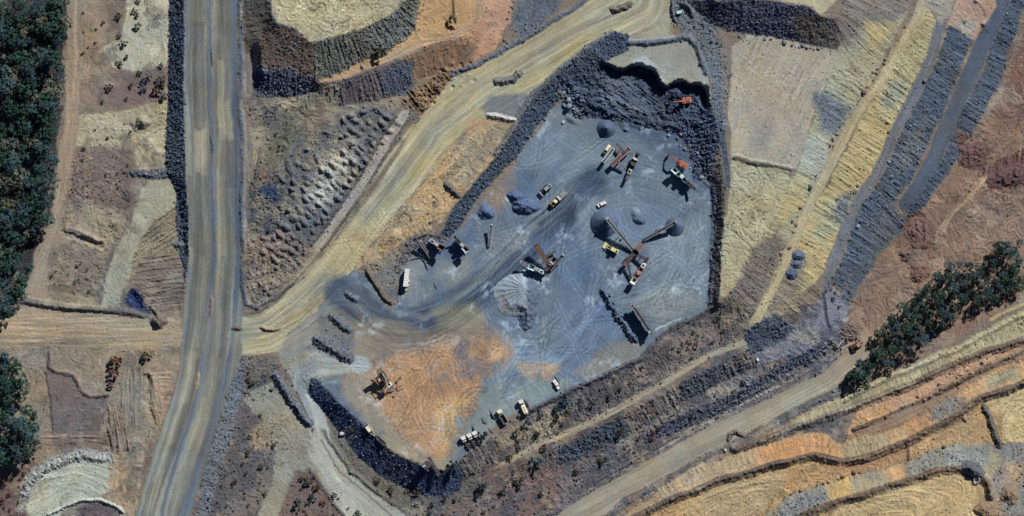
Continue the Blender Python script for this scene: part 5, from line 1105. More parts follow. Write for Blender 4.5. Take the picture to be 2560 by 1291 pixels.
scrub("2060,700; 2120,640; 2130,760; 2090,800", 14, 3, 6, (3, 0), 'at the foot of the dark eastern slope', 'shrubs at the foot of the dark eastern slope', 12)
# ================================================================== heaps and banks of loose material
def soil_mesh_obj(name, V, F, C, label, cat, group=None, mat=None):
    o = link(name, np_mesh(name, V, F, mat or M_SOIL, C)); o['label'] = label; o['category'] = cat
    if group: o['group'] = group
    return o
def heap(px, py, rx, ry, h, rgb, label, rough=.05, rot=0, apex=(0, 0), flat=0.0, rock=False, cat='stockpile', name='gravel_stockpile', seed=1, lobes=0, pw=1.0):
    rs = np.random.RandomState(seed); cx, cy = W(px, py); nr, na = 18, 56; V = []; C = []
    base = alb(rgb)
    for i in range(nr + 1):
        t = i / nr
        for k in range(na):
            a = 2 * math.pi * k / na; lob = 1 + lobes * (math.sin(3 * a + seed) * .5 + math.sin(5 * a + 2 * seed) * .35)
            ex = rx * t * math.cos(a) * lob + apex[0] * (1 - t); ey = ry * t * math.sin(a) * lob + apex[1] * (1 - t)
            c, s = math.cos(rot), math.sin(rot); X = cx + ex * c - ey * s; Y = cy + ex * s + ey * c
            prof = min(1.0, (1 - t) / (1 - flat)) ** pw if flat else (1 - t) ** pw
            g = float(gzm([X], [Y])[0]); z = max(g - .1 * t, g + h * prof) if t < 1 else g - .15
            n = rough * (1.4 * vnoise([X], [Y], 1.6, 800 + seed)[0] + vnoise([X], [Y], .7, 801 + seed)[0]) * min(1, 4 * t * (1 - t) + .3) * (0 if t == 1 else 1)
            V.append((X, Y, z + n)); C.append(np.clip(base * (1 + .12 * rs.randn() * (1.8 if rock else 1) + .1 * math.sin(a * 9 + seed) * 0), .01, .7))
    F = [(i * na + k, i * na + (k + 1) % na, (i + 1) * na + (k + 1) % na, (i + 1) * na + k) for i in range(nr) for k in range(na)]
    F = np.array(F)[:, ::-1]
    return soil_mesh_obj(name, np.array(V), F, np.array(C, np.float32), label, cat, mat=M_ROCKSOIL if rock else None)
G1, G2, G3 = (86, 97, 113), (100, 112, 128), (104, 114, 124)
heap(1515, 322, 4.9, 4.9, 4.5, (84, 95, 112), 'small dark conical gravel heap just below the blasted rubble', apex=(.3, .2), seed=1, rough=.03, pw=1.1)
heap(1510, 559, 7.2, 7.4, 6.6, (92, 103, 118), 'largest conical gravel stockpile under the long stacker conveyor', apex=(1.0, 1.6), seed=2, rough=.05)
heap(1687, 567, 5.0, 5.1, 4.6, (92, 101, 113), 'conical gravel stockpile under the right-hand stacker conveyor', apex=(.4, 1.4), seed=3, rough=.05)
heap(1589, 533, 2.6, 3.0, 1.1, (122, 134, 146), 'low pale gravel mound between the two conveyor stockpiles', seed=4, rough=.05, flat=.3)
heap(1597, 551, 3.8, 2.4, 1.5, (88, 100, 116), 'low dark gravel mound between the two conveyor stockpiles', rot=-.3, seed=5, rough=.12, rock=True, flat=.2)
heap(1289, 492, 4.6, 3.2, 2.5, (88, 100, 122), 'western half of the twin dark rock heap beside the grey loader', rot=-.2, seed=6, rough=.3, rock=True, lobes=.15, flat=.15)
heap(1312, 516, 7.6, 4.4, 3.0, (88, 100, 122), 'long lower ridge of the twin dark rock heap beside the grey loader', rot=-.15, seed=7, rough=.3, rock=True, lobes=.15, flat=.2)
heap(1216, 531, 4.6, 3.9, 2.6, (92, 104, 124), 'rough dark stone heap at the foot of the west batter', rot=-.3, seed=8, rough=.3, rock=True, lobes=.12, flat=.15)
heap(1996, 640, 3.6, 3.0, 2.1, (96, 104, 118), 'uppermost of three dark gravel heaps in a row across the bench track', seed=9, rough=.12, rock=True)
heap(1992, 661, 3.2, 2.6, 1.8, (100, 108, 122), 'middle one of three dark gravel heaps across the bench track', seed=10, rough=.1, rock=True)
heap(1979, 686, 3.3, 3.1, 2.1, (90, 98, 114), 'lowest of three dark gravel heaps in a row across the bench track', seed=11, rough=.12, rock=True)
heap(2302, 580, 8.2, 8.6, 1.1, (132, 94, 82), 'largest red-brown soil heap on the brown ground above the tree belt', seed=12, rough=.3, lobes=.18, flat=.35, name='soil_heap', cat='soil heap')
heap(2268, 638, 4.0, 3.4, .7, (120, 92, 82), 'small purple-brown soil heap left of the two red heaps', seed=13, rough=.2, lobes=.15, flat=.3, name='soil_heap', cat='soil heap')
heap(2303, 683, 5.6, 5.4, .9, (132, 94, 80), 'lower red soil heap nearest the tree belt', seed=14, rough=.25, lobes=.22, flat=.3, name='soil_heap', cat='soil heap')
heap(2437, 385, 9, 6, .9, (118, 84, 77), 'ragged dark red soil heap beside the eastern spoil', rot=.5, seed=15, rough=.35, lobes=.25, flat=.3, name='soil_heap', cat='soil heap')
heap(2535, 440, 14, 6, 1.4, (114, 82, 78), 'big furrowed purple soil heap at the right edge', rot=.2, seed=16, rough=.35, lobes=.1, flat=.4, name='soil_heap', cat='soil heap')
heap(2525, 1235, 5, 6, 2.6, (150, 122, 92), 'brown earth mound in the bottom right corner', seed=17, rough=.2, lobes=.2, flat=.2, name='soil_heap', cat='soil heap')
heap(2460, 1275, 5, 5, 2.4, (158, 124, 88), 'orange-brown earth mound beside the lowest tan pad', seed=18, rough=.2, lobes=.2, flat=.2, name='soil_heap', cat='soil heap')
heap(2430, 1175, 6.5, 4.5, 2.2, (92, 94, 96), 'dark grey rock mound on the lip of the lowest tan pad', rot=-.5, seed=19, rough=.3, rock=True, lobes=.15, flat=.2)
heap(358, 305, 4.2, 3.6, 2.2, (168, 156, 120), 'round tan earth mound on the yellow ground left of the haul road', seed=20, rough=.15, lobes=.12, flat=.2, name='soil_heap', cat='soil heap')
heap(398, 800, 4.2, 4.0, 2.6, (122, 108, 94), 'brown earth mound at the corner of the cross road and haul road', seed=21, rough=.3, lobes=.2, flat=.15, name='soil_heap', cat='soil heap')
# the dozed stockpile: ribs fan out from its top, its loose face looks south-east
def dozed():
    nx, ny = 150, 190; x = np.linspace(1222, 1358, nx); y = np.linspace(672, 838, ny); X, Y = np.meshgrid(x, y); gx, gy = (X - 1280) / 5, (645.5 - Y) / 5
    foot = pp("1236,745; 1232,720; 1250,700; 1278,684; 1308,676; 1330,692; 1346,715; 1352,738; 1346,762; 1344,790; 1330,818; 1315,830; 1298,815; 1292,790; 1262,790; 1245,770")
    d, _, ins = segdist(X + 3 * vnoise(gx, gy, 2.5, 901), Y + 3 * vnoise(gx, gy, 2.5, 902), foot, True); d = np.where(ins, d, 0)
    ridge = pp("1300,686; 1320,700; 1314,728; 1322,752; 1300,785"); dr, _, _ = segdist(X, Y, ridge, False)
    h = np.minimum(d / 5 * .62, 3.6); west = np.clip((1314 - X + (Y - 728) * .1) / 60, 0, 1); h = h * (1 - .45 * west) * np.clip(1.15 - dr / 110, .35, 1)
    ang = np.arctan2(Y - 728, X - 1318); rad = np.hypot(X - 1318, Y - 728)
    rib = np.sin(ang * 30 + .09 * rad + 1.6 * fbm(gx, gy, 5, 907)) * np.clip(rad / 30, 0, 1) * np.clip((1318 - X) / 12, 0, 1)
    rough = np.clip((X - 1312) / 10, 0, 1) + np.clip((Y - 782) / 10, 0, 1); rough = np.clip(rough, 0, 1)
    z = gzm(gx.ravel(), gy.ravel()).reshape(ny, nx) + np.where(ins, h + .10 * rib * np.clip(d / 8, 0, 1) + rough * .45 * vnoise(gx, gy, 1.5, 903) * np.clip(d / 6, 0, 1), -.2)
    z = z + np.where(ins, .04, 0)
    pale = alb((150, 159, 166)); tan = alb((150, 146, 136)); dark = alb((96, 105, 118)); st = np.clip(fbm(gx, gy, 3, 905) * 2 + np.clip((Y - 745) / 60, -.6, .3), 0, 1)
    c = (pale * (1 - st[..., None]) + tan * st[..., None]) * (1 + .05 * rib[..., None]); c = c * (1 - rough[..., None]) + dark * rough[..., None]; c *= (1 + .1 * np.random.RandomState(9).randn(ny, nx, 1))
    V = np.stack([gx, gy, z], -1).reshape(-1, 3); keep = ins | (d > 0); I = np.arange(nx * ny).reshape(ny, nx)
    k = np.array(blur(ins.astype(float), 1) > 0.01)
    F = np.stack([I[:-1, :-1], I[1:, :-1], I[1:, 1:], I[:-1, 1:]], -1)[k[:-1, :-1]]
    u, inv = np.unique(F, return_inverse=True)
    soil_mesh_obj('gravel_stockpile', V[u], inv.reshape(-1, 4), np.clip(c, .01, .8).reshape(-1, 3)[u].astype(np.float32), 'broad dozed gravel stockpile with ribbed pale side in mid quarry', 'stockpile', mat=M_ROCKSOIL)
dozed()
def windrow(s, hw, h, rgb, label, rock=.2, name='earth_bank', group=None, seed=0):
    q = pp(s); seg = np.hypot(*np.diff(q, axis=0).T); cum = np.r_[0, np.cumsum(seg)]; n = max(int(cum[-1] / 2.2), 6); t = np.linspace(0, cum[-1], n)
    X = np.interp(t, cum, q[:, 0]); Y = np.interp(t, cum, q[:, 1]); dx = np.gradient(X); dy = np.gradient(Y); L_ = np.hypot(dx, dy); nx_, ny_ = -dy / L_, dx / L_
    if rock >= .2 and hw > 4: hw, h, rock = hw * 1.25, h * .8, rock + .15
    if 'haul road' in label and 'middle' in label: h, hw = h * .6, hw * .9
    rs = np.random.RandomState(seed + int(q[0, 0])); V = []; C = []; base = alb(rgb); m = 11
    for i in range(n):
        e = min(1, min(i, n - 1 - i) / 5 + .1) ; hh = h * e * rs.uniform(.8, 1.2); ww = hw * (.55 + .45 * e) * rs.uniform(.85, 1.18); cx = hw * .2 * vnoise([t[i] / 5], [hw], 2.2, 930)[0]
        for k in range(m):
            o = (k / (m - 1) * 2 - 1); px, py = X[i] + nx_[i] * (ww * o + cx), Y[i] + ny_[i] * (ww * o + cx); x, y = W(px, py)
            z = float(gzm([x], [y])[0]) + (hh * (1 - abs(o) ** 1.15) ** 1.25 + (rock * hh * rs.normal(0, .35) if 0 < k < m - 1 else 0)) - (.15 if k in (0, m - 1) else 0)
            V.append((x, y, z)); C.append(np.clip(base * (1 + rs.normal(0, .1 + .3 * rock)), .01, .7))
    F = [(i * m + k, i * m + k + 1, (i + 1) * m + k + 1, (i + 1) * m + k) for i in range(n - 1) for k in range(m - 1)]
    F = np.array(F); V = np.array(V); a, b, c = V[F[0][0]], V[F[0][1]], V[F[0][2]]
    if np.cross(b - a, c - b)[2] < 0: F = F[:, ::-1]
    soil_mesh_obj(name, V, F, np.array(C, np.float32), label, 'earth bank', group, mat=M_ROCKSOIL if rock > .25 else None)
DK = (102, 105, 110); BR = (112, 98, 82); PL = (150, 142, 118)
windrow("577,822; 590,821; 606,823", 6, 1.2, BR, 'short dark bank at the mouth of the yellowish road', .2)
windrow("648,818; 668,824; 690,824; 704,816", 6, 1.3, (168, 148, 104), 'curved yellow-brown bank between the two lanes of the junction', .2)
windrow("862,728; 876,742; 896,756", 7, 1.6, DK, 'short dark rock bank where the yellowish road meets the quarry floor', .5)
windrow("914,672; 935,705; 958,742; 982,764", 6, 1.6, BR, 'long thin dark bank beside the pale wedge west of the quarry', .3)
windrow("822,784; 840,800; 860,818; 880,832", 9, 1.8, DK, 'dark L-shaped bank on the lip south of the junction', .4)
windrow("782,842; 805,858; 830,872; 858,890; 884,902", 13, 2.2, DK, 'broad dark rock bank across the entry to the loop track', .6)
windrow("684,926; 700,960; 725,1000; 752,1035; 778,1068", 10, 2.4, DK, 'long dark rock bank dividing the loop track from the grey pad', .5)
windrow("1502,718; 1520,750; 1545,790; 1570,825; 1594,858", 9, 2.0, (92, 102, 116), 'long dark rock bank in the quarry beside the long stacker', .7)
windrow("1110,456; 1124,470; 1136,482; 1154,492", 9, 2.0, (110, 104, 96), 'dark bank at the south end of the orange island', .3)
windrow("1214,288; 1240,292; 1268,298; 1292,302", 7, 1.7, (186, 180, 168), 'pale grey straight bank closing the north end of the orange island', .2)
windrow("1232,202; 1258,206; 1284,198; 1306,180", 9, 1.8, (118, 118, 110), 'curved grey bank in the middle of the yellowish road', .3)
windrow("1522,24; 1542,28; 1562,20; 1580,6", 8, 1.8, (116, 110, 96), 'curved dark bank where the top road widens', .3)
windrow("1822,1110; 1826,1088; 1842,1080; 1858,1090; 1866,1098", 6, 1.5, (122, 108, 96), 'horseshoe-shaped bank beside the southern haul road', .3)
windrow("2456,1010; 2474,1045; 2490,1090; 2502,1122", 8, 2.0, (104, 98, 86), 'dark bank separating two tan pads near the right edge', .3)
windrow("527,738; 530,760; 526,792", 6, 1.2, (150, 124, 104), 'brown bank in the middle of the haul road near the cross road', .2)
windrow("529,120; 532,150; 530,168", 4, .9, (104, 108, 110), 'thin grey bank in the middle of the haul road near the top', .3)
windrow("528,335; 533,365; 532,385", 5, 1.1, (98, 100, 104), 'thin grey bank in the middle of the haul road left of the tipped field', .3)
windrow("497,930; 494,950; 490,975", 6, 1.2, (164, 146, 112), 'tan bank in the middle of the haul road below the junction', .2)
windrow("430,612; 450,613; 466,614", 7, 1.3, DK, 'stub of dark bank against the left edge of the haul road', .4)
windrow("1179,1062; 1190,1080; 1204,1100", 4, 1.2, DK, 'thin dark bank just right of the three parked trucks', .3)
windrow("1204,1044; 1210,1052; 1217,1062", 6, 1.2, DK, 'short dark bank between the parked trucks and the tipper', .3)
windrow("1222,1072; 1228,1079; 1234,1084", 4, .9, BR, 'small brown bank behind the empty parking bay', .3)
windrow("1225,1026; 1234,1042; 1241,1052", 4, 1.2, DK, 'thin dark bank at the left side of the tipper truck', .3)
windrow("1311,998; 1319,1008; 1328,1028", 5, 1.2, DK, 'dark bank at the right side of the water truck', .3)
windrow("1388,941; 1394,950; 1400,963", 4, 1.2, DK, 'thin dark bank beside the white pickup at the yard edge', .3)
windrow("1023,652; 1040,646; 1053,644; 1062,656; 1071,679", 2.6, .7, (96, 100, 98), 'thin bent dark bank in the western bay of the quarry', .2)
windrow("1083,706; 1088,716; 1093,726", 2.6, .7, (92, 96, 94), 'tiny curved dark bank in the western bay', .2)
windrow("56,1246; 72,1208; 100,1180; 150,1154; 205,1138; 268,1150", 11, 1.3, (154, 154, 147), 'whitish rock bank around the pale kidney-shaped pad', .6)
windrow("110,1292; 150,1272; 200,1252; 250,1250; 290,1266; 312,1285", 5, 1.4, (184, 184, 170), 'white bank along the lower rim of the kidney-shaped pad', .4)
windrow("1680,0; 1680,30; 1686,50; 1692,64", 6, 1.8, DK, 'straight dark bank on the left of the lighting trailer', .3)
windrow("1692,8; 1712,14; 1726,28; 1732,48", 7, 2.0, DK, 'curled dark bank around the lighting trailer', .4)
windrow("335,1162; 345,1166; 356,1166", 5, 1.0, (160, 148, 128), 'small pale bank beside the haul road at the bottom', .2)
# ================================================================== machines, vehicles and plant
M.update({
 'white': paint('white_paint', (222, 222, 216), .45, dirt=.25), 'cream': paint('cream_paint', (226, 216, 186), .5, dirt=.15), 'yellow': paint('yellow_paint', (196, 168, 88), .55, dirt=.2),
 'paleyellow': paint('faded_yellow_paint', (214, 208, 150), .5, dirt=.25), 'orange': paint('orange_paint', (172, 96, 70), .6, dirt=.4), 'red': paint('red_paint', (168, 84, 70), .5, dirt=.25),
 'pinkred': paint('sunfaded_red_paint', (164, 116, 106), .6, dirt=.2), 'brownred': paint('rust_brown_steel', (92, 66, 66), .7, dirt=.3), 'olive': paint('olive_steel', (112, 98, 74), .7, dirt=.3),
 'grey': paint('grey_steel', (150, 158, 166), .5, .2, dirt=.25), 'darkgrey': paint('dark_steel', (62, 64, 70), .6, .2, dirt=.3), 'lilac': paint('lilac_grey_steel', (150, 138, 148), .55, dirt=.25),
 'ice': paint('pale_blue_paint', (178, 206, 216), .45, dirt=.15), 'black': paint('black_rubber', (24, 24, 26), .85, dirt=.25, dcol=(70, 66, 62)), 'belt': paint('belt_rubber', (48, 50, 56), .85, dirt=.4, dcol=(110, 116, 124)),
 'glass': paint('dark_glass', (26, 34, 44), .12, dirt=.05), 'timber': paint('weathered_timber', (120, 108, 102), .9), 'paletimber': paint('bleached_timber', (186, 176, 162), .9), 'gravel': paint('gravel_load', (128, 138, 150), .95, scale=3),
 'steelwhite': paint('pale_steel', (170, 174, 178), .5, .1, dirt=.2)})
def thing(name, label, cat, px, py, to=None, group=None, dz=0.0, z=None):
    x, y = W(px, py); e = bpy.data.objects.new(name, None); COL.objects.link(e); e.location = (x, y, (gz(px, py) if z is None else z) + dz)
    if to is not None: tx, ty = W(*to); e.rotation_euler = (0, 0, math.atan2(ty - y, tx - x))
    e['label'] = label; e['category'] = cat
    if group: e['group'] = group
    return e
def wheel(p, x, y, r, w_=.35, rim='grey'):
    t = MB().cyl((x, y - w_ / 2, r), (x, y + w_ / 2, r), r, 14).build('wheel', 'black', p)
    s = 1 if y > 0 else -1
    MB().cyl((x, y + s * (w_ / 2 - .02), r), (x, y + s * (w_ / 2 + .04), r), r * .55, 10).build('rim', rim, t)
def track(p, L, y, w_=.6, h=.95):
    r = h / 2; prof = [(-L/2 + r - r * math.sin(a), r - r * math.cos(a)) for a in np.linspace(0, math.pi, 7)] + [(L/2 - r + r * math.sin(a), r + r * math.cos(a)) for a in np.linspace(0, math.pi, 7)]
    MB().prism(prof, y - w_ / 2, y + w_ / 2).build('track', 'black', p)
def excavator(px, py, to, label, dz=0.0):
    e = thing('excavator', label, 'excavator', px, py, to, dz=dz)
    for s in (-1, 1): track(e, 5.2, s * 1.35, .75, 1.1)
    MB().box((0, 0, .85), (2.6, 2.2, .7)).cyl((0, 0, 1.1), (0, 0, 1.45), 1.0, 14).build('undercarriage', 'darkgrey', e)
    b = MB().box((-.5, 0, 2.0), (4.2, 3.1, 1.1), ch=.25).box((-1.3, 0, 2.75), (2.2, 2.9, .5), ch=.2).build('body', 'orange', e)
    MB().box((-2.55, 0, 2.1), (.9, 3.1, 1.3), ch=.3).build('counterweight', 'orange', b)
    MB().box((-1.3, .6, 3.06), (1.4, .9, .12)).cyl((-1.8, -.9, 2.9), (-1.8, -.9, 3.6), .12).build('engine_grille', 'darkgrey', b)
    c = MB().box((1.0, 1.0, 2.5), (1.8, 1.05, 1.9), ch=.15).build('cab', 'orange', e)
    MB().box((1.1, 1.0, 3.47), (.9, .7, .06)).box((1.93, 1.0, 2.75), (.06, .85, 1.1)).build('window', 'glass', c)
    MB().beam((.9, -.1, 2.3), (3.6, -.1, 5.0), .6, .8).beam((3.5, -.1, 4.95), (6.3, -.1, 4.4), .55, .7).build('boom', 'orange', e)
    MB().beam((6.2, -.1, 4.5), (8.2, -.1, 1.6), .45, .55).beam((4.6, -.1, 5.2), (6.4, -.1, 4.9), .18, .18).build('stick', 'orange', e)
    MB().prism([(7.9, 1.6), (8.7, 1.3), (8.6, .3), (7.6, .1), (7.3, .7)], -.8, .6).build('bucket', 'darkgrey', e)
    return e
excavator(1713, 253, (1673, 259), 'orange excavator reaching left across the rubble under the dark rock face', dz=.2)
excavator(1704, 411, (1683, 397), 'orange excavator feeding the pale blue crusher beside the rock spill', dz=1.0)
def dump_truck(px, py, to, label):
    e = thing('dump_truck', label, 'dump truck', px, py, to)
    MB().box((3.0, 0, 1.15), (4.2, 1.3, .5)).box((-2.6, 0, 1.1), (4.6, 1.1, .45)).build('chassis', 'darkgrey', e)
    h = MB().box((4.2, 0, 1.75), (2.2, 2.2, 1.0), ch=.25).box((3.4, 0, 1.2), (3.4, 2.6, .35)).build('hood', 'yellow', e)
    MB().box((4.3, 0, 2.27), (1.3, 1.4, .06)).build('engine_grille', 'black', h)
    c = MB().box((2.2, 0, 2.5), (1.5, 1.9, 1.6), ch=.12).build('cab', 'cream', e)
    MB().box((2.96, 0, 2.75), (.06, 1.6, .8)).box((2.2, .96, 2.75), (1.0, .06, .7)).box((2.2, -.96, 2.75), (1.0, .06, .7)).build('window', 'glass', c)
    b = MB().box((-2.4, 0, 1.75), (5.4, 2.6, .2)).box((-2.4, 1.42, 2.35), (5.6, .18, 1.3)).box((-2.4, -1.42, 2.35), (5.6, .18, 1.3)).box((.35, 0, 2.55), (.18, 2.9, 1.7)).box((-5.1, 0, 2.0), (.18, 2.7, .6)).build('bed', 'steelwhite', e)
    MB().box((-2.9, 0, 2.05), (3.8, 2.4, .35), taper=.7).build('load', 'gravel', b)
    for x in (3.9, -1.7, -3.7):
        for s in (-1, 1): wheel(e, x, s * 1.3, .9, .6, 'yellow')
    return e
dump_truck(1396, 496, (1374, 519), 'yellow articulated dump truck with empty grey tray on the dark haul strip')
def loader(px, py, to, label, mat, m2='darkgrey'):
    e = thing('wheel_loader', label, 'wheel loader', px, py, to)
    MB().box((-1.4, 0, 1.1), (3.0, 1.3, .6)).box((1.0, 0, 1.05), (2.0, 1.2, .6)).build('chassis', 'darkgrey', e)
    h = MB().box((-2.3, 0, 1.95), (2.3, 1.9, 1.1), ch=.22).build('engine_cover', mat, e)
    MB().box((-2.5, 0, 2.52), (1.0, 1.0, .06)).cyl((-1.6, .5, 2.4), (-1.6, .5, 3.2), .1).build('exhaust', 'black', h)
    c = MB().box((-.4, 0, 2.4), (1.5, 1.6, 1.7), ch=.12).box((-.4, 0, 3.3), (1.8, 1.8, .14)).build('cab', mat, e)
    MB().box((.38, 0, 2.5), (.06, 1.3, 1.1)).box((-.4, .82, 2.5), (1.1, .05, 1.0)).box((-.4, -.82, 2.5), (1.1, .05, 1.0)).build('window', 'glass', c)
    for s in (-1, 1): MB().beam((.7, s * .55, 2.0), (3.3, s * .65, 1.2), .22, .4).build('lift_arm', mat, e)
    MB().prism([(3.1, .3), (3.1, 1.6), (3.35, 1.8), (3.5, .65), (4.7, .45), (4.7, .3)], -1.55, 1.55).build('bucket', m2, e)
    for x in (-1.7, 1.3):
        for s in (-1, 1): wheel(e, x, s * 1.2, .85, .65, mat)
loader(1364, 474, (1345, 493), 'grey wheel loader with wide bucket beside the twin dark rock heap', 'grey', 'steelwhite')
loader(1530, 623, (1505, 610), 'pale yellow wheel loader parked below the largest gravel stockpile', 'paleyellow', 'paleyellow')
def ute(px, py, to, label, mat='white', tray='white', z=None):
    e = thing('pickup_truck', label, 'pickup truck', px, py, to)
    b = MB().box((0, 0, .75), (5.1, 1.85, .5), ch=.18).box((1.75, 0, 1.0), (1.5, 1.75, .28), ch=.15).build('body', mat, e)
    MB().box((2.5, .65, .9), (.1, .35, .2)).box((2.5, -.65, .9), (.1, .35, .2)).build('headlight', 'glass', b)
    c = MB().box((.15, 0, 1.4), (2.0, 1.65, .8), taper=.82, ch=.1).build('cab', mat, e)
    MB().box((1.12, 0, 1.36), (.12, 1.35, .5)).box((-.86, 0, 1.36), (.1, 1.3, .45)).build('window', 'glass', c)
    MB().box((-1.75, 0, 1.02), (1.7, 1.8, .08)).box((-1.75, .88, 1.2), (1.7, .07, .4)).box((-1.75, -.88, 1.2), (1.7, .07, .4)).box((-2.56, 0, 1.2), (.07, 1.8, .4)).build('tray', tray, e)
    for x in (1.6, -1.5):
        for s in (-1, 1): wheel(e, x, s * .82, .38, .26)
ute(1505, 510, (1488, 520), 'white utility truck driving beside the largest gravel stockpile', tray='white')
ute(1391, 961, (1384, 951), 'white pickup parked alone near the yard edge in the south')
ute(1517, 374, (1526, 362), 'cream pickup with dark tray next to the parked conveyors', 'cream', 'darkgrey')
def truck(px, py, to, label, kind):
    e = thing('truck', label, 'truck', px, py, to)
    MB().box((-.4, .45, .85), (7.6, .18, .3)).box((-.4, -.45, .85), (7.6, .18, .3)).box((-1, 0, .8), (5.5, .5, .25)).build('chassis', 'darkgrey', e)
    c = MB().box((3.0, 0, 1.75), (1.9, 2.4, 1.9), ch=.18).box((2.4, 0, 2.85), (.8, 1.9, .35), taper=.8).build('cab', 'white' if kind != 'tip' else 'cream', e)
    MB().box((3.93, 0, 2.05), (.08, 2.0, .8)).box((3.1, 1.2, 2.05), (.9, .05, .7)).box((3.1, -1.2, 2.05), (.9, .05, .7)).build('windscreen', 'glass', c)
    for s in (-1, 1): MB().cyl((1.2, s * .95, .75), (2.0, s * .95, .75), .32, 10).build('fuel_tank', 'grey', e)
    if kind == 'tip':
        b = MB().box((-1.3, 0, 1.25), (4.9, 2.4, .15)).box((-1.3, 1.2, 1.9), (4.9, .14, 1.3)).box((-1.3, -1.2, 1.9), (4.9, .14, 1.3)).box((1.1, 0, 2.0), (.14, 2.4, 1.5)).box((-3.7, 0, 1.85), (.14, 2.4, 1.2)).build('tipper_body', 'steelwhite', e)
        MB().box((-1.3, 0, 1.4), (4.5, 2.1, .12)).build('floor_liner', 'black', b)
    elif kind == 'tank':
        t = MB().box((-1.4, 0, 1.95), (5.2, 2.35, 1.5), ch=.45, taper=.9).build('water_tank', 'cream', e)
        for x in (-.3, -1.5, -2.7): MB().cyl((x, 0, 2.65), (x, 0, 2.85), .28, 10).build('hatch', 'darkgrey', t)
        MB().cyl((-4.1, -.9, .8), (-4.1, .9, .8), .09).build('spray_bar', 'grey', e)
    else:
        MB().cyl((-1.6, 0, 1.1), (-1.6, 0, 1.25), .55, 12).build('fifth_wheel', 'darkgrey', e)
        MB().cyl((1.7, .8, 1.0), (1.7, .8, 3.1), .1).cyl((1.7, -.8, 1.0), (1.7, -.8, 3.1), .1).build('exhaust', 'grey', e)
        MB().box((1.2, 0, 1.6), (.6, 1.6, 1.0)).build('sleeper_box', 'white', e)
    for x in (2.7, -1.4, -2.6):
        for s in (-1, 1): wheel(e, x, s * .98, .52, .42)
truck(1256, 1042, (1247, 1027), 'cream tipper truck with empty dark tub on the southern parking row', 'tip')
truck(1308, 1018, (1301, 1003), 'cream water truck with hatched tank on the southern parking row', 'tank')
truck(1165, 1108, (1158, 1096), 'white prime mover, leftmost of three parked side by side', 'tractor')
truck(1180, 1102, (1173, 1090), 'white prime mover in the middle of three parked side by side', 'tractor')
truck(1193, 1096, (1186, 1084), 'white prime mover, rightmost of three parked side by side', 'tractor')
# semi trailer in the western bay
e = thing('semi_trailer', 'long white box trailer standing at the western edge of the quarry bay', 'trailer', 1016, 697, (1012, 730))
b = MB().box((-.4, 0, 2.5), (9.0, 2.3, 2.5), ch=.1).build('box_body', 'white', e)
for k in range(7): MB().box((-4.3 + k * 1.3, 0, 3.77), (.1, 2.2, .06)).build('roof_rib', 'steelwhite', b)
MB().box((-.3, 0, 1.1), (8.8, .9, .3)).build('chassis', 'darkgrey', e)
for s in (-1, 1): MB().beam((2.8, s * .8, 1.1), (2.8, s * .8, 0), .15, .15).build('landing_leg', 'darkgrey', e)
MB().box((.8, 1.5, 1.2), (.9, .6, .8)).build('tool_box', 'white', e); MB().box((3.0, 1.45, 1.0), (.8, .5, .7)).build('tool_box', 'white', e)
for x in (-3.6, -2.4, -1.2):
    for s in (-1, 1): wheel(e, x, s * .95, .5, .4)
e = thing('water_tank', 'small round white tank beside the front of the long white trailer', 'tank', 1014, 724)
MB().cyl((0, 0, .2), (0, 0, 1.7), .75, 16).cyl((0, 0, 1.7), (0, 0, 1.95), .72, 16, .25).build('shell', 'white', e); MB().box((0, 0, .1), (1.7, 1.7, .25)).build('plinth', 'darkgrey', e)
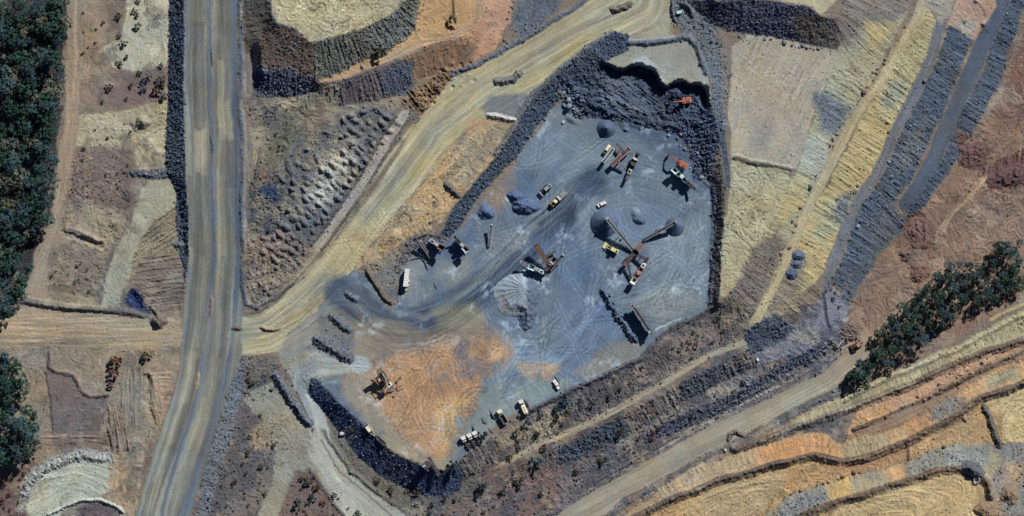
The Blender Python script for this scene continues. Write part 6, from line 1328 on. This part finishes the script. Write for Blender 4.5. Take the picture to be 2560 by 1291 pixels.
# --- conveyors
def conveyor(px0, py0, z0, px1, py1, z1, w_, label, mat='grey', legs=2, head=True, hopper=False, wheels=False, name='conveyor', belt='belt', cross=True, rail=.38):
    e = thing(name, label, 'conveyor', px0, py0, (px1, py1)); g0 = gz(px0, py0); g1 = gz(px1, py1)
    (x0, y0), (x1, y1) = W(px0, py0), W(px1, py1); L = math.hypot(x1 - x0, y1 - y0); a, b = z0, z1 + g1 * 0
    f = MB()
    for s in (-1, 1):
        f.beam((0, s * w_ / 2, a), (L, s * w_ / 2, b), .3, rail).beam((0, s * w_ / 2, a - .55), (L, s * w_ / 2, b - .55), .16, .16)
    n = max(3, int(L / 1.8))
    for k in range(n + 1):
        t = k / n; z = a + (b - a) * t
        f.beam((L * t, -w_ / 2, z - .2), (L * t, w_ / 2, z - .2), .12, .12)
        if k < n:
            t2 = (k + 1) / n; z2 = a + (b - a) * t2
            for s in (-1, 1): f.beam((L * t, s * w_ / 2, z - .55), (L * t2, s * w_ / 2, z2), .08, .08)
    f.build('frame', mat, e)
    MB().beam((.1, 0, a + .12), (L - .1, 0, b + .12), w_ - .3, .1).build('belt', belt, e)
    MB().cyl((L, -w_ / 2, b), (L, w_ / 2, b), .3, 10).build('head_pulley', 'darkgrey', e); MB().cyl((0, -w_ / 2, a), (0, w_ / 2, a), .28, 10).build('tail_pulley', 'darkgrey', e)
    if head: MB().box((L + .1, 0, b + .25), (.9, w_ + .3, .8), taper=.8).build('head_hood', mat, e)
    for k in range(legs):
        t = (k + .8) / (legs + .4); z = a + (b - a) * t; l = MB()
        for s in (-1, 1): l.beam((L * t, s * w_ / 2, z - .4), (L * t - .2, s * (w_ / 2 + .35), -.15), .14, .14)
        l.beam((L * t - .1, -w_ / 2 - .15, z * .45), (L * t - .1, w_ / 2 + .15, z * .45), .1, .1); l.build('support', 'darkgrey', e)
    if hopper: MB().prism([(-1.1, a + 1.3), (1.4, a + 1.3), (.8, a + .2), (-.6, a + .2)], -w_ / 2 - .4, w_ / 2 + .4).build('feed_hopper', mat, e)
    if wheels:
        for s in (-1, 1): wheel(e, L * .42, s * (w_ / 2 + .45), .5, .35)
        MB().beam((L * .42, -w_ / 2 - .5, .5), (L * .42, w_ / 2 + .5, .5), .15, .15).build('axle', 'darkgrey', e)
    return e
conveyor(1586, 630, .9, 1517, 548, 7.4, 1.5, 'long pale stacker conveyor rising to the largest gravel stockpile', 'steelwhite', 3, wheels=True)
conveyor(1611, 599, 1.2, 1688, 556, 5.8, 1.4, 'pale grey stacker conveyor rising to the right-hand gravel stockpile', 'grey', 3, wheels=True)
conveyor(1589, 636, 2.6, 1613, 648, 3.6, 1.1, 'short dark conveyor running east from the rust-brown screening line', 'darkgrey', 1)
conveyor(1577, 700, 1.0, 1569, 656, 3.4, .8, 'thin dark conveyor from the red and white crusher up to the screening line', 'darkgrey', 2)
conveyor(1507, 407, 3.4, 1533, 373, 1.2, 1.6, 'parked grey ladder-like conveyor leftmost in the row of parked plant', 'steelwhite', 2)
conveyor(1527, 415, 3.0, 1573, 371, 3.4, 2.2, 'wide lilac-brown conveyor in the middle of the row of parked plant', 'lilac', 3, belt='brownred')
conveyor(1542, 361, 2.8, 1560, 383, 3.6, .8, 'thin side conveyor jutting up-left from the wide lilac-brown one', 'brownred', 1, head=False)
conveyor(1561, 422, 2.2, 1545, 406, 3.2, .8, 'thin side conveyor jutting down-right from the wide lilac-brown one', 'lilac', 1, head=False)
conveyor(1369, 659, 3.4, 1340, 612, 6.2, 2.1, 'heavy red-brown feed conveyor on the crushing plant west of the grey floor patch', 'brownred', 3, belt='brownred')
conveyor(1375, 676, 1.2, 1407, 638, 4.6, 1.3, 'pale grey ladder conveyor at the right of the crushing plant', 'steelwhite', 2)
conveyor(1327, 671, 3.0, 1302, 655, 4.8, 1.0, 'narrow blue-grey conveyor at the lower left of the crushing plant', 'grey', 1)
conveyor(1364, 643, .8, 1389, 628, 2.2, .7, 'thin olive-brown conveyor branching off the crushing plant to the east', 'olive', 1, head=False)
conveyor(1081, 650, 1.0, 1050, 605, 5.0, 1.1, 'thin lilac-brown conveyor leaning across the western bay', 'lilac', 2)
conveyor(1222, 617, .8, 1229, 563, 4.4, .9, 'slim pale upright conveyor standing alone by the rough stone heap', 'steelwhite', 2)
conveyor(1065, 595, 4.6, 1086, 609, 4.2, 1.0, 'pale grey discharge conveyor of the screen against the western bank', 'steelwhite', 1)
# long overhead stacker in the south-east bay
e = thing('radial_stacker', 'long dark overhead stacker beside the dark rock bank in the south-east bay', 'conveyor', 1626, 834, (1581, 766)); L = 16.2
f = MB()
for s in (-.75, .75): f.beam((0, s, 5.0), (L, s, 5.2), .2, .9).beam((0, s, 3.9), (L, s, 4.1), .14, .14)
for k in range(10): f.beam((L * k / 9, -.75, 4.6), (L * k / 9, .75, 4.6), .12, .12)
f.build('truss', 'darkgrey', e)
for s in (-.8, .8): MB().box((L / 2, s, 3.4), (L - 1.5, .12, 3.2)).build('side_panel', 'darkgrey', e)
MB().beam((0, .75, 5.5), (L, .75, 5.7), .16, .2).build('handrail', 'steelwhite', e); MB().beam((.1, 0, 5.1), (L, 0, 5.3), 1.2, .1).build('belt', 'belt', e)
for t in (.12, .5, .86): MB().beam((L * t, -.9, 4.2), (L * t, -1.3, -.2), .22, .22).beam((L * t, .9, 4.2), (L * t, 1.3, -.2), .22, .22).beam((L * t, -1.1, 2), (L * t, 1.1, 2), .16, .16).box((L * t, 0, 2.6), (1.6, 1.3, 2.6)).build('support', 'darkgrey', e)
h = MB().cyl((L + .4, 0, 4.3), (L + .4, 0, 5.9), 1.0, 16).build('head_drum', 'steelwhite', e); MB().cyl((L + .4, 0, 5.88), (L + .4, 0, 5.98), .72, 14).build('drum_opening', 'black', h)
MB().box((.9, .2, 5.6), (1.3, 1.3, .9), taper=.8).build('drive_unit', 'steelwhite', e)
# rust-brown screening line
e = thing('screening_plant', 'rust-brown screening line linking the two stacker conveyors', 'screening plant', 1587, 631, (1609, 604))
f = MB()
for s in (-.9, .9): f.beam((-7.5, s, 2.2), (7.0, s, 3.2), .25, .5).beam((-6.5, s, 1.2), (6.5, s, 1.2), .22, .3)
for k in range(8): f.beam((-7 + 2 * k, -.9, 2.3 + .13 * k), (-7 + 2 * k, .9, 2.3 + .13 * k), .18, .2)
f.build('frame', 'brownred', e)
sb = MB().box((3.2, 0, 4.0), (4.2, 2.3, 1.4), ch=.2).build('screen_box', 'brownred', e)
for s in (-1, 1): MB().box((3.2, s * 1.4, 4.3), (3.6, .5, .12)).beam((1.6, s * 1.6, 4.9), (4.8, s * 1.6, 4.9), .06, .06).build('walkway', 'pinkred', sb)
for k in range(4): MB().box((1.8 + .95 * k, 0, 4.73), (.2, 2.0, .08)).build('screen_bar', 'lilac', sb)
MB().beam((-7.4, 0, 2.4), (1.2, 0, 3.2), 1.3, .12).build('belt', 'belt', e)
for x in (-6, -1.5, 2, 5.5): MB().beam((x, -.9, 2.4), (x, -1.1, -.2), .2, .2).beam((x, .9, 2.4), (x, 1.1, -.2), .2, .2).build('leg', 'darkgrey', e)
MB().prism([(-8.6, 3.6), (-6.4, 3.6), (-6.9, 2.2), (-8.1, 2.2)], -1.2, 1.2).build('feed_hopper', 'brownred', e)
MB().box((-4.4, 1.4, 2.0), (1.6, 1.0, 1.4), ch=.15).build('motor', 'darkgrey', e); MB().box((.2, -1.6, 2.4), (1.5, .9, 1.2), ch=.15).build('motor', 'brownred', e)
def crusher(px, py, to, label, body, hop, deck, L=14.0, h=3.2, hopx=None, eng='white', tracks=True, name='mobile_crusher', arm=None, mid=None):
    e = thing(name, label, 'crusher', px, py, to)
    if tracks:
        for s in (-1, 1): track(e, L * .36, s * 1.15, .5, .95)
    f = MB()
    for s in (-.75, .75): f.beam((-L * .46, s, 1.3), (L * .46, s, 1.3), .28, .5)
    for k in range(6): f.beam((-L * .42 + L * .168 * k, -.75, 1.3), (-L * .42 + L * .168 * k, .75, 1.3), .2, .3)
    f.build('chassis', deck, e)
    hx = L * .3
    hp = MB()
    for (p, q) in (((-1.7, -1.3), (1.7, -1.3)), ((1.7, -1.3), (1.7, 1.3)), ((1.7, 1.3), (-1.7, 1.3)), ((-1.7, 1.3), (-1.7, -1.3))):
        hp.add([(hx + p[0], p[1], h + 1.1), (hx + q[0], q[1], h + 1.1), (hx + q[0] * .55, q[1] * .55, h - .4), (hx + p[0] * .55, p[1] * .55, h - .4), (hx + p[0] * 1.06, p[1] * 1.08, h + 1.15), (hx + q[0] * 1.06, q[1] * 1.08, h + 1.15), (hx + q[0] * .6, q[1] * .62, h - .5), (hx + p[0] * .6, p[1] * .62, h - .5)], [(0, 1, 2, 3), (7, 6, 5, 4), (0, 4, 5, 1), (2, 6, 7, 3)])
    hpo = hp.build('feed_hopper', hop, e); MB().box((hx, 0, h - .5), (1.9, 1.5, .2)).build('hopper_floor', 'black', hpo)
    c = MB().box((0, 0, h * .82), (2.4, 1.9, h * .75), ch=.2, taper=.85).cyl((0, -1.2, h * .8), (0, 1.2, h * .8), .8, 14).build('crusher_box', mid or body, e)
    MB().cyl((.1, 1.0, h * .8), (.1, 1.3, h * .8), 1.0, 16).build('flywheel', 'darkgrey', c)
    g = MB().box((-L * .3, 0, h * .72), (2.8, 2.0, h * .55), ch=.22).build('engine_housing', eng, e)
    MB().box((-L * .3, 0, h * .72 + h * .275 + .03), (1.3, 1.1, .08)).build('radiator_grille', 'black', g); MB().cyl((-L * .3 + 1.0, .6, h * .9), (-L * .3 + 1.0, .6, h * 1.25), .12).build('exhaust', 'darkgrey', g)
    for s in (-1, 1): MB().box((-L * .05, s * .95, h * .52), (L * .72, .14, h * .62)).build('side_panel', body, e)
    MB().box((L * .14, 1.25, h * .75), (2.4, .6, .12)).beam((L * .05, 1.5, h * .75 + .9), (L * .24, 1.5, h * .75 + .9), .06, .06).build('walkway', deck, e)
    MB().beam((-L * .2, 0, 1.2), (-L * .62, 0, h * 1.05), 1.2, .25).build('discharge_belt', 'belt', e)
    for s in (-.7, .7): MB().beam((-L * .2, s, 1.3), (-L * .62, s, h * 1.12), .12, .35).build('belt_rail', deck, e)
    return e
crusher(1596, 683, (1578, 712), 'red and white tracked crusher at the southern end of the screening line', 'pinkred', 'white', 'red', 14.5, 3.0, eng='white')
crusher(1703, 443, (1674, 415), 'pale blue tracked jaw crusher with long shadow at the edge of the rock spill', 'ice', 'ice', 'darkgrey', 15.5, 4.6, eng='darkgrey')
crusher(1341, 674, (1326, 667), 'blue-grey screen box at the foot of the crushing plant', 'grey', 'ice', 'darkgrey', 9.0, 3.2, eng='ice', name='screening_plant')
crusher(1092, 612, (1108, 623), 'pale grey tracked screen with large dark shadow on the western bank', 'steelwhite', 'brownred', 'steelwhite', 9.0, 5.4, eng='steelwhite', name='mobile_screen')
crusher(1155, 613, (1172, 632), 'tall narrow white screen against the western batter', 'steelwhite', 'steelwhite', 'steelwhite', 9.6, 5.0, eng='darkgrey', name='mobile_screen')
crusher(1377, 660, (1388, 646), 'lilac-grey crusher box with dark red motor in the middle of the crushing plant', 'lilac', 'lilac', 'brownred', 7.0, 3.6, eng='brownred', tracks=False)
crusher(1582, 411, (1598, 374), 'black tracked screen with white guards, rightmost in the row of parked plant', 'darkgrey', 'steelwhite', 'black', 14.0, 3.0, eng='steelwhite', name='mobile_screen')
# tall crushing tower on the orange yard
e = thing('crushing_tower', 'tall dark crushing tower with white cabin on the orange yard', 'crusher', 965, 948, (982, 974))
f = MB()
for x in (-4.2, -1.2, 1.8, 4.6):
    for s in (-1.2, 1.2): f.beam((x, s, -.2), (x, s, 7.4 if x < 4 else 5.0), .28, .28)
for z in (2.2, 4.6, 7.2):
    for s in (-1.2, 1.2): f.beam((-4.2, s, z), (1.8, s, z), .2, .25)
    for x in (-4.2, -1.2, 1.8): f.beam((x, -1.2, z), (x, 1.2, z), .2, .25)
f.build('tower_frame', 'darkgrey', e)
MB().box((-2.6, 0, 6.0), (3.0, 2.2, 2.0), ch=.2).box((-.2, -.2, 3.2), (2.6, 2.0, 2.4), ch=.2).build('crusher_box', 'darkgrey', e)
MB().beam((-5.2, .3, 8.3), (1.4, .3, 6.2), .8, .5).build('feed_chute', 'steelwhite', e)
MB().prism([(-6.4, 9.2), (-4.0, 9.2), (-4.6, 7.6), (-5.8, 7.6)], -1.6, 1.6).build('feed_hopper', 'olive', e)
cb = MB().box((3.1, 0, 5.6), (2.2, 2.4, 1.6), ch=.15).build('control_cabin', 'white', e); MB().box((3.1, 0, 6.43), (1.1, 1.2, .08)).box((4.22, 0, 5.8), (.06, 1.8, .8)).build('window', 'glass', cb)
MB().beam((4.4, .5, 3.2), (6.9, .5, 1.0), .7, .25).beam((4.4, -.6, 3.2), (6.9, -.6, 1.0), .4, .3).build('discharge_chute', 'grey', e)
MB().beam((-5.6, -1.9, 3.4), (-1, -1.9, 3.4), .7, .12).beam((-5.6, -2.2, 4.3), (-1, -2.2, 4.3), .06, .06).build('walkway', 'olive', e)
e = thing('steel_beam_rack', 'dark steel trestle lying beside the crushing tower', 'steel rack', 996, 950, (1002, 943))
MB().beam((-2, -.3, .5), (2, -.3, .5), .25, .4).beam((-2, .3, .5), (2, .3, .5), .25, .4).build('rail', 'darkgrey', e); MB().box((-1.6, 0, .3), (.4, 1.4, .6)).box((1.6, 0, .3), (.3, 1.0, .6)).build('foot', 'black', e)
e = thing('steel_trestle', 'open grey steel frame lying at the foot of the crushing tower', 'steel trestle', 1000, 970, (1007, 967))
MB().beam((-1.8, -.9, .35), (1.8, -.9, .35), .18, .3).beam((-1.8, .9, .35), (1.8, .9, .35), .18, .3).build('side_rail', 'lilac', e); MB().beam((-1.7, -1.0, .4), (-1.7, 1.0, .4), .22, .35).build('end_rail', 'darkgrey', e)
e = thing('oil_drum', 'single dark drum with pale lid south of the crushing tower', 'drum', 986, 989)
MB().cyl((0, 0, 0), (0, 0, 1.1), .45, 14).build('shell', 'darkgrey', e); MB().cyl((0, 0, 1.1), (0, 0, 1.16), .42, 14).build('lid', 'steelwhite', e)
# low loader, tyres and hopper along the yard's south-west lip
e = thing('flatbed_trailer', 'tan flatbed trailer with pale drawbar on the lip of the curved batter', 'trailer', 924, 1074, (935, 1088))
MB().box((-.6, 0, .95), (4.4, 2.3, .25)).box((-.6, .95, 1.2), (4.4, .12, .35)).build('deck', 'cream', e); MB().beam((1.5, .9, .9), (4.2, .1, .6), .18, .2).beam((1.5, -.9, .9), (4.2, .1, .6), .18, .2).build('drawbar', 'cream', e)
MB().box((-2.6, 0, 1.3), (.5, 2.2, .9)).box((1.2, 0, 1.3), (.6, 1.4, .8)).build('headboard', 'darkgrey', e)
for x in (-1.4, -.3):
    for s in (-1, 1): wheel(e, x, s * 1.0, .45, .3)
for k in range(5):
    t = thing('old_tyre', 'worn black tyre in the short row on the lip of the curved batter', 'tyre', 945 + 3.6 * k, 1097 + 3.4 * k, group='row of worn tyres on the batter lip')
    prof = [(.95 + .28 * math.cos(a), .3 + .3 * math.sin(a)) for a in np.linspace(0, 2 * math.pi, 9)[:-1]]; V = []; n = 16
    for i in range(n):
        a = 2 * math.pi * i / n; V += [(r * math.cos(a), r * math.sin(a), z) for r, z in prof]
    MB().add(V, [(i * 8 + j, ((i + 1) % n) * 8 + j, ((i + 1) % n) * 8 + (j + 1) % 8, i * 8 + (j + 1) % 8) for i in range(n) for j in range(8)]).build('tread', 'black', t)
    MB().cyl((0, 0, .12), (0, 0, .2), .66, 12).build('rim', 'grey', t)
t = thing('old_tyre', 'single pale dusty tyre lying on the lowest grey rock mound', 'tyre', 2441, 1200)
V = []; prof = [(1.35 + .35 * math.cos(a), .4 + .38 * math.sin(a)) for a in np.linspace(0, 2 * math.pi, 9)[:-1]]
for i in range(18): V += [(r * math.cos(2 * math.pi * i / 18), r * math.sin(2 * math.pi * i / 18), z + .3) for r, z in prof]
MB().add(V, [(i * 8 + j, ((i + 1) % 18) * 8 + j, ((i + 1) % 18) * 8 + (j + 1) % 8, i * 8 + (j + 1) % 8) for i in range(18) for j in range(8)]).build('tread', 'grey', t)
conveyor(1099, 1188, 3.0, 1073, 1144, 4.6, 1.2, 'dark loading conveyor overhanging the lip of the curved batter', 'brownred', 2)
e = thing('ore_hopper', 'squat dark hopper with grey chute beside the overhanging conveyor', 'hopper', 1066, 1163, (1076, 1158))
MB().prism([(-1.7, 3.2), (1.7, 3.2), (.8, 1.2), (-.8, 1.2)], -1.6, 1.6).build('bin', 'darkgrey', e); MB().box((-1.2, .2, 3.3), (1.6, .9, .4)).build('chute', 'steelwhite', e)
for x in (-1, 1):
    for s in (-1, 1): MB().beam((x, s, 1.4), (x * 1.2, s * 1.2, -.6), .2, .2).build('leg', 'darkgrey', e)
# bulldozer on the brown ground
e = thing('bulldozer', 'faded red bulldozer on the tan track beside the tree belt', 'bulldozer', 2146, 865, (2132, 873))
for s in (-1, 1): track(e, 3.9, s * 1.1, .6, 1.1)
h = MB().box((.9, 0, 1.6), (2.2, 1.4, 1.0), ch=.2).box((-.9, 0, 1.4), (1.6, 1.7, .8), ch=.2).build('body', 'red', e); MB().box((1.2, 0, 2.12), (1.0, .6, .05)).cyl((1.5, .3, 2.0), (1.5, .3, 2.9), .09).build('exhaust', 'darkgrey', h)
c = MB().box((-.6, 0, 2.4), (1.5, 1.5, 1.3), ch=.12).box((-.6, 0, 3.1), (1.9, 1.9, .14)).build('cab', 'pinkred', e); MB().box((.17, 0, 2.5), (.05, 1.2, .8)).box((-1.37, 0, 2.5), (.05, 1.2, .8)).build('window', 'glass', c)
MB().prism([(2.9, .1), (3.15, .2), (3.05, .8), (3.25, 1.5), (3.05, 1.5), (2.85, .8)], -1.9, 1.9).build('blade', 'darkgrey', e)
for s in (-1, 1): MB().beam((0, s * 1.45, .7), (2.95, s * 1.45, .7), .22, .3).build('push_arm', 'red', e)
MB().beam((-1.8, 0, 1.0), (-3.1, 0, 1.2), .5, .35).beam((-3.1, -.8, 1.2), (-3.1, .8, 1.2), .25, .3).beam((-3.1, 0, 1.2), (-3.3, 0, .1), .2, .3).build('ripper', 'darkgrey', e)
# felled timber heap
rs = np.random.RandomState(77)
for k in range(22):
    px, py = 2108 + rs.uniform(0, 42), 822 + rs.uniform(-6, 26); a = rs.uniform(-.9, .9) + (.2 if rs.rand() < .7 else 1.6); L = rs.uniform(3, 6.5)
    e = thing('fallen_log', 'dark felled trunk in the tangled timber heap above the red bulldozer', 'log', px, py, group='logs of the tangled timber heap', dz=rs.uniform(.1, .9)); e.rotation_euler = (0, rs.uniform(-.12, .12), a)
    MB().cyl((-L / 2, 0, .25), (0, .12, .3), .24, 8, .21).cyl((0, .12, .3), (L / 2, 0, .25), .21, 8, .13).beam((L * .15, .1, .3), (L * .35, .8, .6), .12, .12).build('stem', 'timber', e); MB().cyl((-L / 2 - .5, .1, .3), (-L / 2, 0, .25), .42, 7, .24).beam((-L / 2 - .4, .2, .3), (-L / 2 - .7, .7, .5), .14, .14).build('root', 'timber', e)
for px, py, a, L, lb in ((2107, 857, .85, 6, 'bleached grey trunk lying below the tangled timber heap'), (2117, 868, .5, 4, 'shorter bleached trunk lying nearest the red bulldozer'), (1058, 588, .35, 7, 'brown trunk lying on the bank above the western bay')):
    e = thing('fallen_log', lb, 'log', px, py, dz=.1); e.rotation_euler = (0, 0, a)
    MB().cyl((-L / 2, 0, .3), (0, .15, .3), .34, 8, .28).cyl((0, .15, .3), (L / 2, 0, .3), .28, 8, .16).build('stem', 'paletimber' if px > 2000 else 'timber', e); MB().cyl((-L / 2 - .4, 0, .35), (-L / 2, 0, .3), .6, 7, .34).build('root', 'timber', e)
# small things
e = thing('lighting_trailer', 'pale grey lighting trailer inside the curled bund by the top road', 'trailer', 1698, 33, (1711, 30))
MB().box((-.3, 0, 1.0), (2.8, 1.5, 1.0), ch=.18).build('generator_body', 'ice', e); m = MB().beam((1.2, 0, .6), (1.5, 0, 3.6), .16, .16).beam((1.5, -.9, 3.6), (1.5, .9, 3.6), .14, .14).build('mast', 'steelwhite', e)
for s in (-.7, 0, .7): MB().box((1.6, s, 3.7), (.25, .5, .35)).build('lamp_head', 'white', m)
MB().beam((1.0, 0, .5), (2.6, 0, .45), .14, .14).build('drawbar', 'darkgrey', e)
for s in (-1, 1): wheel(e, -.4, s * .8, .38, .25)
e = thing('sign_board', 'small white sign board at the tip of the bank by the grey pad', 'sign', 682, 969, (686, 963))
MB().box((0, 0, 1.5), (.08, 1.8, 1.1), ch=.01).build('panel', 'white', e)
for s in (-.7, .7): MB().beam((-.1, s, 2.0), (-.1, s, -.3), .1, .1).build('post', 'darkgrey', e)
# ================================================================== daylight and the aerial camera
SUN_AZ, SUN_EL = 34.0, 37.0
sd = Vector((math.sin(math.radians(SUN_AZ)) * math.cos(math.radians(SUN_EL)), math.cos(math.radians(SUN_AZ)) * math.cos(math.radians(SUN_EL)), math.sin(math.radians(SUN_EL))))
w = bpy.data.worlds.new('World'); scene.world = w; w.use_nodes = True
sky = w.node_tree.nodes.new('ShaderNodeTexSky'); sky.sky_type = 'NISHITA'; sky.sun_disc = False
sky.sun_elevation = math.radians(SUN_EL); sky.sun_rotation = math.radians(SUN_AZ); sky.ozone_density = 3.0; sky.dust_density = .3; sky.air_density = .45
bg = w.node_tree.nodes['Background']; bg.inputs['Strength'].default_value = 0.05
w.node_tree.links.new(sky.outputs[0], bg.inputs['Color'])
L = bpy.data.lights.new('sun', 'SUN'); L.energy = 5.0; L.angle = math.radians(.5); L.color = (1.0, .965, .90)
lo = bpy.data.objects.new('sun', L); COL.objects.link(lo); lo.rotation_euler = (-sd).to_track_quat('-Z', 'Y').to_euler(); lo.location = sd * 600
cam = bpy.data.cameras.new('camera'); co = bpy.data.objects.new('camera', cam); COL.objects.link(co)
CH = 3000.0
co.location = (0, 0, CH); cam.sensor_width = 36; cam.lens = 36 * (CH - 3) / 512.0; cam.clip_start = 100; cam.clip_end = 30000
scene.camera = co
vs = scene.view_settings; scene.display_settings.display_device = 'sRGB'; vs.view_transform = 'Standard'; vs.look = 'None'; vs.exposure = 0.2; vs.gamma = 1; vs.use_curve_mapping = False
